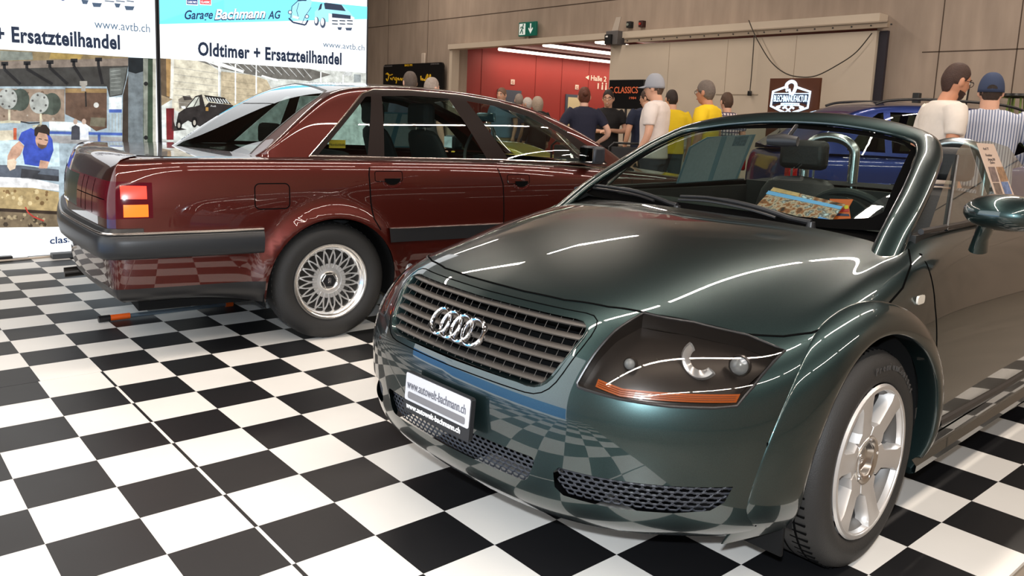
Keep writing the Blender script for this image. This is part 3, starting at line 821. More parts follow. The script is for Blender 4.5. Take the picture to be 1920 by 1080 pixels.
# mirror housing on the right door, inner mirror
for s in (-1, 1):
    m_ = MB(); m_.box((1.80, s*.89, 1.02), (.10, .16, .115)); m_.cyl((1.82, s*.80, .985), (1.82, s*.88, 1.0), .03, .025)
    mr_ = m_.build('door_mirror', mat('mirror_housing', (.02, .022, .028), .4), v8, bevel=.02)
    m_ = MB(); m_.box((1.748, s*.893, 1.02), (.004, .13, .09)); m_.build('mirror_glass', mat('mirror_silver', (.7, .75, .8), .03, metal=1), mr_)
m_ = MB(); m_.box((1.52, -.03, 1.235), (.02, .23, .065)); m_.build('interior_mirror', mat('mirror_blue', (.05, .09, .11), .1, coat=1), v8, bevel=.01)
for s in (1, -1):
    lattice_wheel(v8, .03, .765*s, s); lattice_wheel(v8, 2.73, .765*s, s)
ex = MB(); ex.tube([(-.95, .40, .235), (-1.12, .40, .225)], .03, 14); ex.build('exhaust_pipe', mat('dull_steel', (.05, .045, .04), .4, metal=1), v8)
# yellow sticker inside the quarter glass
st = MB(); st.box((.115, -.72, 1.055), (.095, .002, .045)); sk_ = st.build('window_sticker', mat('yellow_sticker', (.55, .33, .02), .6), v8)
st = MB(); st.text('Nordschleife', (.07, -.7225, 1.045), (1, 0, 0), (0, 0, 1), .02, width=.09, depth=.001); st.build('sticker_lettering', blk, sk_)
# ================================================================== dark green roadster (seen from its front left)
grn = paint('dark_green_paint', (.007, .013, .015), (.023, .045, .045), rough=.32, metal=.8)
TTA = math.radians(-88)
_h = hit(1637.8, 870.7, (0, 0, .312), (0, 0, 1)); _y = np.array([-math.sin(TTA), math.cos(TTA), 0]); TTO = _h-.838*_y
tt = car_frame('roadster_car', 'dark green metallic two-seat roadster with open roof, nose towards the viewer on the checkered floor', 'car', TTO, TTA)
HOODL = 13
def st(l, top): return l+top
ST2 = [
 [(.80, 0, .20), (.845, 0, .235), (.865, 0, .30), (.868, 0, .39), (.874, 0, .48), (.860, 0, .57), (.818, 0, .65), (.768, 0, .722), (.69, 0, .770), (.50, 0, .826), (.20, 0, .886), (-.05, 0, .916), (-.22, 0, .932)],
 [(.795, .2, .20), (.84, .2, .235), (.858, .2, .30), (.862, .2, .39), (.868, .2, .48), (.852, .2, .57), (.810, .2, .65), (.760, .2, .720), (.682, .2, .768), (.50, .19, .824), (.20, .17, .885), (-.05, .16, .915), (-.225, .15, .931)],
 [(.765, .37, .20), (.812, .38, .235), (.830, .385, .30), (.836, .387, .39), (.842, .388, .48), (.828, .385, .57), (.788, .38, .65), (.738, .375, .716), (.662, .365, .764), (.48, .35, .816), (.19, .33, .878), (-.06, .31, .910), (-.24, .30, .928)],
 [(.69, .51, .20), (.74, .53, .235), (.762, .54, .30), (.770, .543, .39), (.776, .545, .48), (.758, .54, .57), (.720, .528, .648), (.670, .512, .708), (.60, .492, .752), (.44, .47, .80), (.165, .45, .868), (-.08, .44, .901), (-.27, .43, .920)],
 [(.58, .62, .20), (.632, .652, .235), (.652, .665, .30), (.660, .670, .39), (.664, .673, .48), (.648, .665, .565), (.612, .648, .635), (.562, .625, .688), (.50, .60, .728), (.37, .572, .776), (.13, .552, .850), (-.10, .545, .888), (-.31, .535, .908)],
 [(.46, .715, .20), (.508, .745, .235), (.524, .758, .30), (.532, .763, .39), (.536, .766, .48), (.520, .758, .56), (.486, .742, .622), (.442, .716, .668), (.39, .688, .705), (.29, .655, .758), (.09, .635, .826), (-.12, .625, .868), (-.34, .62, .893)],
 [(.32, .78, .2), (.36, .805, .235), (.370, .815, .30), (.375, .819, .39), (.376, .82, .48), (.364, .815, .56), (.338, .802, .63), (.308, .783, .680), (.275, .755, .716), (.20, .722, .762), (.05, .700, .808), (-.13, .690, .845), (-.355, .680, .877)],
 [(.12, .80, .2), (.12, .826, .235), (.12, .838, .3), (.12, .844, .39), (.12, .846, .48), (.12, .842, .57), (.12, .832, .65), (.118, .812, .708), (.11, .788, .748), (.06, .760, .784), (-.02, .737, .815), (-.16, .716, .846), (-.365, .700, .880)],
 [(-.12, .81, .2), (-.12, .834, .235), (-.12, .846, .3), (-.12, .853, .39), (-.12, .856, .48), (-.12, .853, .57), (-.12, .842, .66), (-.12, .824, .725), (-.125, .803, .768), (-.14, .782, .798), (-.18, .758, .825), (-.25, .736, .852), (-.38, .712, .890)],
 [(-.32, .81, .2), (-.32, .834, .235), (-.32, .848, .3), (-.32, .857, .39), (-.32, .861, .48), (-.32, .858, .57), (-.32, .847, .67), (-.32, .830, .745), (-.325, .812, .795), (-.335, .795, .830), (-.35, .775, .860), (-.37, .752, .885), (-.40, .725, .908)]]
Z13 = [.2, .235, .3, .39, .48, .57, .68, .76, .815, .855, .885, .910, .930]
I13 = [.05, .026, .012, .003, 0, .002, .014, .032, .050, .068, .088, .112, .145]
for x, w, zt, k in ((-.6, .862, .930, 1), (-1.0, .862, .932, 1), (-1.4, .864, .938, 1), (-1.8, .868, .945, 1), (-2.15, .874, .948, 1), (-2.42, .876, .945, 1.1), (-2.68, .862, .935, 1.25)):
    ST2.append([(x, w-i*k, .2+(z-.2)*(zt-.2)/.73) for z, i in zip(Z13, I13)])
for x, y, ox, oy, zt, k in ((-2.88, .80, -.6, .8, .920, 1.6), (-3.03, .66, -.85, .5, .905, 2.2), (-3.11, .42, -.97, .24, .90, 2.4), (-3.15, .18, -1, .05, .90, 2.4), (-3.155, 0, -1, 0, .90, 2.4)):
    ST2.append([(x-ox*i*k, y-oy*i*k, .22+(z-.2)*(zt-.22)/.73) for z, i in zip(Z13, I13)])
TG = np.array(ST2, float)
TA = surf(TG, 8, 6); TA[0, :, 1] = 0; TA[-1, :, 1] = 0
tb = mirror_y(grid_bm(TA)); bmesh.ops.recalc_face_normals(tb, faces=tb.faces)
ts = Skin(tb)
if ts.bvh.ray_cast(Vector((.3, 0, 5)), Vector((0, 0, -1)))[1].z < 0: bmesh.ops.reverse_faces(tb, faces=tb.faces); ts = Skin(tb)
WR = .366
for hx in (0, -2.425): ts.cut(circ(hx, .318, WR, -40, 220, 48), 'side', 9)
def trap(w0, w1, z0, z1, r, n=5):
    """rounded trapezoid in (y,z): half widths w0 at z0, w1 at z1"""
    C = [(w1, z1), (-w1, z1), (-w0, z0), (w0, z0)]; out = []
    for i in range(4):
        p = np.array(C[i]); a = np.array(C[i-1]); b = np.array(C[(i+1) % 4])
        da = (a-p)/np.linalg.norm(a-p)*r; db = (b-p)/np.linalg.norm(b-p)*r
        for k in range(n+1):
            t = k/n; out.append(tuple((1-t)**2*(p+da)+2*t*(1-t)*p+t*t*(p+db)))
    return out
GR = trap(.340, .398, .558, .726, .055)
GRo = trap(.358, .418, .540, .740, .07)
ts.cut(GR, 'front', 2, dep=(.5, 1))
HL = [(.462, .752), (.445, .715), (.432, .660), (.420, .592), (.426, .583), (.52, .572), (.62, .566), (.69, .566), (.722, .570), (.731, .61), (.737, .682), (.66, .712), (.56, .738)]
def mir(p): return [(-q[0], q[1]) for q in p][::-1]
for p in (HL, mir(HL)): ts.cut(p, 'front', 3, dep=(.3, .9))
IC = trap(.305, .335, .302, .378, .022)
ts.cut(IC, 'front', 4, dep=(.5, 1))
IL = [(.40, .372), (.385, .355), (.388, .315), (.41, .298), (.52, .294), (.64, .298), (.70, .308), (.722, .330), (.735, .372)]
for p in (IL, mir(IL)): ts.cut(p, 'front', 5, dep=(.35, 1))
lay = ts.bm.faces.layers.int['part']
# bonnet: everything above the shut line
HC = [(-.30, .0), (.0, .0)]
def hood_line(): # plan outline of the bonnet (x,y), left half from nose to windscreen
    return [(.705, 0), (.700, .12), (.683, .26), (.645, .38), (.583, .49), (.508, .575), (.43, .655), (.345, .715), (.27, .752), (.17, .778), (.06, .796), (-.06, .803), (-.18, .795), (-.29, .770), (-.35, .735)]
hl_ = hood_line(); hp = hl_+[(-.36, .60), (-.27, .35), (-.225, 0)]
hp = hp+[(q[0], -q[1]) for q in hp[::-1] if q[1] > 0]
ts.cut(hp, 'top', 1, dep=(.70, 1))
body = ts.piece((0,), 'body_shell', grn, tt)
bonnet = ts.piece((1,), 'bonnet', grn, tt)
gapm = mat('gap_black', (.003, .003, .003), .8, spec=.0)
gp = MB()
ts.strip(gp, [(q[0], q[1]) for q in ([(a, -b) for a, b in hl_[::-1]]+hl_[1:])], 'top', 1, w=.0055, h=.0014, dense=.02)
ts.strip(gp, GRo, 'front', 1, w=.003, h=.001, closed=True)
for s in (1, -1):
    ts.strip(gp, [(-.375, .90), (-.37, .84), (-.34, .72), (-.335, .60), (-.365, .45), (-.385, .34), (-.40, .30), (-1.9, .315), (-1.93, .45), (-1.88, .75), (-1.86, .92)], 'side', s, w=.006, h=.001)
    ts.strip(gp, [(.455, .318), (.36, .318)], 'side', s, w=.0035, h=.001)
    ts.strip(gp, [(.49, .48), (.485, .42), (.48, .33), (.475, .25)], 'side', s, w=.0045, h=.001)
gp.build('panel_gaps', gapm, tt)
# ---- wheel-arch flares
def flare(hx, s, a0=-15, a1=200):
    rows = []
    for th in np.linspace(a0, a1, 80):
        t = math.radians(th); r_ = []
        e = min(1, (th-a0)/14, (a1-th)/14); e = max(0, e)
        ro = float(np.interp(th, [-15, 0, 20, 45, 70, 90, 135, 180, 200], [.525, .522, .516, .488, .462, .455, .435, .422, .420] if hx == 0 else [.43]*9)); W_ = ro-WR
        for fr_, d in ((.03, -.045), (-.015, .000), (-.01, .012), (.06, .019), (.30, .021), (.60, .0185), (.85, .011), (.965, .006), (1.0, .0035), (1.01, -.006)):
            r = WR+W_*fr_; x, z = hx+r*math.cos(t), .318+r*math.sin(t)
            p, n = ts.at(x, max(z, .205), 'side', s)
            n2 = Vector((n.x*.35, n.y, n.z*.35))
            y = abs(p.y)
            q = Vector((p.x if abs(p.x-x) < .02 else x, s*y, z))+Vector((n2.x, abs(n2.y)*s, n2.z))*d*(.35+.65*e)
            r_.append(q)
        rows.append([tuple(q) for q in r_])
    g = np.array(rows)
    k = np.array([.25, .5, .25])
    h = g.copy()
    for _ in range(6): q_ = h.copy(); h[1:-1] = (q_[:-2]+2*q_[1:-1]+q_[2:])/4
    m = MB(); m.grid(bspline(np.swapaxes(h, 0, 1), 3)); o = m.build('wheel_arch_flare', grn, tt, sharp=60); return o
for hx in (0, -2.425):
    for s in (1, -1): flare(hx, s)
for s in (1, -1):
    m = MB(); m.box((.37, s*.70, .20), (.012, .16, .12)); m.build('mud_flap', blkm, tt, bevel=.004)
# ---- grille: slats, dividers, ring badge
def face_x(y, z): return ts.at(y, z, 'front', 1)[0].x
cav = ts.piece((2,), 'grille_cavity', dark, tt, off=-.055)
slat_m = mat('grille_slat', (.075, .066, .058), .38, metal=.25)
def half_w(poly, z):
    ys = []
    n = len(poly)
    for i in range(n):
        a, b = poly[i], poly[(i+1) % n]
        if (a[1]-z)*(b[1]-z) < 0: ys.append(a[0]+(b[0]-a[0])*(z-a[1])/(b[1]-a[1]))
    return max(ys) if ys else 0
gr = MB(); nS = 6
for k in range(nS):
    z = .572+(.712-.572)*k/(nS-1); hw = half_w(GR, z)+.012; R = []
    for y in np.linspace(-hw, hw, 25):
        x = face_x(y, z)-.010
        R.append([(x+.005, y, z+.0005), (x+.002, y, z+.0045), (x-.018, y, z+.0065), (x-.030, y, z+.003), (x-.030, y, z-.001), (x-.012, y, z-.0035), (x+.002, y, z-.0035), (x+.005, y, z+.0005)])
    gr.grid(R)
grl = gr.build('radiator_grille', slat_m, tt, sharp=50)
gr = MB()
for y in np.linspace(-.36, .36, 21):
    zs = [z for z in np.linspace(.562, .722, 12) if abs(y) < half_w(GR, z)]
    if len(zs) > 1: gr.grid([[(face_x(y, z)-.014, y-.0010, z) for z in (zs[0], zs[-1])], [(face_x(y, z)-.014, y+.0010, z) for z in (zs[0], zs[-1])]])
gr.build('grille_dividers', slat_m, grl)
gr = MB(); R = []
for q in GR:
    x = face_x(q[0], q[1]); c = np.array([0, .65]); d = np.array(q)-c; d /= np.linalg.norm(d)
    R.append([(x+.001, q[0]+d[0]*.006, q[1]+d[1]*.006), (x+.004, q[0], q[1]), (x-.004, q[0]-d[0]*.006, q[1]-d[1]*.006), (x-.05, q[0]-d[0]*.006, q[1]-d[1]*.006)])
gr.grid(R, closeu=True); gr.build('grille_surround', grn, grl, sharp=70)
xb = face_x(0, .64)+.012; tilt = math.atan2(face_x(0, .60)-face_x(0, .68), .08)
rb = MB()
for k in range(4):
    cy = -.0805+.049*k
    P_ = []
    for a in np.linspace(0, 2*PI, 49)[:-1]:
        zz = .0385*math.sin(a); yy = .0385*math.cos(a)
        P_.append((xb-math.sin(tilt)*zz-(cy+yy)**2*.25, cy+yy, .645+math.cos(tilt)*zz))
    rb.tube(P_, .0058, 10, closed=True, flat=(1.5, 1.0))
rb.build('ring_badge', chrome, tt)
# ---- honeycomb intakes
def honey(poly, nm, par, w=.0215, h=.0125):
    rec = []
    m = MB(); ys = [p[0] for p in poly]; zs = [p[1] for p in poly]
    j = 0; z = min(zs)
    while z < max(zs)+h:
        y = min(ys)+(w/2 if j % 2 else 0)
        while y < max(ys)+w:
            if inside((y, z), poly):
                pts = []
                for (dy, dz) in ((.5, .0), (.28, .5), (-.28, .5), (-.5, 0), (-.28, -.5), (.28, -.5)):
                    yy, zz = y+dy*w*1.02, z+dz*h*1.04; pts.append((face_x(yy, zz)-.018, yy, zz))
                m.tube(pts, .0014, 4, closed=True, flat=(1.0, 2.2))
            y += w*1.56 if False else w
        z += h*.98; j += 1
    return m.build(nm, mat('honeycomb_plastic', (.022, .024, .03), .45), par, smooth=False)
c1 = ts.piece((4,), 'centre_intake', dark, tt, off=-.06); honey(IC, 'honeycomb_mesh', c1)
for p in (IL, mir(IL)):
    cv = None
    sk = ts.bm; ts.bm = sk.copy(); sgn = 1 if p[0][0] > 0 else -1
    bmesh.ops.delete(ts.bm, geom=[f for f in ts.bm.faces if f.calc_center_median().y*sgn < 0], context='FACES')
    c2 = ts.piece((5,), 'side_intake', dark, tt, off=-.05)
    honey(p, 'honeycomb_mesh', c2)
    # lamp unit of this side
    lens = ts.piece((3,), 'headlamp', glass('lamp_lens', (.78, .75, .72), refl=.03), tt, off=.001)
    ts.piece((3,), 'lamp_bowl', mat('lamp_bowl', (.028, .024, .022), .30, metal=.25), lens, off=-.05)
    ts.bm.free(); ts.bm = sk
    HLs = HL if sgn > 0 else mir(HL)
    e = MB(); ts.strip(e, HLs, 'front', 1, w=.009, h=.0025, closed=True, rnd_=True, dense=.02); e.build('lamp_seal', blk, lens)
    R = []
    for q in HLs:                                  # walls of the lamp housing
        a, n = ts.at(q[0], q[1], 'front', 1); R.append([tuple(a), tuple(a-n*.05)])
    e = MB(); e.grid(R, closeu=True); e.build('lamp_wall', mat('lamp_bowl', 0), lens)
    for (y_, z_, r_, dp) in ((.512, .655, .0145, .020), (.692, .660, .0235, .018)):
        a, n = ts.at(sgn*y_, z_, 'front', 1); a = a-n*dp
        b_ = MB(); b_.ball((0, 0, 0), (r_, r_, r_*.7), 20, 12)
        o = b_.build('projector_lens', mat('clear_dome', (.30, .32, .33), .05, metal=.15, coat=1, trans=.35, ior=1.5), lens)
        o.location = a; o.rotation_euler = Vector((.95, .3*sgn, .1)).to_track_quat('Z', 'Y').to_euler()
        b_ = MB(); b_.lathe([(r_*.98, -.004), (r_*1.10, .003), (r_*1.18, -.003), (r_*1.2, -.012)], n=28)
        o = b_.build('lens_ring', mat('ring_grey', (.10, .09, .085), .25, metal=.6), lens); o.location = a; o.rotation_euler = Vector((.95, .3*sgn, .1)).to_track_quat('Z', 'Y').to_euler()
    a, n = ts.at(sgn*.628, .676, 'front', 1); a = a-n*.024
    b_ = MB(); b_.lathe([(.026, .004), (.034, .012), (.044, .014), (.050, .004), (.044, -.006), (.034, -.004)], n=40, a0=PI*.72, a1=PI*1.80, close=True)
    o = b_.build('reflector_crescent', mat('reflector', (.62, .62, .62), .18, metal=.7), lens); o.location = a; o.rotation_euler = Vector((.93, .3*sgn, .15)).to_track_quat('Z', 'Y').to_euler()
    rows = []
    for y_ in np.linspace(.462, .722, 40):
        zb = .578+.014*max(0, (.52-y_)/.06)**1.0; r_ = []
        for z_ in (zb, zb+.005, zb+.010, zb+.015, zb+.019):
            a, n = ts.at(sgn*y_, z_, 'front', 1); r_.append(tuple(a-n*.012))
        rows.append(r_)
    b_ = MB(); b_.grid(rows); o = b_.build('amber_strip', mat('amber_lens', (.34, .075, .012), .25, coat=1), lens, smooth=False)
    b_ = MB()
    for dz_ in (.004, .0085, .013):
        b_.tube([tuple((lambda q: q[0]-q[1]*.0112)(ts.at(sgn*y_, .578+.014*max(0, (.52-y_)/.06)+dz_+.001, 'front', 1))) for y_ in np.linspace(.466, .718, 30)], .0008, 4)
    b_.build('amber_ribs', mat('amber_rib', (.12, .022, .006), .3), lens)
# ---- number plate
pl = thing('x', 'x', 'x'); del pl['label']; del pl['category']; pl.name = 'number_plate_holder'; pl.parent = tt; pl.location = (.900, -.004, .432)
pl.rotation_euler = (0, math.radians(-4), 0)
b_ = MB(); b_.prism([(p[0], p[1]) for p in rrect(.300, .118, .008)], (-.012, 0, 0), (0, 1, 0), (0, 0, 1), .014); hb = b_.build('plate_frame', blk, pl)
b_ = MB(); b_.prism(rrect(.292, .080, .006, cy=.016), (.0022, 0, 0), (0, 1, 0), (0, 0, 1), .002); b_.build('plate_face', mat('plate_grey', (.50, .50, .52), .35), pl)
b_ = MB(); b_.prism(rrect(.262, .020, .006, cy=-.007), (.0045, 0, 0), (0, 1, 0), (0, 0, 1), .0006); b_.build('plate_bar', mat('plate_bar', (.16, .155, .16), .4), pl)
b_ = MB(); b_.text('www.autowelt-bachmann.ch', (.0048, -.137, .012), (0, 1, 0), (0, 0, 1), .037, width=.268, depth=.0008, bold=.004); b_.build('plate_lettering', mat('plate_ink', (.10, .10, .12), .5), pl)
b_ = MB(); b_.text('www.autowelt-bachmann.ch', (.0025, -.137, -.047), (0, 1, 0), (0, 0, 1), .022, width=.250, depth=.0008, bold=.022); b_.build('frame_lettering', white_m, pl)

# ---- windscreen hoop, glass
hoop = [(-.25, .700, .835), (-.335, .686, .895), (-.44, .672, .962), (-.60, .645, 1.046), (-.74, .615, 1.120), (-.85, .582, 1.172), (-.925, .535, 1.212), (-.965, .45, 1.240), (-.99, .32, 1.264), (-1.005, .16, 1.280), (-1.01, 0, 1.284)]
hoop = hoop+[(q[0], -q[1], q[2]) for q in hoop[::-1][1:]]
HP = catmull(hoop, 6); rows = []
for i, p in enumerate(HP):
    t = HP[min(len(HP)-1, i+1)]-HP[max(0, i-1)]; t /= np.linalg.norm(t)
    nn = np.array([.48, np.sign(p[1])*.0+p[1]*.55, .86]); nn -= t*(nn@t); nn /= np.linalg.norm(nn)
    w = np.cross(t, nn); side = 1
    k = 1.0
    rows.append([p+w*(.045*math.cos(a)*k)+nn*(.019*math.sin(a)) for a in np.linspace(0, 2*PI, 17)])
m = MB(); m.grid(rows); m.build('windscreen_frame', grn, tt, sharp=70)
gb = [(-.285, 0, .918), (-.30, .25, .917), (-.345, .48, .912), (-.40, .655, .925)]
gt = [(-.992, 0, 1.262), (-.975, .25, 1.248), (-.940, .43, 1.222), (-.89, .525, 1.185)]
rows = []
for i in range(4):
    a, b = np.array(gb[i]), np.array(gt[i]); r_ = []
    for t in (0, .33, .66, 1.0): q = a+(b-a)*t; q = q+np.array([.35, q[1]*.3, 1])*(.020*math.sin(PI*t)); r_.append(q)
    rows.append(r_)
WG = surf(np.array(rows), 6, 6); WG[0, :, 1] = 0
wb = mirror_y(grid_bm(WG)); wsS = Skin(wb)
if wsS.bvh.ray_cast(Vector((-.6, 0, 5)), Vector((0, 0, -1)))[1].z < 0: bmesh.ops.reverse_faces(wb, faces=wb.faces); wsS = Skin(wb)
ring = [tuple(q) for q in [(-.325, 0), (-.34, .25), (-.385, .46), (-.435, .575), (-.47, .598), (-.86, .512), (-.90, .470), (-.93, .25), (-.94, 0)]]
ring = ring+[(q[0], -q[1]) for q in ring[::-1][1:-1]]
wsS.cut(ring, 'top', 1)
wsS.piece((1,), 'windscreen', car_glass, tt)
wsS.piece((0,), 'windscreen_border', mat('glass_border', (.003, .003, .003), .6, spec=.0), tt)
# cowl and wipers
m = MB(); R = []
for y in np.linspace(-.69, .69, 30):
    e = (abs(y)/.69)**2
    R.append([(-.205-.16*e, y, .912-.03*e), (-.25-.16*e, y, .918-.025*e), (-.33-.12*e, y, .915-.01*e)])
m.grid(R); m.build('cowl_panel', mat('cowl_black', (.004, .004, .004), .8, spec=.0), tt)
def wiper(y0, y1, x0, x1):
    m = MB(); a = np.array([x0, y0, .945]); b = np.array([x1, y1, .985])
    pts = []
    for t in np.linspace(0, 1, 14):
        q = a+(b-a)*t
        hh = wsS.at(q[0], q[1], 'top', 1)[0]
        pts.append((q[0], q[1], hh.z+.014+.012*math.sin(PI*t)))
    m.tube(pts, [.011]+[.009]*8+[.006]*5, 8, flat=(1, .8)); w = m.build('wiper', blk, tt)
    m = MB(); m.tube([(p[0]+.012, p[1], p[2]-.012) for p in pts[3:]], .005, 6); m.build('wiper_blade', blk, w)
    m = MB(); m.cyl((x0, y0, .895), (x0, y0, .932), .020, .013, 14); m.build('wiper_pivot', blk, w)
    return w
wiper(.43, -.12, -.315, -.345); wiper(-.09, -.63, -.285, -.425)
# ---- doors glass, mirrors, handle, repeater, sill, antenna etc.
for s in (1, -1):
    P = [(-.47, .925), (-.70, 1.06), (-.93, 1.185), (-1.02, 1.212), (-1.30, 1.222), (-1.52, 1.20), (-1.68, 1.10), (-1.74, .985), (-1.75, .935)]
    gy = lambda z: s*(.742-(z-.925)*.36)
    m = MB(); tri = tessellate_polygon([[Vector((p[0], p[1], 0)) for p in P]]); m.add([(p[0], gy(p[1]), p[1]) for p in P], [tuple(t) for t in tri])
    m.build('door_glass', car_glass, tt, smooth=False)
    m = MB(); m.tube([(-.62, gy(.925)+.004*s, .925), (-.90, gy(1.165)+.004*s, 1.165)], .006, 6); m.tube([(-.42, gy(.93), .932), (-1.8, gy(.94), .945)], .010, 6); m.build('glass_guide', blk, tt)
    # door mirror (only the driver's side one stands out; the other is folded away)
    if s > 0:
        m = MB(); c = np.array([-.47, s*.955, 1.010])
        G_ = []
        for i, t in enumerate(np.linspace(0, PI, 12)):
            G_.append([c+np.array([(.080*math.cos(a)*(1.1 if math.cos(a) > 0 else .75))*math.sin(t)**.8, -s*.112*math.cos(t), .060*math.sin(t)**.8*math.sin(a)*(1 if math.sin(a) > 0 else .85)]) for a in np.linspace(0, 2*PI, 25)])
        m.grid(G_); dm = m.build('door_mirror', grn, tt, sharp=0)
        m = MB(); m.tube([(-.575, s*.862, .880), (-.565, s*.870, .925), (-.53, s*.895, .985)], [.034, .028, .032], 14, flat=(1.2, .8)); m.build('mirror_stalk', grn, dm)
        m = MB(); m.lathe([(.0001, 0), (.048, .0)], (0, 0, 0), (1, 0, 0), 24); o = m.build('mirror_glass', mat('mirror_silver', 0), dm); o.location = (-.532, s*.955, 1.01); o.scale = (1, 1.7, .85)
    p, n = ts.at(-.245, .752, 'side', s); m = MB(); m.prism(rrect(.052, .026, .009), p+n*.001, (1, 0, 0), (0, 0, 1), .006*(-1), 0)
    o = m.build('side_repeater', mat('clear_repeater', (.65, .62, .55), .15, coat=1), tt, bevel=.002)
    m = MB(); ts.strip(m, [(-.43, .335), (-1.0, .325), (-1.9, .33)], 'side', s, w=.035, h=.012, rnd_=True, dense=.08); m.build('sill_strip', blk, tt)
    m = MB(); ts.strip(m, [(-.30, .22), (-1.0, .215), (-2.05, .215)], 'side', s, w=.05, h=.028, rnd_=True, dense=.08); m.build('sill', grn, tt)
    p, n = ts.at(-1.70, .80, 'side', s); m = MB(); m.tube([p+Vector((-.07, 0, 0))+n*.02, p+Vector((.07, 0, 0))+n*.02], .009, 8); m.build('door_handle', mat('satin_alloy', (.5, .5, .5), .25, metal=1), tt)
# ---- boot deck, tonneau, cabin
rb_ = []
for x in np.linspace(-2.12, -3.02, 14):
    e = max(0, (-2.5-x)/.6); r_ = []
    hw = .745 if x > -2.6 else .745-.45*((-2.6-x)/.45)**2.2
    for y in np.linspace(-hw, hw, 21): r_.append((x, y, .955-.05*(y/.75)**2-.05*e**2))
    rb_.append(r_)
m = MB(); m.grid(rb_); m.build('boot_lid', grn, tt, sharp=0)
soft = mat('soft_top_cloth', (.012, .012, .013), .9, bump=.3, bscale=120)
m = MB(); m.grid([[(x, y, .955+.02*math.cos((x+1.98)/.22*PI/2)-.02*(y/.7)**2) for y in np.linspace(-.70, .70, 17)] for x in np.linspace(-1.82, -2.2, 7)]); m.build('folded_soft_top', soft, tt)
lea = mat('black_leather', (.016, .0165, .017), .5, bump=.1, bscale=90)
inn = mat('roadster_cabin', (.012, .013, .013), .6)
m = MB(); m.grid([[(x, y, z) for y in np.linspace(-.62, .62, 15)] for x, z in ((-.50, .905), (-.52, .920), (-.56, .932), (-.64, .925), (-.70, .88), (-.72, .70), (-.70, .5))]); m.build('dashboard', inn, tt)
m = MB(); m.tube([(-.62, .36, .92), (-.68, .36, .925)], [.14, .12], 20, flat=(.6, 1)); m.build('instrument_hood', inn, tt)
m = MB(); m.box((-1.2, 0, .22), (1.5, 1.4, .05)); m.box((-1.2, 0, .45), (1.1, .22, .40)); m.box((-1.80, 0, .60), (.05, 1.4, .70)); m.build('cabin_floor', inn, tt)
for s in (1, -1):
    m = MB(); m.box((-1.1, s*.715, .62), (1.4, .04, .60)); m.build('door_lining', inn, tt)
m = MB(); m.box((-.02, 0, .45), (.90, .78, .34)); m.box((-1.3, 0, .165), (3.3, 1.3, .05)); m.box((-2.6, 0, .5), (.8, 1.0, .5)); m.build('chassis', blkm, tt)
for hx in (0, -2.425):
    for s in (1, -1):
        hs = MB(); hs.lathe([(.385, .44), (.382, .80)], (hx, 0, .318), (0, s, 0), 40, PI-.25, 2*PI+.25); hs.lathe([(.385, .44), (.01, .44)], (hx, 0, .318), (0, s, 0), 40, PI-.25, 2*PI+.25)
        hs.build('wheel_housing', blkm, tt)
for s in (1, -1): seat(tt, -1.50, .34*s, w=.50, top=.985, m=lea, z0=.32, lean=.20, hz=.125)
t_ = MB(); cw = np.array([-.76, .37, .85]); ax_ = np.array([.38, 0, .0])
t_.tube([cw+np.array([-.07*math.sin(a)*-1, .185*math.cos(a), .165*math.sin(a)]) for a in np.linspace(0, 2*PI, 41)[:-1]], .015, 10, closed=True)
t_.box(cw+np.array([.01, 0, -.01]), (.05, .13, .11)); t_.box(cw+np.array([.005, 0, -.01]), (.02, .36, .03)); t_.build('steering_wheel', lea, tt)
hoopm = mat('brushed_steel', (.52, .56, .57), .25, metal=1)
for s in (1, -1):
    m = MB(); cy = .31*s; P_ = [(-1.93, cy-.135, .86), (-1.93, cy-.135, 1.10)]+[(-1.93, cy+.135*math.cos(a), 1.12+.085*math.sin(a)) for a in np.linspace(PI, 0, 14)]+[(-1.93, cy+.135, 1.10), (-1.93, cy+.135, .86)]
    m.tube(P_, .026, 16); m.build('roll_hoop', hoopm, tt)
m = MB(); m.tube([(-.62, .07, 1.19), (-.63, .13, 1.192), (-.63, .19, 1.19)], [.018, .026, .018], 14, flat=(1.0, .7)); m.tube([(-.66, .13, 1.20), (-.74, .12, 1.25)], .008, 6)
m.build('interior_mirror', blk, tt)
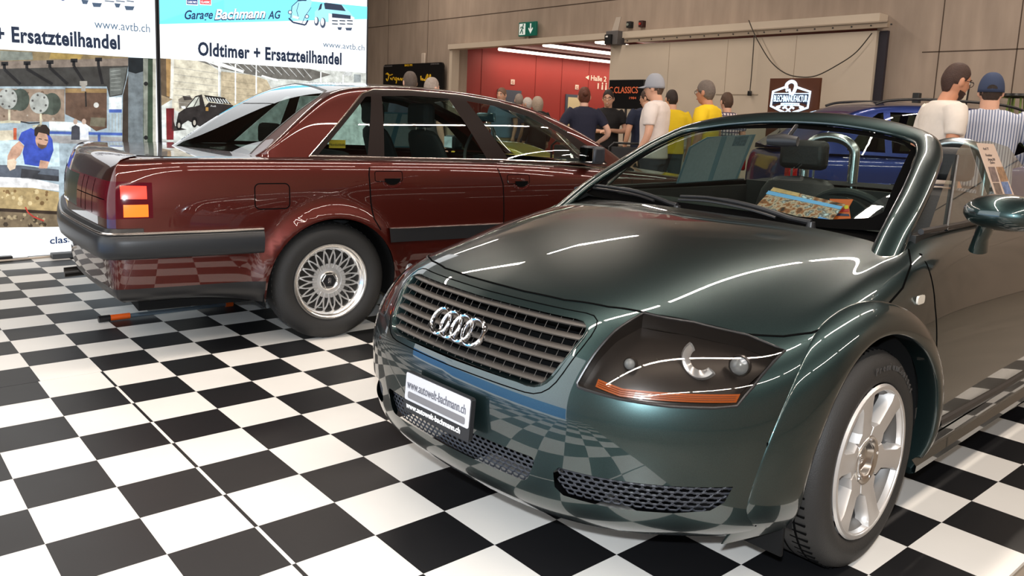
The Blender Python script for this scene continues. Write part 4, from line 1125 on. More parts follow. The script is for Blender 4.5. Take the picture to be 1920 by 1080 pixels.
# ---- six-spoke wheels
def six_wheel(parent, x, y, sgn, R=.317):
    w = thing('wheel', 'x', 'x'); del w['label']; del w['category']; w.location = (x, y, R); w.parent = parent
    if sgn < 0: w.rotation_euler = (0, 0, PI)
    ax = (0, 1, 0); hw = .1125; rr = .222
    t = MB(); t.lathe([(rr, hw-.014), (rr+.010, hw-.004), (rr+.035, hw+.003), (R-.03, hw-.004), (R-.012, hw-.018), (R-.003, hw-.04), (R, hw-.07), (R, -hw+.07), (R-.003, -hw+.04), (R-.012, -hw+.018), (R-.03, -hw+.004), (rr+.03, -hw), (rr, -hw+.012), (rr-.01, 0)], axis=ax, n=80, close=True)
    ty = t.build('tyre', rubber, w, sharp=50)
    g = MB()
    for k in range(70):
        a = 2*PI*k/70; d = np.array([math.cos(a), 0, math.sin(a)]); Rm = np.array([[d[0], 0, -d[2]], [0, 1, 0], [d[2], 0, d[0]]])
        for s_ in (-1, 1): g.box(d*(R-.0015)+np.array([0, s_*(hw-.062), 0]), (.0045, .050, .0045), Rm)
    g.build('tread_grooves', dark, ty, smooth=False)
    g = MB()
    for s_ in (-.045, 0, .045): g.lathe([(R+.0005, s_-.0035), (R+.0005, s_+.0035)], axis=ax, n=80)
    g.build('tread_channels', dark, ty)
    g = MB(); word = 'PremiumContact'; tot = 1.15
    for i, c_ in enumerate(word):
        a = math.radians(80)+tot*i/len(word); r_ = R-.052
        o_ = np.array([r_*math.cos(a), hw+.0025, r_*math.sin(a)]); xd = np.array([-math.sin(a), 0, math.cos(a)]); yd = np.array([math.cos(a), 0, math.sin(a)])
        try: g.text(c_, o_, xd, yd, .030, depth=.0012, bold=.01)
        except Exception: pass
    g.build('sidewall_lettering', mat('tyre_letter', (.045, .043, .042), .5), ty)
    r = MB(); r.lathe([(rr+.002, hw-.006), (rr-.004, hw+.001), (rr-.014, hw+.001), (rr-.016, hw-.006), (rr-.018, hw-.02)], axis=ax, n=80)
    ro_ = r.build('rim', alloy, w, sharp=40)
    r = MB(); r.lathe([(rr-.018, hw-.019), (rr-.026, hw-.03), (rr-.034, hw-.06), (rr-.038, -.02), (rr-.03, -hw+.02)], axis=ax, n=80)
    r.build('rim_barrel', mat('barrel_grey', (.13, .125, .12), .5, metal=.6), ro_, sharp=40)
    s = MB(); n = 6
    def face(r_): return hw+.000-.026*(1-min(1, r_/.20))**1.25-.0
    for k in range(n):
        a = 2*PI*k/n+math.radians(12); rows = []
        e1 = np.array([math.cos(a), 0, math.sin(a)]); e2 = np.array([-math.sin(a), 0, math.cos(a)])
        for r_ in (.045, .065, .085, .105, .13, .155, .18, .202, .211):
            hwid = .026+.005*((r_-.045)/.165)**1.0
            if r_ < .09: hwid = r_*math.tan(PI/6)*(1.0 if r_ < .075 else .96)
            hwid = max(hwid, .026) if r_ > .07 else hwid
            if r_ > .195: hwid += (r_-.195)*1.1
            yf = face(r_); dp = .040
            rows.append([e1*r_+e2*q*hwid+np.array([0, yf-z_, 0]) for q, z_ in ((-1.10, dp), (-1.04, .010), (-.94, .002), (-.5, 0), (0, 0), (.5, 0), (.94, .002), (1.04, .010), (1.10, dp))])
        s.grid(rows)
    s.lathe([(.205, hw-.004), (.2105, hw+.0015), (.219, hw+.001)], axis=ax, n=80)
    s.build('spokes', mat('wheel_silver', (.55, .53, .51), .40, metal=.7), w, sharp=28)
    c = MB(); c.lathe([(.072, hw-.034), (.073, hw-.018), (.069, hw-.013), (.052, hw-.014), (.048, hw-.018), (.041, hw-.032), (.034, hw-.037), (.0001, hw-.037)], axis=ax, n=48)
    cc = c.build('hub_cap', alloy_p if False else mat('hub_alloy', (.55, .52, .49), .22, metal=1), w, sharp=50)
    c = MB()
    for k in range(5):
        a = 2*PI*k/5+.5; c.cyl((.060*math.cos(a), hw-.020, .060*math.sin(a)), (.060*math.cos(a), hw-.0115, .060*math.sin(a)), .0045, n=8)
    c.build('wheel_bolts', chrome, cc)
    c = MB(); q = math.radians(-45)
    for k in range(4):
        cx_ = -.0165+.011*k
        pts = []
        for a in np.linspace(0, 2*PI, 17)[:-1]:
            u_, v_ = cx_+.0085*math.cos(a), .0085*math.sin(a)
            pts.append((-(u_*math.cos(q)-v_*math.sin(q)), hw-.0355, u_*math.sin(q)+v_*math.cos(q)))
        c.tube(pts, .0014, 5, closed=True)
    c.build('ring_badge', chrome, cc)
    b = MB(); b.lathe([(.0001, hw-.10), (.150, hw-.10), (.150, hw-.12)], axis=ax, n=48); b.lathe([(.155, hw-.13), (.215, hw-.13)], axis=ax, n=48)
    b.build('brake_disc', mat('brake_steel', (.20, .19, .18), .4, metal=.8), w)
    b = MB(); b.box((-.13, hw-.10, .03), (.07, .05, .16)); b.build('brake_caliper', mat('caliper', (.10, .10, .10), .5, metal=.5), w, bevel=.01)
    return w
for s in (1, -1): six_wheel(tt, 0, s*.722, s); six_wheel(tt, -2.425, s*.745, s)
# ================================================================== end wall, sliding door, red passage
beige = mat('beige_paint', lin((202, 188, 170)), .55, var=.04, vscale=1.5)
beige2 = mat('beige_steel', lin((160, 144, 126)), .45)
redw = mat('red_wall_paint', lin((150, 46, 40)), .6, var=.06, vscale=1)
slate = mat('slate_paint', lin((72, 78, 92)), .5)
LY = 10.8
wall('wall_passage_left', -12.45, -12.25, WALL_Y+.35, 24, 0, 3.1, redw)
wall('wall_passage_end', -12.45, -1.0, 24, 24.2, 0, 3.1, redw)
wall('wall_passage_right', -1.2, -1.0, WALL_Y+.35, 24, 0, 3.1, redw)
wall('ceiling_passage', -12.45, -1.0, WALL_Y+.35, 24.2, 3.08, 3.2, mat('red_ceiling', lin((120, 34, 30)), .6))
j = MB()
for y in (12.2, 14.1, 15.1, 16.2, 19.0): j.box((-12.246, y, 1.55), (.008, .012, 3.1))
struct(j.build('trim_1', mat('red_joint', lin((120, 34, 30)), .7), smooth=False))
for k, (y0, y1, cream) in enumerate(((12.76, 13.58, False), (15.28, 15.95, True))):
    m = MB(); m.box((-12.235, (y0+y1)/2, 1.0), (.04, y1-y0, 2.0)); o = struct(m.build('door_%d' % (k+1), slate, smooth=False))
    if cream:
        m = MB(); m.box((-12.212, (y0+y1)/2, .96), (.01, y1-y0-.16, 1.92)); m.build('door_leaf', mat('cream_leaf', lin((205, 190, 150)), .5), o, smooth=False)
    t = MB(); t.box((-12.24, (y0+y1)/2+.1, 2.22), (.02, .13, .13)); d = t.build('door_number_sign', mat('sign_white', lin((225, 205, 190)), .5), smooth=False)
    tag(d, ('small white letter sign above the plain slate door', 'small white letter sign above the cream leaf door')[k], 'sign')
    t = MB(); t.text('G', (-12.229, (y0+y1)/2+.06, 2.175), (0, 1, 0), (0, 0, 1), .11, depth=.002, bold=.02); t.build('letter', redw, d)
m = MB(); m.prism([(0, .06), (.14, .125), (.14, -.005)], (-12.245, 16.05, 2.46), (0, 1, 0), (0, 0, 1), .006)
h = m.build('direction_sign', mat('sign_white', 0), smooth=False); tag(h, 'white wall lettering with arrow pointing to the next hall on red wall', 'sign')
m = MB(); m.text('Halle 2', (-12.245, 16.28, 2.45), (0, 1, 0), (0, 0, 1), .21, width=.66, depth=.006, bold=.015); m.build('lettering', mat('sign_white', 0), h)
m = MB()
for y in (16.78, 16.94): m.ball((-12.24, y, 2.39), (.006, .03, .03), 10, 6); m.box((-12.24, y, 2.28), (.008, .07, .15), taper=.6)
m.box((-12.24, 16.60, 2.30), (.008, .05, .17)); m.build('washroom_symbols', mat('sign_white', 0), h)
for x, y0 in ((-11.75, 12.35), (-9.8, 12.1), (-8.1, 12.1)):
    m = MB(); m.tube([(x, y0, 2.985), (x, 22, 2.985)], .038, 12); o = m.build('passage_tube_light', mat('tube_glow', (1, 1, 1), .5, emit=(1, .88, .72), es=1.6))
    tag(o, {-11.75: 'long glowing tube light nearest the red wall in the passage', -9.8: 'long glowing tube light, second from the red wall', -8.1: 'short visible end of a glowing tube light beside the door motor'}[x], 'light')
    m = MB(); m.box((x, (y0+22)/2, 3.05), (.05, 22-y0, .06)); m.build('tube_mount', mat('mount', (.1, .03, .03), .5), o, smooth=False)
    area('passage_lamp', (x, (y0+22)/2, 2.93), .08, 22-y0, 22, (1, .86, .70))
# beam over the opening, runner rail, door leaf
m = MB(); m.box(((-11.72-1.18)/2, LY+.05, 2.898), (11.72-1.18, .26, .115)); struct(m.build('trim_2', beige, smooth=False))
m = MB(); m.box((-11.66, LY+.08, 1.42), (.11, .22, 2.84)); struct(m.build('trim_3', beige, smooth=False))
dl = MB(); dl.box(((-6.38-1.2)/2, LY-.02, 1.36), (6.38-1.2, .10, 2.70)); dlo = dl.build('door_3', beige, smooth=False); struct(dlo)
m = MB(); m.box(((-6.0-1.0)/2, LY-.11, 2.785), (4.95, .07, .09)); m.box(((-6.0-1.0)/2, LY-.15, 2.82), (4.95, .03, .02)); rl = m.build('door_rail', beige2, smooth=False); tag(rl, 'grey-beige runner rail along the top of the sliding door', 'rail')
m = MB()
for k in range(18): m.cyl((-5.9+.29*k, LY-.155, 2.775), (-5.9+.29*k, LY-.14, 2.775), .012, n=8)
m.build('rail_bolts', mat('bolt_dark', (.03, .03, .03), .5), rl)
m = MB(); m.box((-1.13, LY+.02, 1.36), (.12, .06, 2.7)); struct(m.build('trim_4', mat('dark_frame', lin((38, 34, 44)), .5), smooth=False))
for x in (-4.95, -3.72, -2.46): 
    m = MB(); m.box((x, LY-.0715, 1.36), (.006, .004, 2.68)); struct(m.build('trim_5', beige2, smooth=False))
def LP(u, v, y=LY-.09): return hit(u, v, (0, y, 0), (0, 1, 0))
m = MB(); a = LP(1155, 72); m.box(a, (.30, .26, .26)); mo = m.build('door_motor', mat('motor_grey', lin((95, 92, 92)), .5), bevel=.01); tag(mo, 'grey motor box at the left end of the sliding-door rail', 'motor')
m = MB(); m.box(a+np.array([-.05, -.15, -.03]), (.16, .06, .18)); m.build('motor_cover', blk, mo); m = MB(); m.box(a+np.array([-.07, -.185, .02]), (.05, .01, .03)); m.build('motor_label', white_m, mo)
m = MB(); b_ = LP(1150, 50); m.prism([(0, 0), (.16, 0), (.22, .26), (.10, .26)], (a[0]-.1, LY-.1, a[2]+.13), (1, 0, 0), (0, 0, 1), .02); m.build('motor_bracket', mat('bracket', lin((190, 178, 165)), .4), mo)
for u, v, c_, lb in ((1181, 46.5, (30, 32, 34), 'small black switch box above the sliding-door beam'), (1204, 45, (60, 30, 28), 'small switch box with a red button above the sliding-door beam')):
    m = MB(); p = LP(u, v, WALL_Y-.05); m.box(p, (.10, .10, .12)); o = m.build('switch_box', mat('sw%d' % u, lin(c_), .5), bevel=.006); tag(o, lb, 'switch')
    m = MB(); m.cyl(p+np.array([-.01, -.05, 0]), p+np.array([-.01, -.065, 0]), .025, n=14); m.build('button', mat('btn%d' % u, lin((170, 40, 30) if u > 1200 else (140, 150, 140)), .4), o)
# cables on the leaf
def cable(pts, r=.009, n=10): m = MB(); m.tube(catmull(pts, n), r, 6); return m
P3 = lambda *L: [LP(u, v, LY-.19) for u, v in L]
o = cable(P3((1414, 66), (1412, 100), (1409, 140), (1406, 172))).build('hanging_cable', mat('cable', lin((60, 54, 48)), .6)); tag(o, 'straight dark cable hanging down the sliding door to a small plug', 'cable')
m = MB(); m.box(LP(1405.5, 175, LY-.12), (.06, .05, .08)); m.build('plug', blk, o, bevel=.01)
P3 = lambda *L: [LP(u, v, LY-.24) for u, v in L]
o = cable(P3((1404, 38), (1412, 58), (1424, 82), (1445, 115), (1470, 136), (1497, 144), (1530, 142), (1570, 122), (1605, 98), (1635, 62))).build('looped_cable', mat('cable', 0)); tag(o, 'thin cable sagging in a wide loop across the sliding door', 'cable')
m = MB(); m.box(((-3.9-3.05)/2, LY-.075, LP(1360, 177)[2]), (.82, .008, .012)); o = m.build('cable_duct', beige2, smooth=False); tag(o, 'thin horizontal conduit beside the hanging cable plug', 'conduit')
# joints in the concrete
for x0, x1, z, nm in ((-24, 16, 3.62, 0), (-24, 16, 2.25, 1)):
    if nm == 0:
        m = MB(); m.box(((x0+x1)/2, WALL_Y-.0015, z), (x1-x0, .003, .02)); struct(m.build('trim_6', mat('joint', lin((78, 64, 54)), .9), smooth=False))
m = MB(); m.box((7.5, WALL_Y-.0015, LP(1700, 99, WALL_Y)[2]), (16.3, .003, .015)); struct(m.build('trim_7', mat('joint', 0), smooth=False))
for x in (-.42, .55, 3.2, -13.0, -14.9): m = MB(); m.box((x, WALL_Y-.0015, 3.3), (.014, .003, 6.5)); struct(m.build('trim_8', mat('joint', 0), smooth=False))
# exit sign
p0 = LP(978, 67, WALL_Y-.06); 
m = MB(); c = LP(990, 54.5, WALL_Y-.10); m.box(c, (.56, .06, .30)); ex_ = m.build('exit_sign', mat('exit_green', lin((10, 92, 76)), .4, emit=lin((10, 92, 76)), es=.06), bevel=.006)
tag(ex_, 'green emergency exit sign with running figure and down arrow', 'sign')
fy = c[1]-.033
m = MB(); m.prism(rrect(.20, .24, .01), (c[0]-.155, fy, c[2]), (1, 0, 0), (0, 0, 1), -.004); m.build('door_symbol', mat('exit_white', (.8, .85, .82), .4, emit=(.8, .9, .85), es=.08), ex_)
m = MB(); X = lambda pts: [(c[0]-.155+a, b) for a, b in pts]
for pts in ([(.035, .085), (.02, .03), (-.01, -.01)], [(-.01, -.01), (.02, -.05), (.03, -.10)], [(-.01, -.01), (-.035, -.05), (-.06, -.09)], [(.02, .045), (-.03, .05), (-.05, .02)], [(.02, .045), (.05, .01)]):
    m.tube([(c[0]-.155+a, fy-.006, c[2]+b) for a, b in pts], .010, 6)
m.ball((c[0]-.115, fy-.006, c[2]+.098), .016, 10, 8); m.build('running_figure', mat('exit_green', 0), ex_)
m = MB(); m.box((c[0]+.12, fy-.002, c[2]+.03), (.035, .004, .16)); m.prism([(-.075, .01), (-.06, .035), (0, -.03), (.06, .035), (.075, .01), (0, -.095)], (c[0]+.12, fy-.0, c[2]-.01), (1, 0, 0), (0, 0, 1), -.004); m.build('down_arrow', mat('exit_white', 0), ex_)
m = MB(); m.cyl((c[0]-.05, WALL_Y-.05, c[2]-.14), (c[0]-.05, WALL_Y-.05, c[2]-.32), .03, n=8); m.build('sign_conduit', beige2, ex_)
# fixtures of the hall strip lights (above the view; they show as reflections)
for x, y0, y1, z in TUBES:
    m = MB(); m.box((x, (y0+y1)/2, z+.05), (.16, y1-y0, .08)); o = m.build('strip_light_housing', mat('housing', (.5, .5, .5), .5), smooth=False)
    tag(o, 'long ceiling strip-light housing running the length of the hall', 'light', 'ceiling strip-light runs')
    m = MB()
    for yy in np.linspace(y0+.3, y1-.3, 6): m.cyl((x, yy, z+.08), (x, yy, HALL_H-.004), .012, n=6)
    m.build('suspension_rods', mat('housing', 0), o)
# long red direction board high up on the front wall (mirrored in the roadster's bonnet)

# ================================================================== lit banner walls behind the saloon
def emi(name, c, s=1.0):
    return mat(name, tuple(x*.25 for x in c), .35, emit=c, es=s)
GL = .33
def bl(u, v, lay=0): return hit(u, v, (PX+.0012*lay, 0, 0), (1, 0, 0))
def plain(col, k=1.0): return mat('print_%02x%02x%02x' % tuple(int(c) for c in col), tuple(x*.25 for x in lin(col)), .35, emit=lin(col), es=GL*k)
def printed(col, k=1.0):
    """photographic print: the flat ink tone broken up by fine grain and blotches"""
    nm = 'photo_%02x%02x%02x' % tuple(int(c) for c in col)
    if nm in _M: return _M[nm]
    g = sum(col)/3; c2 = tuple(x*.78+g*.22 for x in col); m = plain(c2, k).copy(); m.name = nm; _M[nm] = m
    nt = m.node_tree; b = nt.nodes['Principled BSDF']; tc = nt.nodes.new('ShaderNodeTexCoord')
    n1 = nt.nodes.new('ShaderNodeTexNoise'); n1.inputs['Scale'].default_value = 14; n1.inputs['Detail'].default_value = 9; n1.inputs['Roughness'].default_value = .68
    nt.links.new(tc.outputs['Object'], n1.inputs['Vector'])
    mr = nt.nodes.new('ShaderNodeMapRange'); mr.inputs['From Min'].default_value = .3; mr.inputs['From Max'].default_value = .7; mr.inputs['To Min'].default_value = .42; mr.inputs['To Max'].default_value = 1.30
    nt.links.new(n1.outputs['Fac'], mr.inputs['Value']); vm = nt.nodes.new('ShaderNodeVectorMath'); vm.operation = 'SCALE'; vm.inputs[0].default_value = lin(c2)
    nt.links.new(mr.outputs[0], vm.inputs['Scale']); nt.links.new(vm.outputs[0], b.inputs['Emission Color'])
    return m
class Banner:
    def __init__(s, name, label, y0, y1, ztop=3.0):
        s.root = thing(name, label, 'banner', (PX, (y0+y1)/2, 0), 0, None); s.y0, s.y1 = y0, y1; s.ym = (y0+y1)/2
        m = MB(); m.box((-.07, 0, ztop/2+.01), (.13, y1-y0-.004, ztop)); m.build('light_box', emi('banner_white', (.93, .97, 1.0), GL*1.05), s.root, smooth=False)
        m = MB()
        for yy in (-(y1-y0)/2+.006, (y1-y0)/2-.006): m.box((-.066, yy, ztop/2+.01), (.145, .012, ztop))
        m.box((-.066, 0, .02), (.145, y1-y0, .035)); m.build('light_box_frame', mat('alu_frame', lin((60, 62, 66)), .4, metal=.6), s.root, smooth=False)
        s.acc = {}
    def poly(s, part, col, pts, lay=1, k=1.0):
        """pts are photo positions on the printed face"""
        key = (part, tuple(col), k)
        m = s.acc.setdefault(key, MB()); q = [bl(u, v) for u, v in pts]
        for p_ in q: p_[1] = min(max(p_[1], s.y0+.013), s.y1-.013)
        m.prism([(p[1]-s.ym, p[2]) for p in q], (.0005+.0011*lay, 0, 0), (0, 1, 0), (0, 0, 1), .0006)
    def line(s, part, col, pts, w, lay=2):
        for (a, b), (c_, d) in zip(pts[:-1], pts[1:]):
            L = math.hypot(c_-a, d-b) or 1; nx, ny = -(d-b)/L*w/2, (c_-a)/L*w/2
            s.poly(part, col, [(a+nx, b+ny), (c_+nx, d+ny), (c_-nx, d-ny), (a-nx, b-ny)], lay)
    def disc(s, part, col, u, v, r, lay=2, ry=None, n=20):
        s.poly(part, col, [(u+r*math.cos(2*PI*k/n), v+(ry or r)*math.sin(2*PI*k/n)) for k in range(n)], lay)
    def text(s, part, col, txt, a, b, h, bold=0, lay=3, shear=0, track=1.0):
        """text from photo point a to b (baseline), letter height h px"""
        key = (part, tuple(col), 1.0); m = s.acc.setdefault(key, MB())
        A, B, H = bl(*a), bl(*b), bl(a[0], a[1]-h); x = B-A; L = np.linalg.norm(x); x = x/L; hh = np.linalg.norm(H-A)
        o = A-np.array([PX, s.ym, 0])+np.array([.0005+.0011*lay, 0, 0])
        m.text(txt, o, x, (0, 0, 1), hh/.72, width=L, depth=.0006, bold=bold, shear=shear, track=track)
    def done(s):
        for i, ((part, col, k), m) in enumerate(s.acc.items()):
            m.build(part, (printed if part.startswith('picture') else plain)(col, k), s.root, smooth=False)
NAVY = (28, 48, 84)
B2 = Banner('light_banner', 'lit banner wall reading Oldtimer + Ersatzteilhandel above a workshop picture with a lifted black car', 1.284, 3.30)
B2.poly('blue_band', (118, 214, 242), [(296, -30), (296, 45), (690, 36), (692, 13), (560, 0), (560, -30)], 1)
B2.poly('blue_band', (118, 214, 242), [(296, 40), (296, 45), (420, 41), (420, 0)], 1)
B2.text('company_lettering', NAVY, 'Garage', (346, 36), (399, 35), 17, bold=.02, shear=.25)
B2.text('company_shadow', NAVY, 'Bachmann', (401, 37.5), (498, 34.5), 19, bold=.045, shear=.25, lay=3)
B2.text('company_lettering_white', (255, 255, 255), 'Bachmann', (402.5, 36), (497, 33), 19, bold=.02, shear=.25, lay=4)
B2.text('company_lettering', NAVY, 'AG', (502, 35.5), (526, 34.5), 15, bold=.02, shear=.25)
B2.text('headline', (24, 38, 60), 'Oldtimer + Ersatzteilhandel', (371, 103), (640, 121), 25, bold=.036, track=1.07)
B2.text('web_address', (70, 96, 120), 'www.avtb.ch', (605, 88), (683, 95), 12, bold=.0)
for u0, c_, t1 in ((350, (30, 60, 120), 'CLASSIC PARTS'), (375, (214, 60, 72), 'CLASSIC')):
    B2.poly('small_badge', (245, 248, 250), [(u0-1, -8), (u0+21, -8), (u0+21, 10.5), (u0-1, 9)], 2); B2.poly('small_badge_field', c_, [(u0, -8), (u0+20, -8), (u0+20, 8.5), (u0, 7.5)], 3)
    B2.text('badge_lettering', (250, 250, 250), t1, (u0+1.5, 5.5), (u0+18.5, 6.3), 4.2, bold=.02, lay=4)
# line drawing of a round old car and a boxy hatchback
B2.poly('drawing_blue', (150, 214, 236), [(543, 30), (548, 12), (560, 0), (572, -8), (585, 2), (578, 25), (575, 40), (555, 38), (545, 36)], 2)
B2.line('drawing_ink', (40, 62, 92), [(545, 34), (547, 12), (558, 2), (575, 0)], 1.4, 3); B2.line('drawing_ink', (40, 62, 92), [(560, 5), (556, 20), (560, 36)], 1, 3); B2.line('drawing_ink', (40, 62, 92), [(583, 14), (572, 30), (566, 44)], 1, 3)
for a, b in (((541, 34), (549, 42)), ((549, 42), (572, 47)), ((572, 47), (577, 38))): B2.line('drawing_ink', (30, 48, 78), [a, b], 3, 3)
B2.disc('drawing_ink', (40, 62, 92), 543.5, 23, 4, 3); B2.disc('drawing_white', (240, 248, 250), 543.5, 23, 2.6, 4); B2.disc('drawing_ink', (40, 62, 92), 575, 31, 4, 3); B2.disc('drawing_white', (240, 248, 250), 575, 31, 2.6, 4)
B2.poly('drawing_white', (240, 248, 250), [(549, 29), (560, 32), (559, 36), (548, 33)], 4); B2.poly('drawing_ink', (40, 62, 92), [(556, -6), (574, -4), (574, 2), (557, 1)], 3)
B2.poly('drawing_blue', (150, 214, 236), [(590, 22), (604, 8), (640, 8), (655, 22), (663, 32), (662, 45), (620, 42), (590, 40)], 2)
B2.poly('drawing_ink', (42, 54, 74), [(607, 6), (611, 5), (640, 9), (648, 21), (609, 17)], 3); B2.poly('drawing_ink', (42, 54, 74), [(600, 8), (604, 6), (602, 17), (596, 20)], 3)
B2.poly('drawing_white', (240, 248, 250), [(616, 25), (622, 27), (622, 33), (657, 36), (657, 30), (664, 33), (663, 50), (640, 50), (616, 48)], 3)
B2.poly('drawing_ink', (42, 54, 74), [(622, 25), (657, 29), (657, 36), (622, 33)], 4)
for yy in (37.5, 43.5):
    for x0, x1 in ((622, 633), (636, 647), (650, 661)): B2.poly('drawing_ink', (42, 54, 74), [(x0, yy), (x1, yy+.8), (x1, yy+3), (x0, yy+2.2)], 4)
for u_, v_, r_ in ((605, 43, 7), (593, 40, 6)): B2.disc('drawing_ink', (60, 74, 96), u_, v_, r_*.75, 3, ry=r_*1.4); B2.disc('drawing_white', (240, 248, 250), u_-1, v_-2, r_*.45, 4, ry=r_)
for x0, x1, y_ in ((632, 641, 51), (647, 660, 52)): B2.poly('drawing_ink', (60, 74, 96), [(x0, y_), (x1, y_), (x1-2, y_+5.5), (x0+2, y_+5)], 3)
for u0, v0, s_ in ((600, 13, 4), ): pass
# workshop picture
B2.poly('picture_ground', (196, 202, 196), [(295, 108.5), (688, 137), (688, 425), (295, 425)], 1)
B2.poly('picture_wall', (206, 200, 176), [(326, 111), (385, 115), (409, 132), (409, 180), (395, 230), (322, 205)], 2)
B2.poly('picture_wall', (188, 172, 138), [(414, 134), (470, 140), (500, 150), (520, 190), (430, 230), (414, 180)], 2)
B2.poly('picture_roof', (104, 102, 96), [(370, 114), (580, 129), (620, 140), (580, 152), (560, 150), (520, 148), (470, 140), (410, 128)], 3)
for k in range(14): B2.line('picture_roof_bars', (196, 200, 200), [(385+14*k, 114+k), (402+14*k, 126+k*1.6)], 1.0, 4)
B2.poly('picture_white_beam', (236, 240, 240), [(378, 113), (412, 117), (456, 132), (456, 137), (412, 124), (414, 136), (410, 134), (408, 124)], 5)
for a, b in (((402, 119), (456, 135)), ((490, 142), (521, 151))): B2.line('picture_lamps', (255, 255, 250), [a, b], 3, 6)
for u_, t_, b_ in ((410, 118, 180), (441, 120, 194), (480, 122, 176), (601, 135, 158), (643, 140, 160)): B2.line('picture_posts', (232, 236, 236), [(u_, t_), (u_, b_)], 2.4, 5)
for k in range(6): B2.line('picture_wall_joints', (160, 158, 148), [(326, 126+13*k), (408, 138+12*k)], .9, 4)
for k in range(5): B2.line('picture_wall_joints', (156, 144, 116), [(416, 150+12*k), (478, 158+11*k)], .9, 4)
B2.poly('picture_pillar', (96, 78, 58), [(295, 109), (320, 110.5), (320, 182), (295, 192)], 3); B2.poly('picture_pillar', (170, 130, 74), [(311, 110), (320, 111), (319, 182), (312, 180)], 4); B2.poly('picture_post_light', (220, 220, 208), [(320, 111), (326, 111), (324, 186), (318, 184)], 4)
B2.poly('picture_pillar', (150, 128, 96), [(296, 178), (323, 186), (296, 198)], 4)
B2.poly('picture_lift', (122, 28, 34), [(311, 203), (326, 203), (325, 262), (312, 262)], 4); B2.poly('picture_lift_arm', (60, 56, 54), [(322, 212), (328, 236), (350, 243), (322, 246)], 4)
B2.poly('picture_box', (226, 236, 240), [(296, 225), (310, 226), (310, 260), (296, 260)], 3)
B2.poly('picture_engine', (130, 122, 108), [(334, 186), (345, 180), (362, 184), (352, 200), (336, 204)], 3); B2.poly('picture_engine', (60, 54, 50), [(342, 180), (356, 179), (360, 187), (345, 188)], 4)
B2.poly('picture_car_body', (44, 40, 40), [(331, 226), (334, 212), (348, 202), (366, 180), (378, 177), (384, 200), (391, 192), (436, 197), (440, 206), (420, 222), (396, 230), (392, 236), (380, 240), (352, 226), (340, 234), (334, 238)], 5)
B2.poly('picture_car_glass', (186, 192, 180), [(350, 202), (366, 183), (372, 181), (362, 200)], 6); B2.poly('picture_car_glass', (178, 184, 172), [(364, 200), (373, 182), (374, 197)], 6)
B2.poly('picture_car_rear', (30, 28, 30), [(382, 178), (420, 183), (434, 196), (390, 190)], 6)
for k in range(8): B2.line('picture_louvres', (200, 208, 206), [(387+5*k, 182+.6*k), (392+5.2*k, 190+.6*k)], 1.8, 7)
B2.poly('picture_mirror', (226, 232, 230), [(339, 199), (347, 199), (347, 204), (340, 203)], 7); B2.poly('picture_car_lamp', (190, 140, 60), [(385, 201), (390, 201), (390, 208), (385, 208)], 7)
B2.text('picture_car_letters', (220, 222, 222), 'Audi', (394, 200), (404, 200.6), 3.4, lay=7)
for u_, v_ in ((335, 234), (364, 229)): B2.disc('picture_wheels', (20, 20, 22), u_, v_, 5.5, 6, ry=10); B2.disc('picture_wheel_hubs', (170, 164, 150), u_, v_+1, 2.6, 7, ry=5)
B2.disc('picture_fan', (206, 212, 212), 652, 138, 8, 5, ry=4); B2.poly('picture_dark_panel', (140, 150, 152), [(663, 139), (676, 140), (676, 154), (663, 154)], 5)
B2.done()
B1 = Banner('light_banner', 'lit banner wall reading + Ersatzteilhandel above a picture of a mechanic in a blue shirt', -.76, 1.276)
B1.text('headline', (24, 38, 60), '+ Ersatzteilhandel', (-9, 76), (225, 92), 29, bold=.036, track=1.07)
B1.text('web_address', (70, 96, 120), 'www.avtb.ch', (177, 52.5), (281, 61), 17, bold=.0)
B1.poly('drawing_ink', (66, 84, 130), [(100, -6), (118, 2), (130, -4)], 3)
for x0, x1, b_ in ((152, 166, 7.5), (172, 191, 13), (214, 226, 14), (233, 252, 19)): B1.poly('drawing_ink', (66, 84, 106), [(x0, b_-8), (x1, b_-7), (x1-3, b_+.5), (x0+3, b_)], 3)
for yy in (-6, 0.5):
    for x0, x1 in ((196, 214), (217, 234), (237, 251)): B1.poly('drawing_ink', (66, 84, 106), [(x0, yy), (x1, yy+2), (x1, yy+4), (x0, yy+2)], 3)
B1.poly('picture_ground', (150, 172, 184), [(-40, 90), (292.3, 110), (292.3, 430), (-40, 430)], 1)
def rawq(B, part, col, y0, y1, z0, z1, lay=1, fn=None):
    m = B.acc.setdefault((part, tuple(col), 1.0), MB()); m.prism([(y0-B.ym, z0), (y1-B.ym, z0), (y1-B.ym, z1), (y0-B.ym, z1)], (.0005+.0011*lay, 0, 0), (0, 1, 0), (0, 0, 1), .0006)
rawq(B1, 'picture_unseen_fill', (84, 74, 62), B1.y0+.013, -.02, .36, 1.59)  # unseen end of the print, added dark to dim its reflection in the saloon
rawq(B1, 'picture_unseen_dark', (38, 36, 36), B1.y0+.10, -.12, .95, 1.40, 2); rawq(B1, 'picture_rusty_sill', (150, 124, 84), B1.y0+.013, -.02, .50, .72, 2)  # more of the added dark fill, out of view
B1.poly('picture_rust_beam', (136, 116, 78), [(-40, 90), (240, 107), (240, 125), (150, 126), (0, 129), (-40, 129)], 2); B1.poly('picture_rust_patch', (168, 138, 66), [(95, 99), (156, 103), (150, 112), (92, 110)], 3); B1.poly('picture_beam_face', (126, 112, 100), [(-40, 116), (240, 109), (240, 124), (150, 126), (-40, 130)], 3); B1.poly('picture_rust_patch', (120, 128, 118), [(0, 95), (60, 98), (62, 112), (0, 114)], 3)
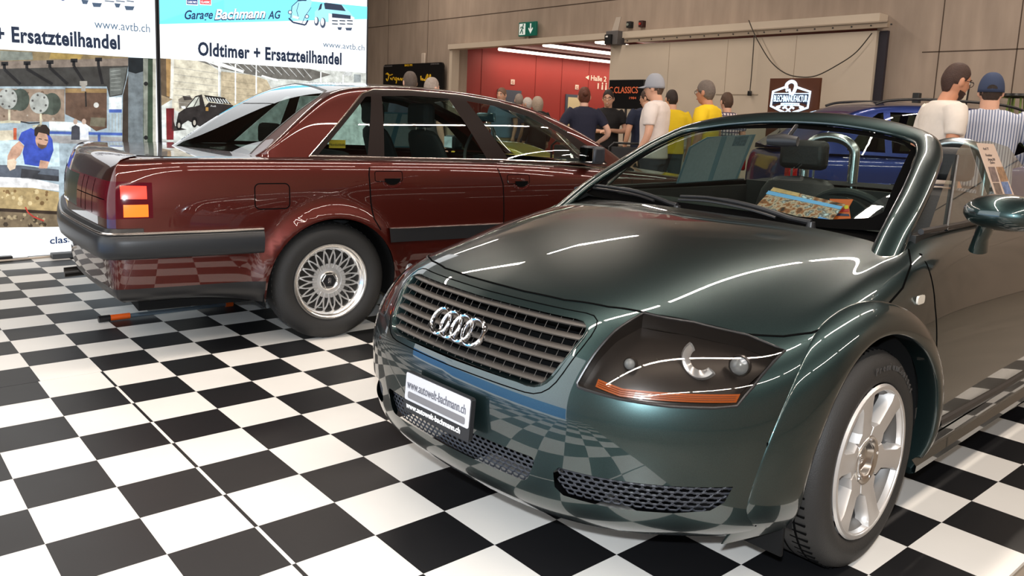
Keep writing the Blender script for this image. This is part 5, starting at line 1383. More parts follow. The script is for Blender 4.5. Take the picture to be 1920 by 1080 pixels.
B1.poly('picture_shade', (58, 58, 56), [(-40, 130), (240, 123), (236, 150), (229, 178), (205, 182), (200, 162), (-40, 162)], 3); B1.poly('picture_bright_steel', (98, 104, 100), [(205, 128), (238, 126), (228, 176), (206, 180)], 4)
for k in range(6): B1.line('picture_glints', (140, 146, 140), [(207, 134+7*k), (226, 131+7.5*k)], 1, 5)
for u_, v_, e in ((8, 120, 30), (50, 119, 48), (93, 117, 34), (138, 114, 22), (184, 112, 8)):
    B1.poly('picture_bolts', (26, 28, 32), [(u_-6, v_-4), (u_+7, v_-4), (u_+7, v_+3), (u_-6, v_+3)], 5); B1.line('picture_bolts', (26, 28, 32), [(u_, v_), (u_, v_+10), (u_+e, 158)], 5.5, 5)
B1.poly('picture_rust_plate', (146, 124, 104), [(-40, 166), (121, 167), (121, 228), (-40, 229)], 3)
for k in range(26): 
    u_ = rnd.uniform(2, 118); v_ = rnd.uniform(170, 226); B1.disc('picture_rust_spots', ((176, 164, 148), (110, 86, 66))[k % 2], u_, v_, rnd.uniform(1.5, 4), 4, n=7)
for u_, v_ in ((14, 185), (73, 193)):
    B1.disc('picture_drum', (64, 76, 66), u_+24, v_+2, 17, 5, ry=21); B1.poly('picture_drum', (72, 84, 74), [(u_, v_-19), (u_+26, v_-14), (u_+26, v_+22), (u_, v_+20)], 6); B1.disc('picture_drum_face', (164, 170, 164), u_, v_, 18, 7, ry=20)
    for k in range(6): B1.disc('picture_drum_bolts', (84, 84, 82), u_+13*math.cos(k*1.047+.3), v_+15*math.sin(k*1.047+.3), 2.2, 8, n=8)
    B1.line('picture_pipes', (196, 190, 160), [(u_+3, v_+20), (u_+3, v_+42), (u_-12, v_+44)], 4, 8)
B1.poly('picture_rust_block', (98, 72, 56), [(122, 165), (200, 166), (200, 240), (180, 246), (160, 232), (122, 214)], 4); B1.poly('picture_rust_block_top', (156, 122, 72), [(122, 166), (200, 167), (200, 174), (122, 174)], 5)
B1.poly('picture_tool', (150, 146, 136), [(149, 152), (163, 152), (163, 160), (160, 161), (160, 171), (152, 171), (152, 161), (149, 160)], 6); B1.line('picture_tool_pin', (40, 36, 34), [(160, 172), (161, 200)], 3, 6); B1.disc('picture_tool', (190, 190, 184), 180, 197, 5, 6); B1.poly('picture_block_foot', (110, 104, 84), [(170, 220), (198, 221), (196, 238), (168, 236)], 5)
B1.line('picture_pipes', (196, 190, 160), [(0, 229), (20, 228), (38, 229)], 4.5, 8); B1.line('picture_dark_hose', (40, 44, 50), [(38, 228), (55, 231), (74, 230)], 2.4, 8)
B1.poly('picture_column', (104, 116, 122), [(240, 108), (268, 109), (268, 268), (240, 268)], 4); B1.poly('picture_column_dark', (22, 32, 38), [(240, 108), (268, 109), (268, 134), (254, 138), (240, 134)], 5); B1.poly('picture_column_gap', (62, 52, 44), [(240, 138), (240, 268), (229, 268), (230, 178)], 5)
B1.poly('picture_column_green', (52, 72, 54), [(268, 109), (288, 110), (288, 268), (268, 268)], 4); B1.poly('picture_column_edge', (128, 134, 122), [(268, 109), (277, 110), (276, 268), (269, 268)], 5); B1.poly('picture_column_pale', (176, 176, 160), [(286, 110), (292, 110), (292, 268), (286, 268)], 5)
B1.disc('picture_bolt_hole', (30, 32, 34), 273, 157, 4, 6); B1.disc('picture_bolt_hole', (30, 32, 34), 273, 258, 4, 6)
B1.poly('picture_shelf', (210, 220, 222), [(204, 182), (228, 182), (228, 205), (204, 205)], 3); B1.poly('picture_blue_rail', (56, 88, 178), [(204, 205), (228, 205), (228, 211), (204, 211)], 4); B1.poly('picture_blue_rail', (56, 88, 178), [(92, 246), (229, 249), (229, 254), (92, 251)], 4); B1.poly('picture_blue_rail', (56, 88, 178), [(183, 252), (188, 252), (188, 266), (183, 266)], 4)
for k in range(5): B1.line('picture_grid', (150, 150, 140), [(204+6*k, 213), (204+6*k, 246)], 1, 4)
B1.poly('picture_stock', (150, 150, 150), [(92, 254), (229, 257), (229, 272), (92, 268)], 2); B1.poly('picture_machine', (214, 222, 222), [(92, 226), (170, 232), (170, 246), (92, 244)], 3)
for k, (u_, c_, d_) in enumerate(((141, (62, 64, 74), (176, 150, 132)), (157, (222, 228, 238), (190, 160, 140)))):
    B1.poly('picture_onlookers', c_, [(u_-8, 262), (u_-7, 238), (u_, 234), (u_+8, 238), (u_+9, 262)], 5); B1.disc('picture_onlooker_heads', d_, u_, 228, 4, 6, ry=5.5)
B1.poly('picture_shelves_left', (206, 196, 168), [(-40, 246), (24, 244), (26, 262), (-40, 268)], 2); B1.poly('picture_red_post', (206, 84, 46), [(25, 240), (31, 240), (31, 262), (25, 262)], 3); B1.poly('picture_bench', (186, 214, 222), [(-40, 262), (110, 266), (112, 312), (-40, 318)], 2)
# the printed mechanic
SK = (198, 150, 122)
B1.poly('picture_mechanic_shirt', (44, 72, 190), [(34, 262), (40, 248), (58, 240), (66, 244), (88, 246), (98, 262), (100, 282), (92, 304), (72, 312), (46, 308), (42, 286), (45, 272)], 5)
B1.poly('picture_mechanic_arms', SK, [(36, 264), (45, 274), (38, 290), (30, 298), (27, 304), (22, 302), (16, 318), (13, 308), (14, 292), (22, 276)], 6); B1.poly('picture_mechanic_arms', SK, [(75, 300), (92, 303), (88, 316), (72, 316)], 6)
B1.poly('picture_glove', (214, 190, 160), [(14, 300), (26, 297), (31, 303), (28, 316), (18, 320), (13, 312)], 7)
B1.disc('picture_mechanic_head', SK, 78, 262, 12, 7, ry=16); B1.poly('picture_mechanic_hair', (48, 38, 32), [(64, 254), (64, 242), (72, 233), (86, 234), (93, 243), (92, 255), (86, 251), (72, 248), (68, 256)], 8); B1.poly('picture_mechanic_beard', (110, 78, 62), [(70, 268), (76, 271), (86, 272), (90, 266), (86, 276), (78, 280), (71, 276)], 8)
B1.line('picture_mechanic_hair', (48, 38, 32), [(72, 260), (78, 261)], 1.6, 8); B1.line('picture_mechanic_hair', (48, 38, 32), [(83, 262), (89, 263)], 1.6, 8)
B1.poly('picture_engine_bay', (84, 94, 108), [(-40, 308), (40, 310), (110, 318), (110, 338), (40, 334), (-40, 334)], 6); B1.poly('picture_engine_bay', (56, 58, 64), [(40, 316), (76, 320), (70, 326), (110, 330), (110, 340), (38, 334)], 7)
B1.poly('picture_white_wing', (222, 224, 226), [(-40, 330), (60, 334), (110, 346), (110, 358), (60, 352), (-40, 350)], 7)
B1.poly('picture_rusty_sill', (176, 150, 96), [(-40, 350), (60, 352), (110, 360), (110, 396), (-40, 396)], 6); 
for k in range(20): B1.disc('picture_sill_spots', ((206, 184, 130), (128, 96, 54))[k % 2], rnd.uniform(2, 100), rnd.uniform(358, 384), rnd.uniform(1.5, 5), 7, n=7)
B1.poly('picture_dark_bar', (56, 42, 32), [(-40, 388), (110, 396), (110, 402), (-40, 394)], 8); B1.poly('picture_scrap', (120, 102, 76), [(-40, 392), (110, 400), (110, 427), (-40, 428)], 6)
for k in range(26): B1.disc('picture_scrap_bits', ((168, 148, 110), (70, 58, 44))[k % 2], rnd.uniform(0, 84), rnd.uniform(402, 424), rnd.uniform(1.5, 5), 7, n=6)
B1.line('picture_red_hose', (200, 52, 40), [(47, 388), (52, 398), (62, 406), (82, 414)], 2.6, 9)
B1.poly('lower_white', (250, 253, 255), [(-40, 427), (292, 423), (292, 480), (-40, 486)], 9)
B1.text('lower_lettering', NAVY, 'classic', (93, 457), (150, 452), 13, bold=.02, lay=10)
B1.done()
# third lit wall, standing before the roadster's nose beside the viewer (seen only mirrored in the paint)
t3 = thing('light_banner', 'lit white and blue banner wall facing the nose of the roadster', 'banner', (.75, -2.15, 0))
m = MB(); m.box((0, -.07, 1.5), (4.4, .13, 3.0)); m.build('light_box', mat('banner_bright', (.25, .25, .25), .35, emit=(.90, .96, 1.0), es=.62), t3, smooth=False)
m = MB(); m.box((0, .001, .27), (4.38, .004, .40)); m.build('blue_band', mat('band_bright', (.03, .08, .16), .35, emit=lin((70, 136, 206)), es=.8), t3, smooth=False)
m = MB(); m.text('Garage Bachmann AG', (1.5, .004, 2.2), (-1, 0, 0), (0, 0, 1), .3, width=2.6, depth=.002, bold=.03)
for i, l_ in enumerate(('Die Spezialisten', 'fuer Oldtimer', 'und Ersatzteile')): m.text(l_, (-.6, .004, .95-.13*i), (-1, 0, 0), (0, 0, 1), .10, depth=.002)
m.build('headline', plain((50, 60, 90)), t3, smooth=False)
m = MB(); m.tube(catmull([floor_pt(-60, 492, .01), floor_pt(0, 489, .01), floor_pt(60, 484, .008), floor_pt(110, 479, .008), floor_pt(130, 477, .006)], 8), .008, 6); o = m.build('floor_cable', mat('pale_cable', lin((190, 176, 160)), .5)); tag(o, 'pale cable lying on the floor along the foot of the lit banner', 'cable')
m = MB(); p = floor_pt(3, 489, 0); m.box(p+np.array([0, 0, .018]), (.06, .14, .035)); o = m.build('power_adapter', blk, bevel=.004); tag(o, 'small black power block on the floor at the far left banner foot', 'adapter')
m = MB(); p = floor_pt(118, 483, 0); m.box(p+np.array([0, 0, .02]), (.10, .16, .04)); o = m.build('junction_box', mat('junction', (.05, .055, .06), .5), bevel=.004); tag(o, 'dark junction box on the floor below the saloon bumper', 'box')
# telescopic pole under the saloon
a, b = floor_pt(190, 598, .02), floor_pt(436, 569, .02); d = (b-a)/np.linalg.norm(b-a); L = np.linalg.norm(b-a)
pt_ = thing('telescopic_pole', 'grey telescopic pole with orange grips lying on the tiles under the saloon', 'pole', a)
loc = lambda t, z=.0: d*(L*t)+np.array([0, 0, z])
m = MB(); m.cyl(loc(.0), loc(1.0), .0125, n=14); m.build('shaft', mat('pole_grey', lin((92, 104, 112)), .4), pt_)
for t0, t1 in ((.055, .20), (.94, 1.0)): m = MB(); m.cyl(loc(t0), loc(t1), .017, n=16); m.build('orange_grip', mat('grip_orange', lin((232, 96, 24)), .5), pt_)
m = MB(); m.cyl(loc(-.02), loc(.06), .019, n=16); m.build('end_cap', blk, pt_)
# ================================================================== visitors
def skin(k): return mat('skin_%d' % k, [lin((214, 164, 138)), lin((196, 138, 108)), lin((224, 178, 156))][k], .5, var=.06, vscale=8)
def hairm(nm, c): return mat('hair_'+nm, lin(c), .6, bump=.6, bscale=160, var=.15, vscale=60)
def remesh(o, vox, smooth=6):
    r = o.modifiers.new('r', 'REMESH'); r.mode = 'VOXEL'; r.voxel_size = vox; r.use_smooth_shade = True
    s = o.modifiers.new('s', 'SMOOTH'); s.iterations = smooth; s.factor = .5
def ell_loft(mb, secs, n=18, power=2.4):
    """secs: (centre xyz, half depth x, half width y)"""
    rows = []
    for c, a, b in secs:
        r_ = []
        for k in range(n):
            t = 2*PI*k/n; ct, st_ = math.cos(t), math.sin(t)
            r_.append((c[0]+a*math.copysign(abs(ct)**(2/power), ct), c[1]+b*math.copysign(abs(st_)**(2/power), st_), c[2]))
        rows.append(r_)
    k0 = len(mb.v); mb.grid([r+[r[0]] for r in rows])
    m = n+1
    for r, f in ((rows[0], True), (rows[-1], False)):
        c = tuple(np.mean(r, 0)); q = [c]+r
        mb.add(q, [((0, 1+k, 1+(k+1) % n) if not f else (0, 1+(k+1) % n, 1+k)) for k in range(n)])
    return mb
def head_mesh(mb, c, s, yaw, tilt, roll=0):
    """head with brow, nose, lips, chin and ears; c = centre between the ears"""
    R = np.array(Matrix.Rotation(yaw, 3, 'Z') @ Matrix.Rotation(tilt, 3, 'Y') @ Matrix.Rotation(roll, 3, 'X'))
    rows = []; nz = 22; nt = 28
    for i in range(nz+1):
        th = PI*i/nz; z = .122*math.cos(th); rr = math.sin(th); row = []
        for k in range(nt):
            a = 2*PI*k/nt; ca, sa = math.cos(a), math.sin(a)
            w = .076; dF, dB = .088, .098
            if z < 0: w *= 1-.32*(-z/.122)**1.3; dB *= 1-.38*(-z/.122); dF *= 1-.03*(-z/.122)
            x = (dF if ca > 0 else dB)*ca*rr**.82; y = w*sa*rr**.82
            f = max(0, ca)**6*math.exp(-(sa*3.0)**2) if ca > 0 else 0
            g = lambda z0, wz: math.exp(-((z-z0)/wz)**2)
            x += f*(.020*g(-.020, .018)+.008*g(.005, .02)) + (max(0, ca)**3)*(.006*g(.032, .012)+.007*g(-.062, .012)+.009*g(-.100, .018)) - (.010*g(.008, .012)*math.exp(-((abs(sa)-.42)/.16)**2) if ca > 0 else 0)
            row.append(np.array([x, y, z]))
        rows.append([tuple(c+s*(R@q)) for q in row])
    mb.grid([r+[r[0]] for r in rows])
    for sd in (1, -1):
        e = np.array([-.008, sd*.080, -.004]); mb.ball(c+s*(R@e), np.array([.016, .009, .031])*s, 10, 8, R=R)
    return R
def limb(mb, pts, rad, n=12): mb.tube(catmull(pts, 5), list(np.interp(np.linspace(0, 1, 5*(len(pts)-1)+1), np.linspace(0, 1, len(rad)), rad)), n)
def hand(mb, wr, d, up, s=1.0, curl=.5, side=1):
    """palm with four unequal bent fingers and a thumb; d = direction, up = back of the hand"""
    d = d/np.linalg.norm(d); up = up-d*(up@d); up /= np.linalg.norm(up); x = np.cross(d, up)*side
    mb.tube([wr, wr+d*.03*s, wr+d*.065*s, wr+d*.09*s], [.024*s, .030*s, .036*s, .034*s], 10, flat=(.55, 1.15) if False else None)
    for k, (o_, L) in enumerate(((-.027, .070), (-.009, .080), (.010, .075), (.027, .058))):
        b = wr+d*.085*s+x*o_*s; p = [b]; dd = d.copy()
        for j in range(3):
            a = curl*(.5+.45*j); dj = d*math.cos(a)-up*math.sin(a); p.append(p[-1]+dj*L*s*(.45, .32, .23)[j])
        mb.tube(p, [.0105*s, .0098*s, .0088*s, .0075*s], 8)
    b = wr+d*.035*s-x*.026*s; mb.tube([b, b+(d*.6-x*.75-up*.1)*.036*s, b+(d*.9-x*.75-up*.35)*.062*s], [.014*s, .0115*s, .009*s], 8)
def person(label, u, v, H, face, shirt=(200, 200, 200), sleeve='short', pants=(60, 62, 72), hair='short', hairc=(60, 45, 38), cap=None, glasses=False, beard=None,
           build=1.0, arms=None, headyaw=0, headtilt=0, lean=0, skin_=0, collar=None, smile=False, shirt_m=None, xy=None, skirt=False, detail=1.0, capback=False, belt=None):
    p0 = floor_pt(u, v, H) if xy is None else np.array([xy[0], xy[1], 0])
    root = thing('person', label, 'person', (p0[0], p0[1], 0), face)
    root.location = (p0[0], p0[1], 0)
    S = H/1.75; b = build; hd = 0
    def L(x, y, z): return np.array([x*S+lean*max(0, z-.9)*S, y*S, z*S])
    # --- joints
    A = {}
    for sd in (1, -1):
        A[sd] = [L(-.01, sd*.185*b, 1.43), L(-.03, sd*.245*b, 1.16), L(.05, sd*.25*b, .93)]
    if arms:
        for sd, q in arms.items():
            if q: A[sd] = [A[sd][0], L(*q[0]), L(*q[1])]
    body = MB()
    hc = L(.035, 0, 1.628); hs = S*1.05
    R = head_mesh(body, hc, hs, headyaw, headtilt)
    limb(body, [L(-.015, 0, 1.40), L(-.005, 0, 1.50), hc+np.array([-.015*S, 0, -.07*S])], [.064*S*b, .056*S*b, .058*S*b], 16)
    ell_loft(body, [(L(0, 0, .86), .10*S*b, .155*S*b), (L(0, 0, .98), .105*S*b, .16*S*b), (L(0, 0, 1.12), .098*S*b, .145*S*b), (L(0, 0, 1.30), .108*S*b, .17*S*b), (L(-.01, 0, 1.42), .09*S*b, .175*S*b), (L(-.015, 0, 1.465), .06*S*b, .11*S*b)])
    for sd in (1, -1):
        a = A[sd]; limb(body, a, [.052*S, .046*S, .040*S, .034*S, .026*S])
        d = a[2]-a[1]; up = np.array([.1, sd*1.0, .15]) if abs(d[2])/np.linalg.norm(d) > .6 else np.array([0, 0, 1.0])
        hand(body, a[2], d, up, S*.98, curl=.55, side=sd)
        limb(body, [L(0, sd*.09, .88), L(.015, sd*.10, .50), L(-.01, sd*.105, .12), L(-.01, sd*.105, .05)], [.085*S*b, .070*S, .056*S, .050*S, .040*S])
        limb(body, [L(-.05, sd*.11, .05), L(.06, sd*.115, .045), L(.15, sd*.125, .03)], [.04*S, .038*S, .03*S])
    bo = body.build('body', skin(skin_), root); remesh(bo, .0085/detail, 3)
    # --- clothes
    cm = shirt_m or mat('cloth_%02x%02x%02x' % tuple(shirt), lin(shirt), .8, var=.05, vscale=6, bump=.8, bscale=9)
    t = MB(); g = .016*S
    hem = .90 if not skirt else .80
    ell_loft(t, [(L(0, 0, hem), .118*S*b+g, .168*S*b+g), (L(0, 0, .98), .112*S*b+g, .165*S*b+g), (L(.005, 0, 1.12), .108*S*b+g, .158*S*b+g), (L(.005, 0, 1.28), .115*S*b+g, .178*S*b+g), (L(-.005, 0, 1.40), .102*S*b+g, .200*S*b+g), (L(-.012, 0, 1.460), .080*S*b+g, .165*S*b+g), (L(-.012, 0, 1.497), .062*S*b+g, .082*S*b+g)], 22)
    for sd in (1, -1):
        a = A[sd]; k = .62 if sleeve == 'short' else 1.0
        e = a[0]+(a[1]-a[0])*(1.0 if sleeve == 'long' else k+.05)
        pts = [a[0]+np.array([0, -sd*.045*S, .008*S]), a[0]+(a[1]-a[0])*.35, e]
        if sleeve == 'long': pts.append(a[1]+(a[2]-a[1])*.93)
        limb(t, pts, [.086*S, .080*S, .068*S, .064*S] if sleeve == 'short' else [.084*S, .074*S, .062*S, .054*S, .046*S], 16)
    so = t.build('shirt', cm, root); remesh(so, .011/detail, 5)
    if collar:
        c = MB(); rr = []
        for k in range(25):
            a = 2*PI*k/24; base = L(-.012, 0, 1.475); top_ = hc+np.array([-.02*S, 0, -.118*S])
            cx, sx_ = math.cos(a), math.sin(a)
            rr.append([base+np.array([.070*S*cx, .074*S*sx_, 0]), base*.45+top_*.55+np.array([.068*S*cx, .070*S*sx_, .012*S-.018*S*max(0, cx)]), base*.6+top_*.4+np.array([.080*S*cx, .084*S*sx_, -.004*S-.018*S*max(0, cx)])])
        c.grid(rr); c.build('collar', mat('collar_%02x%02x%02x' % tuple(collar), lin(collar), .8), so)
    pm = mat('trousers_%02x%02x%02x' % tuple(pants), lin(pants), .85, var=.08, vscale=10)
    t = MB(); ell_loft(t, [(L(0, 0, .84), .118*S*b, .170*S*b), (L(0, 0, .92), .116*S*b, .168*S*b), (L(0, 0, .99), .110*S*b, .160*S*b)], 18)
    for sd in (1, -1): limb(t, [L(0, sd*.09, .90), L(.015, sd*.10, .50), L(-.01, sd*.105, .08)], [.100*S*b, .085*S, .075*S, .068*S], 14)
    po = t.build('trousers', pm, root); remesh(po, .014, 3)
    if belt:
        t = MB(); t.lathe([(.128*S*b, .965*S), (.130*S*b, .985*S), (.128*S*b, 1.0*S)], n=24); o = t.build('belt', mat('belt_brown', lin(belt), .5), po); o.scale = (1, 1.34, 1)
    for sd in (1, -1):
        t = MB(); ell_loft(t, [(L(.045, sd*.118, .0), .14*S, .048*S), (L(.045, sd*.118, .03), .14*S, .05*S), (L(.03, sd*.115, .07), .10*S, .045*S), (L(-.01, sd*.11, .10), .055*S, .045*S)], 16); t.build('shoe', mat('shoe_dark', (.02, .018, .016), .5), root)
    # --- hair, cap, face
    def H3(x, y, z): return hc+hs*(R@np.array([x, y, z]))
    if hair:
        hm = hairm('%02x%02x%02x' % tuple(hairc), hairc); t = MB(); rows = []
        n = 26; full = hair in ('long', 'bun', 'short', 'thick')
        th0 = 0.0 if hair != 'receding' else 0.0
        for i in range(13):
            f = i/12; row = []
            for k in range(n):
                a = 2*PI*k/n; ca = math.cos(a)
                lim = .33+.41*((1-ca)/2)**.8            # how far down the skull the hair comes (fraction of pi)
                if hair == 'long': lim = .36+.48*((1-ca)/2)**.7
                if hair == 'receding': lim = .24+.50*((1-ca)/2)**.8
                if hair == 'fringe': lim = .50+.20*(1-ca)/2
                if abs(math.sin(a)) > .8 and hair in ('short', 'receding', 'fringe'): lim = min(lim, .56)
                th = PI*lim*f+.001
                z = .122*math.cos(th); rr_ = math.sin(th)**.82
                ex = 1.0+(.10 if hair in ('thick', 'fringe', 'bun') else .06)*(1-.35*f)
                if hair == 'long': ex = 1.14+.12*f
                dB = .098*(1-.30*max(0, -z/.122)); w = .076*(1-.2*max(0, -z/.122)); 
                if hair == 'long': w = .080; dB = .105; z = z if f < .8 else z-(f-.8)*.30*(1-ca)/2
                row.append(tuple(H3((.088 if ca > 0 else dB)*ca*rr_*ex, w*math.sin(a)*rr_*ex, z*1.07+.003)))
            rows.append(row)
        if hair != 'bald':
            t.grid([r+[r[0]] for r in rows]); ho = t.build('hair', hm, root, solid=.004*S)
        if hair == 'bun':
            t = MB(); t.ball(H3(-.105, 0, .045), .038*hs, 14, 10); t.build('hair_bun', hm, ho)
    if cap:
        cmx = mat('cap_%02x%02x%02x' % tuple(cap), lin(cap), .8); t = MB(); rows = []
        for i in range(11):
            th = PI*.52*i/10+.001; rows.append([tuple(H3(.104*math.cos(a)*math.sin(th)**.8-.004, .088*math.sin(a)*math.sin(th)**.8, .140*math.cos(th)+.012)) for a in np.linspace(0, 2*PI, 29)])
        t.grid(rows); co = t.build('cap', cmx, root, solid=.003)
        sg = 1
        t = MB(); rows = []
        for i in range(6):
            f = i/5; rows.append([tuple(H3(sg*((.085+.085*f*math.cos(a*.9)**.5)*math.cos(a*.75)), .078*math.sin(a)*(1-.08*f), .020-.022*f+.008*math.cos(a))) for a in np.linspace(-1.25, 1.25, 13)])
        t.grid(rows); t.build('cap_peak', cmx, co, solid=.004)
        if capback:
            t = MB(); t.grid([[tuple(H3(-.105-.002, .034*math.cos(a)*f, .026+.030*math.sin(a)*f)) for f in (0, 1)] for a in np.linspace(0, PI, 10)]); t.build('cap_opening', hairm('dark', (44, 34, 30)), co)
    dk = mat('eye_dark', (.02, .015, .012), .3); ey = MB(); wt = mat('eye_white', (.7, .68, .65), .3)
    for sd in (1, -1):
        e = MB(); e.ball(H3(.070, sd*.031, .006), .0125*hs, 12, 8); eo = e.build('eye', wt, root)
        e = MB(); e.ball(H3(.0785, sd*.031, .006), .0062*hs, 10, 6); e.build('iris', dk, eo)
        e = MB(); e.tube([H3(.083, sd*.014, .026), H3(.086, sd*.030, .031), H3(.074, sd*.052, .026)], .0042*hs, 6); e.build('eyebrow', hairm('brow', tuple(int(q*.7) for q in hairc)), root)
    e = MB(); w = .026 if smile else .021; zz = -.062
    e.tube([H3(.078, -w, zz+(.008 if smile else 0)), H3(.0905, 0, zz-(.003 if smile else 0)), H3(.078, w, zz+(.008 if smile else 0))], [.002*hs, .0058*hs, .002*hs], 8)
    mo_ = e.build('lips', mat('lips', lin((170, 96, 84)), .5), root)
    if smile:
        e = MB(); e.tube([H3(.083, -w*.7, zz+.004), H3(.093, 0, zz-.001), H3(.083, w*.7, zz+.004)], [.0015*hs, .0045*hs, .0015*hs], 8); e.build('teeth', wt, mo_)
    if beard:
        t = MB(); rows = []
        for i in range(9):
            f = i/8; row = []
            for k in range(15):
                a = (k/14-.5)*2*1.55; ca, sa = math.cos(a), math.sin(a); z = -.035-.072*f-.012*ca*f
                if f < .5: z -= .012*math.cos(a*1.0)*(1-f)
                w_ = .076*(1-.32*(-z/.122)**1.3); rr_ = math.sqrt(max(.05, 1-(z/.128)**2))**.82
                row.append(tuple(H3((.088*ca*rr_+(.010*math.exp(-((z+.10)/.02)**2)))*1.05, w_*sa*rr_*1.06, z)))
            rows.append(row)
        t.grid(rows[2:]); t.build('beard', hairm('beard%d' % beard[0], beard), root)
    if glasses:
        t = MB(); g_m = mat('glasses_frame', (.01, .01, .012), .3)
        for sd in (1, -1):
            t.tube([H3(.094, sd*.032+.023*math.cos(a), .004+.018*math.sin(a)) for a in np.linspace(0, 2*PI, 17)[:-1]], .0022*hs, 6, closed=True)
            t.tube([H3(.092, sd*.054, .010), H3(.05, sd*.078, .012), H3(-.01, sd*.082, .010)], .002*hs, 6)
        t.tube([H3(.095, -.010, .008), H3(.098, 0, .011), H3(.095, .010, .008)], .002*hs, 6); t.build('glasses', g_m, root)
    return root
def face_to(u0, v0, u1): return None
CAMDIR = lambda u: math.atan2(*(ray(u, 223)[1::-1]))      # heading of the view ray at column u
def away(u, d=0): return CAMDIR(u)+math.radians(d)
person('person in a navy shirt with red-brown bun, back to the viewer', 1097, 165, 1.66, away(1097, 8), shirt=(34, 36, 56), pants=(120, 134, 158), hair='bun', hairc=(96, 52, 36), collar=(30, 32, 50), arms={1: ((-.06, .33, 1.17), (.05, .27, 1.02)), -1: ((-.05, -.34, 1.17), (.06, -.24, 1.04))}, build=.98, skin_=2)
person('smiling person with glasses in a black polo shirt, hands together, facing the viewer', 1142, 170, 1.69, away(1142, 172), shirt=(20, 18, 20), pants=(18, 18, 22), hair='short', hairc=(46, 34, 30), glasses=True, smile=True, collar=(20, 18, 20), headtilt=.05, arms={1: ((.02, .27, 1.18), (.24, .08, 1.17)), -1: ((.02, -.27, 1.18), (.24, -.05, 1.15))}, build=1.02)
person('person in a navy short-sleeved shirt and grey trousers, head hidden beyond the grey cap', 1216, 169, 1.70, away(1216, 28), shirt=(26, 34, 58), pants=(132, 140, 150), hair='short', hairc=(70, 52, 44), glasses=True, headyaw=.7, build=1.2, belt=(86, 48, 34), skin_=0)
person('person in a white polo shirt and light grey baseball cap, turned to the left', 1234, 144, 1.72, away(1234, 72), shirt=(226, 214, 208), pants=(70, 74, 86), hair='short', hairc=(90, 70, 58), cap=(158, 160, 168), collar=(206, 202, 204), build=1.1, arms={1: ((-.02, .27, 1.15), (.10, .26, .93)), -1: ((-.02, -.27, 1.15), (.10, -.26, .93))})
person('dark-haired person in a yellow shirt, mostly hidden behind the white polo shirt', 1262, 170, 1.68, away(1262, 20), shirt=(232, 196, 30), pants=(50, 52, 60), hair='short', hairc=(48, 36, 32), build=1.12)
person('grey-haired person with glasses in a bright yellow shirt, turned to the left', 1330, 153, 1.70, away(1330, 66), shirt=(236, 198, 28), pants=(60, 62, 70), hair='thick', hairc=(112, 100, 92), glasses=True, skin_=1, build=1.0, collar=(236, 198, 28))
def plaid(name, base, ink, sc, width, horiz=True):
    m = bpy.data.materials.new(name); m.use_nodes = True; nt = m.node_tree; b = nt.nodes['Principled BSDF']; b.inputs['Roughness'].default_value = .8
    tc = nt.nodes.new('ShaderNodeTexCoord'); sx = nt.nodes.new('ShaderNodeSeparateXYZ'); nt.links.new(tc.outputs['Object'], sx.inputs[0])
    def line(out):
        mu = nt.nodes.new('ShaderNodeMath'); mu.operation = 'MULTIPLY'; mu.inputs[1].default_value = sc; nt.links.new(out, mu.inputs[0])
        fr = nt.nodes.new('ShaderNodeMath'); fr.operation = 'FRACT'; nt.links.new(mu.outputs[0], fr.inputs[0])
        lt = nt.nodes.new('ShaderNodeMath'); lt.operation = 'LESS_THAN'; lt.inputs[1].default_value = width; nt.links.new(fr.outputs[0], lt.inputs[0]); return lt.outputs[0]
    a = line(sx.outputs['Y']); o = a
    if horiz:
        c = line(sx.outputs['Z']); mx_ = nt.nodes.new('ShaderNodeMath'); mx_.operation = 'MAXIMUM'; nt.links.new(a, mx_.inputs[0]); nt.links.new(c, mx_.inputs[1]); o = mx_.outputs[0]
    mx = nt.nodes.new('ShaderNodeMix'); mx.data_type = 'RGBA'; mx.inputs[6].default_value = tuple(lin(base))+(1,); mx.inputs[7].default_value = tuple(lin(ink))+(1,)
    nt.links.new(o, mx.inputs[0]); nt.links.new(mx.outputs[2], b.inputs['Base Color']); return m
person('brown-haired person in a white and dark checked shirt near the sliding door', 1366, 175, 1.67, away(1366, 25), shirt_m=plaid('checked_cloth', (216, 200, 196), (64, 56, 84), 24, .34), pants=(60, 60, 70), hair='short', hairc=(84, 62, 48), build=.98)
person('bearded person with glasses in a white T-shirt, looking right, behind the roadster', 1768, 121, 1.74, away(1768, -62), shirt=(222, 212, 202), pants=(60, 62, 72), hair='receding', hairc=(62, 40, 32), glasses=True, beard=(58, 36, 28), headtilt=.18, headyaw=.1, build=1.02, skin_=1, lean=.10)
person('person in a navy cap and blue-striped shirt seen from behind, right of the white T-shirt', 1862, 144, 1.69, away(1862, 4), shirt_m=plaid('striped_cloth', (196, 200, 212), (96, 108, 140), 52, .38, False), sleeve='long', pants=(70, 74, 84), hair='short', hairc=(60, 46, 38), cap=(52, 64, 92), capback=True, collar=(200, 204, 216), build=1.18, arms={1: ((.02, .34, 1.18), (.22, .22, 1.08)), -1: ((.02, -.34, 1.18), (.22, -.20, 1.08))})
person('grey-haired person whose head shows above the saloon roof before the black board', 771, 136, 1.72, away(771, 20), shirt=(60, 64, 80), hair='thick', hairc=(96, 84, 76), skin_=2)
person('balding grey person just right of the grey-haired head above the saloon roof', 806, 147, 1.64, away(806, -50), shirt=(90, 88, 92), hair='receding', hairc=(170, 156, 146), skin_=2)
person('person in a light blue shirt with short brown hair, before the slate door', 943, 166, 1.75, away(943, 150), shirt=(120, 150, 176), pants=(170, 150, 120), hair='short', hairc=(120, 92, 76), skin_=0, build=1.08)
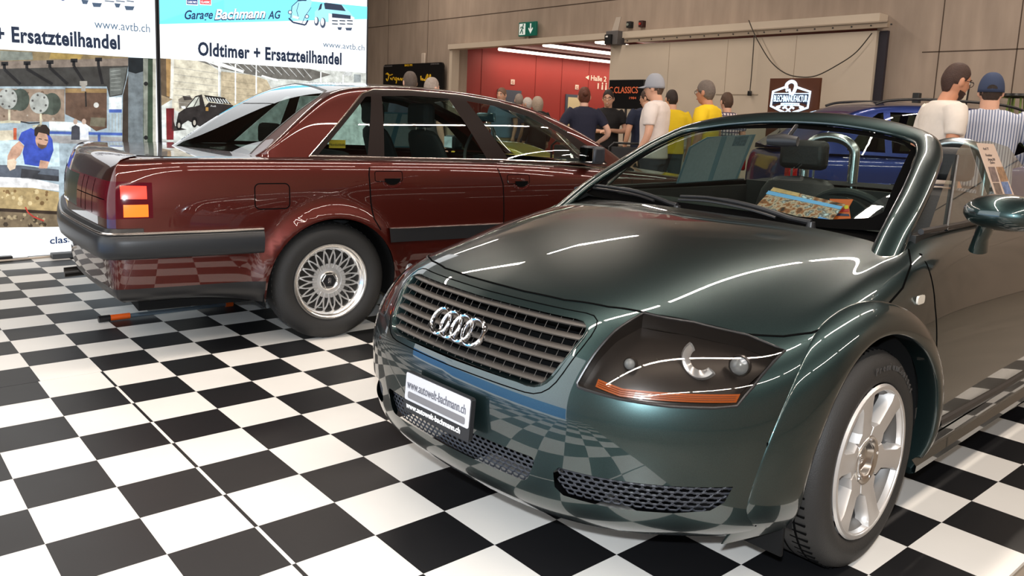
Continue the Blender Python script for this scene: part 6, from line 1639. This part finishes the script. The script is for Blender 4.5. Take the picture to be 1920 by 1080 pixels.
person('grey short-haired person right of the light blue shirt, before the red wall', 974, 177, 1.69, away(976, 10), shirt=(96, 100, 120), pants=(80, 84, 96), hair='thick', hairc=(156, 142, 132), skin_=0)
person('white-haired person between the grey-haired person and the long-haired one', 992, 184, 1.62, away(992, 60), shirt=(70, 84, 110), hair='thick', hairc=(206, 196, 188), skin_=0)
person('person with long grey hair and a black jacket near the red wall', 1010, 182, 1.62, away(1010, 30), shirt=(26, 24, 26), sleeve='long', pants=(30, 30, 34), hair='long', hairc=(176, 158, 142), skin_=0)
# ================================================================== other vehicles
def vehicle(name, label, O, ang, pm, xf, xr, hw, zb, zh, gh, panes, wheels, wr=.31, lamp=None, glassm=None):
    root = thing(name, label, 'car', (O[0], O[1], 0), ang)
    S = [(xf, 0), (xf-.02, hw*.45), (xf-.09, hw*.78), (xf-.28, hw*.93), (xf-.7, hw*.98), ((xf+xr)/2+.5, hw), ((xf+xr)/2-.5, hw), (xr+.6, hw*.985), (xr+.18, hw*.95), (xr+.05, hw*.85), (xr+.01, hw*.5), (xr, 0)]
    G = []
    for i, (x, y) in enumerate(S):
        o = np.array([1.0 if i < 3 else (-1.0 if i > 8 else 0), 0 if i in (0, 11) else 1.0]); o /= np.linalg.norm(o)
        zt = zh if x > gh[-1][0][0]+.1 else zb
        G.append([(x-o[0]*q, -(y-o[1]*q), z) for z, q in ((.2, .08), (.3, .02), (.5, 0), (.7, 0), (zt-.12, .02), (zt-.03, .05), (zt, .10), (zt+.01, .18))])
    A_ = surf(np.array(G, float), 6, 4); A_[0, :, 1] = 0; A_[-1, :, 1] = 0
    b = mirror_y(grid_bm(A_)); bmesh.ops.recalc_face_normals(b, faces=b.faces); k = Skin(b)
    for wx in wheels: k.cut(circ(wx, wr+.0, wr+.04, -35, 215, 24), 'side', 9)
    k.piece((0,), 'body_shell', pm, root)
    L = [tuple(q) for q in A_[:, -1, :2]]; L = L+[(q[0], -q[1]) for q in L[::-1]]
    m = MB(); m.prism(L[::2], (0, 0, zh-.012), (1, 0, 0), (0, 1, 0), .012); m.build('bonnet', pm, root)
    m = MB(); m.prism([q for q in L[::2] if q[0] < gh[-1][0][0]-.2], (0, 0, zb-.005), (1, 0, 0), (0, 1, 0), .012); m.build('rear_deck', pm, root)
    rows = []
    for Rl, Bl, Ce in gh:
        Rl = np.array(Rl); Bl = np.array(Bl); Cc = np.array([Ce[0], 0, Ce[1]])
        rows.append([Bl+(Rl-Bl)*t for t in (0, .33, .66, .93)]+[Rl+(Cc-Rl)*np.array([t**1.5, t, math.sin(t*PI/2)]) for t in (.03, .12, .4, .7, 1)])
    g = surf(np.array(rows), 5, 4); gb_ = mirror_y(grid_bm(g)); bmesh.ops.recalc_face_normals(gb_, faces=gb_.faces); k = Skin(gb_)
    if k.bvh.ray_cast(Vector((gh[len(gh)//2][0][0], .02, 5)), Vector((0, 0, -1)))[1].z < 0: bmesh.ops.reverse_faces(gb_, faces=gb_.faces); k = Skin(gb_)
    for p in panes:
        for dp in ((.3, 1.2), (-1.2, -.3)): k.cut(p, 'side', 2, dep=dp)
    xf0, xf1 = gh[-3][2][0]-.05, gh[-1][2][0]; k.cut([(xf0, -.5), (xf1+.1, -.62), (xf1+.1, .62), (xf0, .5)], 'top', 2, dep=(zb+.02, 3))
    k.piece((0,), 'roof', pm, root); k.piece((2,), 'window_glass', glassm or tint_glass, root, off=-.003)
    m = MB(); m.box(((xf+xr)/2, 0, .28), (xf-xr-.5, 1.1, .2)); m.box(((xf+xr)/2-.2, 0, .6), (1.6, 1.3, .3)); m.build('floor_pan', blkm, root)
    for wx in wheels:
        for s in (1, -1):
            w = MB(); w.lathe([(.19, -.1), (wr-.02, -.1), (wr, -.08), (wr, .08), (wr-.02, .1), (.19, .1)], (wx, s*(hw-.12), wr), (0, s, 0), 32); wo = w.build('tyre', rubber, root, sharp=40)
            w = MB(); w.lathe([(.0001, .07), (.16, .08), (.185, .095), (.195, .09)], (wx, s*(hw-.12), wr), (0, s, 0), 28); w.build('wheel_rim', alloy, wo)
    for s in (1, -1):
        if lamp: m = MB(); m.box((xr+.02, s*(hw-.10), zb-.12), (.09, .14, .30)); m.build('tail_lamp', lamp, root, bevel=.02)
        m = MB(); m.box((gh[-2][1][0]+.02, s*(hw+.06), zb+.05), (.10, .18, .12)); m.build('door_mirror', pm, root, bevel=.02)
    return root
bp = paint('blue_paint', (.003, .008, .05), (.012, .035, .20), rough=.35, metal=.5)
BA = math.radians(52); BO = np.array([.12, 7.56])
Wg = [((-.78, -.66, 1.08), (-.74, -.78, 1.02), (-.90, 1.06)), ((-.58, -.64, 1.22), (-.5, -.80, 1.02), (-.70, 1.24)), ((-.34, -.61, 1.40), (-.3, -.80, 1.02), (-.44, 1.44)), ((-.08, -.60, 1.50), (-.05, -.80, 1.02), (-.14, 1.545)), ((.3, -.60, 1.535), (.3, -.80, 1.01), (.3, 1.585)),
      ((1.0, -.60, 1.535), (1.0, -.80, 1.0), (1.0, 1.585)), ((1.6, -.61, 1.49), (1.6, -.80, .99), (1.7, 1.53)), ((2.05, -.64, 1.30), (2.05, -.80, .98), (2.2, 1.32)), ((2.45, -.70, 1.08), (2.4, -.79, .97), (2.65, 1.08)), ((2.62, -.74, .98), (2.6, -.78, .96), (2.85, .98))]
Wp = [[(-.36, 1.06), (-.06, 1.40), (.00, 1.44), (.05, 1.45), (.03, 1.05)], [(.10, 1.05), (.12, 1.455), (.90, 1.465), (.93, 1.04)], [(1.02, 1.04), (1.0, 1.465), (1.55, 1.43), (2.0, 1.23), (2.3, 1.06)]]
bc = vehicle('estate_car', 'blue estate car with dark windows parked behind the roadster', BO, BA, bp, 3.45, -.92, .87, 1.01, .96, Wg, Wp, (0, 2.6), lamp=mat('red_tail', (.35, .01, .01), .15, coat=1))
for s in (1, -1):
    m = MB(); m.tube(catmull([(-.02, s*.585, 1.53), (.15, s*.585, 1.575), (.6, s*.58, 1.60), (1.3, s*.585, 1.575), (1.6, s*.60, 1.50)], 6), .014, 8); m.build('roof_rail', blk, bc)
    m = MB(); m.box((1.2, s*.872, .62), (2.2, .012, .03)); m.build('door_strip', mat('trim_steel', 0), bc)
yp = paint('yellow_paint', (.35, .26, .01), (.62, .48, .02), rough=.3, metal=.1)
def low_gh(z0, z1): return [((-.55, -.60, z0+.02), (-.5, -.74, z0), (-.75, z0+.02)), ((-.2, -.56, z0+.18), (-.1, -.75, z0), (-.3, z0+.22)), ((.2, -.52, z1-.05), (.3, -.75, z0), (.2, z1)), ((.7, -.52, z1-.04), (.7, -.75, z0), (.7, z1+.01)), ((1.1, -.55, z1-.10), (1.1, -.75, z0-.01), (1.2, z1-.07)), ((1.5, -.62, z0+.17), (1.5, -.75, z0-.02), (1.65, z0+.17)), ((1.85, -.70, z0), (1.8, -.73, z0-.03), (2.05, z0))]
LPn = [[(-.1, .98), (.25, 1.16), (.55, 1.17), (.55, .97)], [(.6, .97), (.6, 1.17), (1.05, 1.13), (1.5, .98)]]
vehicle('sports_car', 'low bright yellow sports car seen through the saloon door window', (-4.2, 6.4), math.radians(212), yp, 3.1, -.85, .85, .70, .64, low_gh(.70, .93), [[(-.05, .74), (.25, .88), (.55, .89), (.55, .73)], [(.6, .73), (.6, .89), (1.05, .85), (1.3, .76)]], (0, 2.4), wr=.28, glassm=glass('pale_glass', (.55, .62, .60), refl=.03))
# ================================================================== boards, screen, furniture at the end wall
def yhit(u, v, y): return hit(u, v, (0, y, 0), (0, 1, 0))
# company sign
a, b, c = yhit(1444, 146, 9.8), yhit(1538, 147, 9.8), yhit(1536, 213, 9.8); w = b[0]-a[0]; zt = (a[2]+b[2])/2; h = zt-c[2]; cx = (a[0]+b[0])/2
sg = thing('company_sign', 'brown display board with glowing white hexagon emblem reading Blechmanufaktur', 'sign', (cx, 9.8, 0))
m = MB(); m.box((0, .03, zt/2), (w, .05, zt)); m.build('board', mat('brown_board', lin((86, 44, 22)), .6, var=.1, vscale=4), sg, smooth=False)
gw = mat('neon_white', (.8, .9, 1), .4, emit=lin((190, 226, 255)), es=.42); gw2 = mat('neon_dim', (.5, .6, .8), .4, emit=lin((120, 160, 230)), es=.32)
k = w/94.0; ex0 = lambda px, py: (((px-1490.5)*k), -.004, zt-(py-146)*h/66.5)
E_ = MB()
for q in ([(1475, 163), (1452, 171.5), (1450, 200), (1478, 212.5)], [(1491, 212.5), (1520, 202), (1522, 172), (1494, 162.5)]): E_.tube([ex0(*p) for p in q], .0165, 8)
E_.build('hexagon_outline', gw, sg)
E_ = MB(); E_.tube(catmull([ex0(*p) for p in ((1478, 166), (1477, 159), (1481, 154), (1487, 152.5), (1493, 156), (1494.5, 163), (1492, 172), (1488, 178))], 5), .024, 8); E_.tube([ex0(*p) for p in ((1477, 170), (1483, 168), (1486, 178))], .018, 8); E_.build('ram_head', gw, sg)
E_ = MB(); E_.prism([(-.318, 0), (.250, 0), (.250, -.16), (.15, -.13), (-.03, -.12), (-.20, -.13), (-.318, -.16)], (0, -.002, ex0(0, 176)[2]), (1, 0, 0), (0, 0, 1), -.004); E_.build('name_band', mat('sign_navy', (.02, .03, .07), .5), sg)
E_ = MB(); E_.text('BLECHMANUFAKTUR', (-.30, -.008, ex0(0, 191)[2]), (1, 0, 0), (0, 0, 1), .135, width=.535, depth=.003, bold=.01); E_.build('name_lettering', gw, sg)
E_ = MB(); E_.box(ex0(1487, 175.3), (.57, .006, .012)); E_.build('name_line', gw, sg)
E_ = MB(); E_.grid([[(x-.03, -.010, ex0(0, 196+abs(x)*abs(x)*22)[2]+dz_) for dz_ in (-.022, .022)] for x in np.linspace(-.15, .15, 12)]); E_.prism([(-.25, -.03), (-.18, -.01), (-.18, -.055), (-.26, -.07)], (0, -.012, ex0(0, 196)[2]), (1, 0, 0), (0, 0, 1), -.003); E_.prism([(.19, -.03), (.12, -.01), (.12, -.055), (.20, -.07)], (0, -.012, ex0(0, 196)[2]), (1, 0, 0), (0, 0, 1), -.003); rb_o = E_.build('ribbon', gw, sg)
E_ = MB(); E_.text('URINGEN', (-.15, -.014, ex0(0, 197.6)[2]), (1, 0, 0), (0, 0, 1), .03, width=.24, depth=.002); E_.build('ribbon_lettering', mat('sign_navy', 0), rb_o)
E_ = MB()
for s in (1, -1):
    E_.tube([ex0(1484-s*7, 201), ex0(1484+s*7, 213)], .011, 6); E_.tube([ex0(1484-s*10.5, 204), ex0(1484-s*4, 199.5)], .015, 6)
E_.build('crossed_hammers', gw, sg)
# CLASSICS screen on a stand
a, b, c = yhit(1143, 150, 10.0), yhit(1208, 149, 10.0), yhit(1206, 205, 10.0); w = b[0]-a[0]; zt = (a[2]+b[2])/2; h = zt-c[2]; cx = (a[0]+b[0])/2
tv = thing('display_screen', 'black display screen reading CLASSICS in orange on a thin black stand', 'screen', (cx, 10.0, 0))
m = MB(); m.box((0, .02, zt-h/2), (w, .05, h)); m.build('screen_panel', mat('screen_black', (.006, .006, .007), .3), tv, bevel=.004)
m = MB(); m.text('C.CLASSICS', (-w/2+.01, -.008, zt-.235), (1, 0, 0), (0, 0, 1), .16, width=w*.84, depth=.002, bold=.01); m.build('screen_lettering', mat('orange_glow', (.3, .08, .03), .5, emit=lin((200, 84, 50)), es=.16), tv)
m = MB(); m.text('1984', (w*.12, -.008, zt-.34), (1, 0, 0), (0, 0, 1), .06, width=.16, depth=.002); m.build('screen_lettering', mat('orange_glow', 0), tv)
m = MB(); m.cyl((0, .03, .02), (0, .03, zt-h), .022, n=10); m.box((0, .03, .015), (.6, .45, .03)); m.build('stand', blk, tv)
# black lettered board on the end wall
a, b, c = yhit(722, 122, 10.9), yhit(834, 115, 10.9), yhit(833, 165, 10.9); w = b[0]-a[0]; zt = (a[2]+b[2])/2; cx = (a[0]+b[0])/2
vb = thing('lettered_board', 'black board with yellow handwriting standing at the concrete wall behind the saloon', 'board', (cx, 10.9, 0))
m = MB(); m.prism(rrect(w, zt-.02, .10, cy=zt/2), (0, 0, 0), (1, 0, 0), (0, 0, 1), .05); m.build('panel', mat('board_black', (.008, .008, .009), .35), vb)
ye = mat('yellow_ink', lin((236, 190, 40)), .5); ky = w/112.
kz_ = (zt-c[2])/47.
V_ = lambda px, py: ((px-778)*ky, -.060, zt-(py-118.5)*kz_-(px-778)*kz_*.06)
m = MB()
for q in (((728, 141), (731, 139), (734, 143), (733, 150), (731, 154), (729, 150)), ((729, 140), (736, 143), (741, 141)), ((738, 148), (739, 151.5)), ((741, 152), (743, 147), (745, 148)), ((749, 147), (746, 150), (749, 152), (751, 148), (749, 158)), ((751, 151), (753, 148), (754, 152)), ((756, 152), (758, 148), (760, 152), (762, 148), (764, 151)),
          ((796, 142), (797, 150), (799, 147), (800, 151)), ((802, 148), (803, 151)), ((804, 151), (807, 140), (808.5, 141), (807, 151), (810, 150), (812, 140), (813.5, 141), (812, 151)), ((819, 147), (815, 149), (817, 151), (819, 148), (820, 151), (823, 148))):
    m.tube(catmull([V_(*p) for p in q], 4), .016, 6)
m.build('handwriting', ye, vb)
m = MB(); m.text('SINCE 1992', V_(765, 124.8), (1, 0, 0), (0, 0, 1), .07, width=.37, depth=.003, bold=.02); m.build('small_lettering', ye, vb)
m = MB(); m.text('PAUL BUSSLINGER', V_(723, 127), (1, 0, 0), (0, 0, 1), .05, width=.44, depth=.003); m.text('JOHN HAUSER', V_(813, 121), (1, 0, 0), (0, 0, 1), .05, width=.37, depth=.003); m.build('small_lettering', mat('grey_ink', lin((120, 116, 116)), .5), vb)
p = yhit(794, 112, 10.97); m = MB(); m.box(p, (.18, .05, .34)); o = m.build('wall_box', mat('white_plastic', lin((205, 190, 175)), .5), bevel=.03); tag(o, 'small white box on the wall above the black lettered board', 'box')
# framed picture standing high, dark box, stool
a, b, c = yhit(1788, 151, 10.5), yhit(1813, 152, 10.5), yhit(1806, 194, 10.5)
m = MB(); m.box((0, 0, .0), (.24, .03, .36)); fr_ = thing('framed_picture', 'black-framed picture leaning behind the bearded person', 'picture', ((a[0]+b[0])/2, 10.5, a[2]-.18)); fr_.rotation_euler = (0, math.radians(3), 0)
m.build('picture_frame', blk, fr_, smooth=False); m = MB(); m.box((0, -.017, 0), (.215, .004, .335)); m.build('mat_board', mat('passepartout', lin((206, 192, 170)), .6), fr_, smooth=False)
m = MB(); m.box((-.01, -.020, .06), (.13, .003, .10)); m.box((-.01, -.020, -.08), (.13, .003, .10)); m.build('picture_sheet', mat('picture_tan', lin((150, 112, 84)), .6, var=.4, vscale=30), fr_, smooth=False)
m = MB(); zc = a[2]-.37; m.box(((a[0]+b[0])/2, 10.5, zc/2-.005), (.9, .4, zc-.01)); o = m.build('shelf_counter', mat('counter_dark', lin((70, 60, 54)), .6), smooth=False); tag(o, 'dark counter along the end wall carrying the framed picture', 'counter')
p = yhit(1721, 165, 10.55); m = MB(); m.box((p[0], 10.55, zc+.13), (.09, .09, .16)); m.box((p[0]-.02, 10.55, zc+.028), (.16, .10, .05)); o = m.build('dark_lantern', mat('dark_grey_metal', lin((44, 46, 48)), .5), bevel=.008); tag(o, 'small dark grey lantern-shaped object standing on the counter by the wall', 'lantern')
p = yhit(1908, 176, 10.4); st_ = thing('bar_stool', 'bar stool with dark round seat and green legs by the concrete wall', 'stool', (p[0], 10.4, 0))
m = MB(); m.lathe([(.001, p[2]), (.16, p[2]), (.17, p[2]-.03), (.12, p[2]-.05)], n=24); m.build('seat', blk, st_)
for k in range(4):
    a_ = PI/4+k*PI/2; m = MB(); m.cyl((.09*math.cos(a_), .09*math.sin(a_), p[2]-.05), (.24*math.cos(a_), .24*math.sin(a_), 0), .013, n=8); m.build('leg', mat('green_leg', lin((110, 130, 60)), .5), st_)
m = MB(); p1, p2 = yhit(1870, 181, 10.85), yhit(1902, 184, 10.85); m.tube([p1, p2], .012, 8); m.cyl((p1[0], 10.85, 0), p1, .012, n=8); m.cyl((p2[0], 10.85, 0), p2, .012, n=8); o = m.build('barrier_rail', mat('green_leg', 0)); tag(o, 'thin green rail on posts beside the bar stool', 'rail')
# two chairs and a counter near the standing group
def chair(label, pos, rz, w=.50, back=1.02):
    r = thing('black_chair', label, 'chair', (pos[0], pos[1], 0), rz, None)
    m = MB(); m.box((0, 0, .47), (.46, w, .06)); m.build('seat', mat('chair_fabric', (.03, .03, .032), .8), r, bevel=.015)
    m = MB(); m.box((-.23, 0, back-.19), (.035, w-.05, .30)); m.build('backrest', mat('chair_fabric', 0), r, bevel=.015)
    m = MB(); m.tube([(-.23, -w/2, .45), (-.245, -w/2, back-.05), (-.248, -w/2+.05, back), (-.248, w/2-.05, back), (-.245, w/2, back-.05), (-.23, w/2, .45)], .013, 8); m.build('back_frame', blk, r)
    for sx in (-.22, .22):
        for sy in (-1, 1): m = MB(); m.cyl((sx, sy*w/2, .46), (sx*1.08, sy*w/2, 0), .013, n=8); m.build('leg', blk, r)
    return r
pc = floor_pt(1086, 250, 1.10); chair('black chair with a rounded frame behind the person with the bun', CAM+ray(1084, 250)*8.7, away(1090, -6)); chair('black chair with a rounded frame between the black polo and the navy shirt', CAM+ray(1182, 258)*8.9, away(1180, 6))
m = MB(); m.box((-4.2, 9.35, .90), (1.7, .55, .05)); m.box((-4.2, 9.38, .45), (1.6, .45, .86)); o = m.build('reception_counter', mat('white_plastic', 0), smooth=False); tag(o, 'pale counter below the orange-lettered screen', 'counter')
# ================================================================== sheets and flyers in the cars
def chit(O, A, u, v, p, n):
    """point of the ray through (u,v) on a plane given in car coordinates, returned in car coordinates"""
    Rm = np.array([[math.cos(A), -math.sin(A), 0], [math.sin(A), math.cos(A), 0], [0, 0, 1]]); O3 = np.array([O[0], O[1], 0])
    P = hit(u, v, O3+Rm@np.array(p, float), Rm@np.array(n, float)); return P, Rm@np.array(n, float)
def sheet(name, label, cat, quad, m_, off=.0, O=None, A=0, p=None, n=None, prints=(), edge=None, group=None):
    P = [chit(O, A, u, v, p, n)[0] for u, v in quad]; nn = chit(O, A, *quad[0], p, n)[1]; nn /= np.linalg.norm(nn)
    if (CAM-P[0])@nn < 0: nn = -nn
    c = sum(P)/len(P); ex = P[1]-P[0]; ex /= np.linalg.norm(ex); ey = np.cross(nn, ex)
    to = lambda q: ((q-c)@ex, (q-c)@ey)
    r = thing(name, label, cat, c, 0, group)
    m = MB(); m.prism([to(q) for q in P], nn*(-.001), ex, ey, .0016); m.build('paper', m_, r, smooth=False)
    for i, (nm, mm, pts, lay) in enumerate(prints):
        m = MB(); m.prism([to(chit(O, A, u, v, p, n)[0]) for u, v in pts], nn*(.0006+.0006*lay), ex, ey, .0005); m.build(nm, mm, r, smooth=False)
    return r, c, ex, ey, nn
ppr = lambda nm, c, **k: mat(nm, lin(c), .5, **k)
v_teal = ppr('sheet_teal', (84, 118, 128)); v_page = ppr('sheet_page', (152, 160, 158), var=.06, vscale=60)
sheet('info_sheet', 'two-page info sheet in a teal holder hung inside the far window of the saloon', 'paper', [(694, 209), (794, 213), (799, 219), (780, 277), (690, 276)], v_teal, O=V8O, A=V8A, p=(0, .66, 1.1), n=(0, 1, .4),
      prints=[('page', v_page, [(700, 213), (746, 213), (728, 273), (692, 273)], 1), ('page', v_page, [(754, 214), (792, 216), (775, 274), (738, 274)], 1), ('page_photo', ppr('sheet_photo', (70, 100, 130), var=.3, vscale=80), [(770, 217), (791, 218), (786, 231), (768, 230)], 2)])
t_teal = ppr('sheet_teal2', (104, 132, 142)); t_page = ppr('sheet_page2', (140, 156, 160), var=.06, vscale=60)
sheet('info_sheet', 'two-page info sheet in a pale blue holder in the far window of the roadster', 'paper', [(1268, 344), (1292, 276), (1326, 257), (1417, 252), (1382, 336)], t_teal, O=TTO, A=TTA, p=(0, -.655, 1.05), n=(0, 1, -.34),
      prints=[('page', t_page, [(1272, 342), (1295, 278), (1326, 260), (1353, 255), (1326, 339)], 1), ('page', t_page, [(1335, 338), (1363, 255), (1410, 254), (1378, 335)], 1), ('page_photo', ppr('sheet_photo2', (96, 116, 126), var=.3, vscale=80), [(1378, 256), (1404, 254), (1396, 273), (1372, 273)], 2)])
wpp = ppr('card_white', (206, 184, 168)); 
r, c, ex, ey, nn = sheet('data_sheet', 'long white data sheet with four small pictures on the driver side glass of the roadster', 'paper', [(1831, 268), (1863, 270), (1905, 375), (1868, 372)], wpp, O=TTO, A=TTA, p=(0, .70, 1.08), n=(0, 1, .36),
      prints=[('sheet_photo', ppr('ph%d' % i, cc, var=.4, vscale=60), q, 1) for i, (cc, q) in enumerate((((120, 104, 100), [(1852, 313), (1864, 313), (1873, 341), (1860, 341)]), ((150, 118, 90), [(1867, 313), (1880, 313), (1890, 339), (1876, 341)]), ((110, 96, 88), [(1861, 343), (1873, 343), (1880, 365), (1868, 365)]), ((100, 120, 160), [(1876, 341), (1889, 341), (1897, 364), (1884, 364)])))])
m = MB()
for (u0, v0), tx, wd in (((1843, 281), 'Audi TT', .07), ((1848, 293), 'Roadster', .08), ((1852, 301), 'Jahrgang 2000', .09), ((1856, 307), 'Quattro', .06)):
    P = chit(TTO, TTA, u0, v0, (0, .70, 1.08), (0, 1, .36))[0]; m.text(tx, P-c+nn*.0015, ex, ey, .014, width=wd*.9, depth=.0006)
m.build('sheet_lettering', ppr('ink_grey', (90, 80, 76)), r, smooth=False)
fp_, fn_ = (-.46, 0, .945), (.50, 0, .86)
fly = mat('flyer_photo', lin((150, 108, 84)), .3)
nt = fly.node_tree; vo = nt.nodes.new('ShaderNodeTexNoise'); vo.inputs['Scale'].default_value = 38; vo.inputs['Detail'].default_value = 5; cr = nt.nodes.new('ShaderNodeValToRGB')
for i, (pz, cc) in enumerate(((.30, (60, 44, 40)), (.44, (170, 104, 70)), (.52, (210, 180, 160)), (.60, (96, 78, 76)), (.70, (224, 226, 232)))):
    e = cr.color_ramp.elements[i] if i < 2 else cr.color_ramp.elements.new(pz); e.position = pz; e.color = tuple(lin(cc))+(1,)
tc = nt.nodes.new('ShaderNodeTexCoord'); nt.links.new(tc.outputs['Object'], vo.inputs['Vector']); nt.links.new(vo.outputs['Fac'], cr.inputs[0]); nt.links.new(cr.outputs[0], nt.nodes['Principled BSDF'].inputs['Base Color'])
sheet('orange_card', 'orange printed card lying behind the flyer inside the windscreen', 'card', [(1556, 373), (1600, 374), (1592, 388), (1596, 414), (1550, 411)], ppr('orange_card', (214, 92, 30)), O=TTO, A=TTA, p=(-.485, 0, .945), n=fn_,
      prints=[('card_stripe', ppr('card_navy', (44, 40, 76)), [(1566, 400), (1592, 402), (1593, 406), (1564, 405)], 1), ('card_stripe', ppr('card_red', (190, 40, 34)), [(1564, 391), (1592, 392), (1592, 398), (1566, 398)], 1), ('card_mark', ppr('card_yellow', (226, 196, 40)), [(1582, 386), (1591, 386), (1591, 392), (1584, 393)], 2)])
sheet('flyer', 'printed flyer with a workshop photo and blue band inside the windscreen', 'flyer', [(1450, 351), (1585, 383), (1553, 421), (1419, 385)], fly, O=TTO, A=TTA, p=fp_, n=fn_,
      prints=[('flyer_band', ppr('flyer_blue', (122, 176, 232)), [(1441, 358), (1580, 388), (1575, 393), (1436, 364)], 1), ('flyer_corner', ppr('flyer_blue2', (96, 150, 230)), [(1536, 407), (1556, 412), (1551, 419), (1531, 412)], 1), ('flyer_top', ppr('flyer_gold', (216, 170, 120), var=.3, vscale=40), [(1451, 352), (1500, 363), (1497, 369), (1445, 358)], 1)])
# red direction board above the sliding door (mirrored in the bonnet)
m = MB(); m.box((-5.2, WALL_Y-.03, 4.55), (7.5, .05, .62)); o = m.build('direction_board', mat('board_red', lin((150, 36, 34)), .5), smooth=False); tag(o, 'long red direction board high on the concrete wall above the sliding door', 'sign')
m = MB(); m.text('Hallen 1 | 3 | 4', (-8.3, WALL_Y-.058, 4.40), (1, 0, 0), (0, 0, 1), .42, width=3.6, depth=.004, bold=.02); m.prism([(0, 0), (.4, 0), (.2, .3)], (-1.9, WALL_Y-.058, 4.42), (1, 0, 0), (0, 0, 1), -.004); m.box((-3.6, WALL_Y-.058, 4.57), (.36, .004, .34)); m.box((-2.8, WALL_Y-.058, 4.57), (.36, .004, .34)); m.build('board_lettering', mat('sign_white', 0), o, smooth=False)
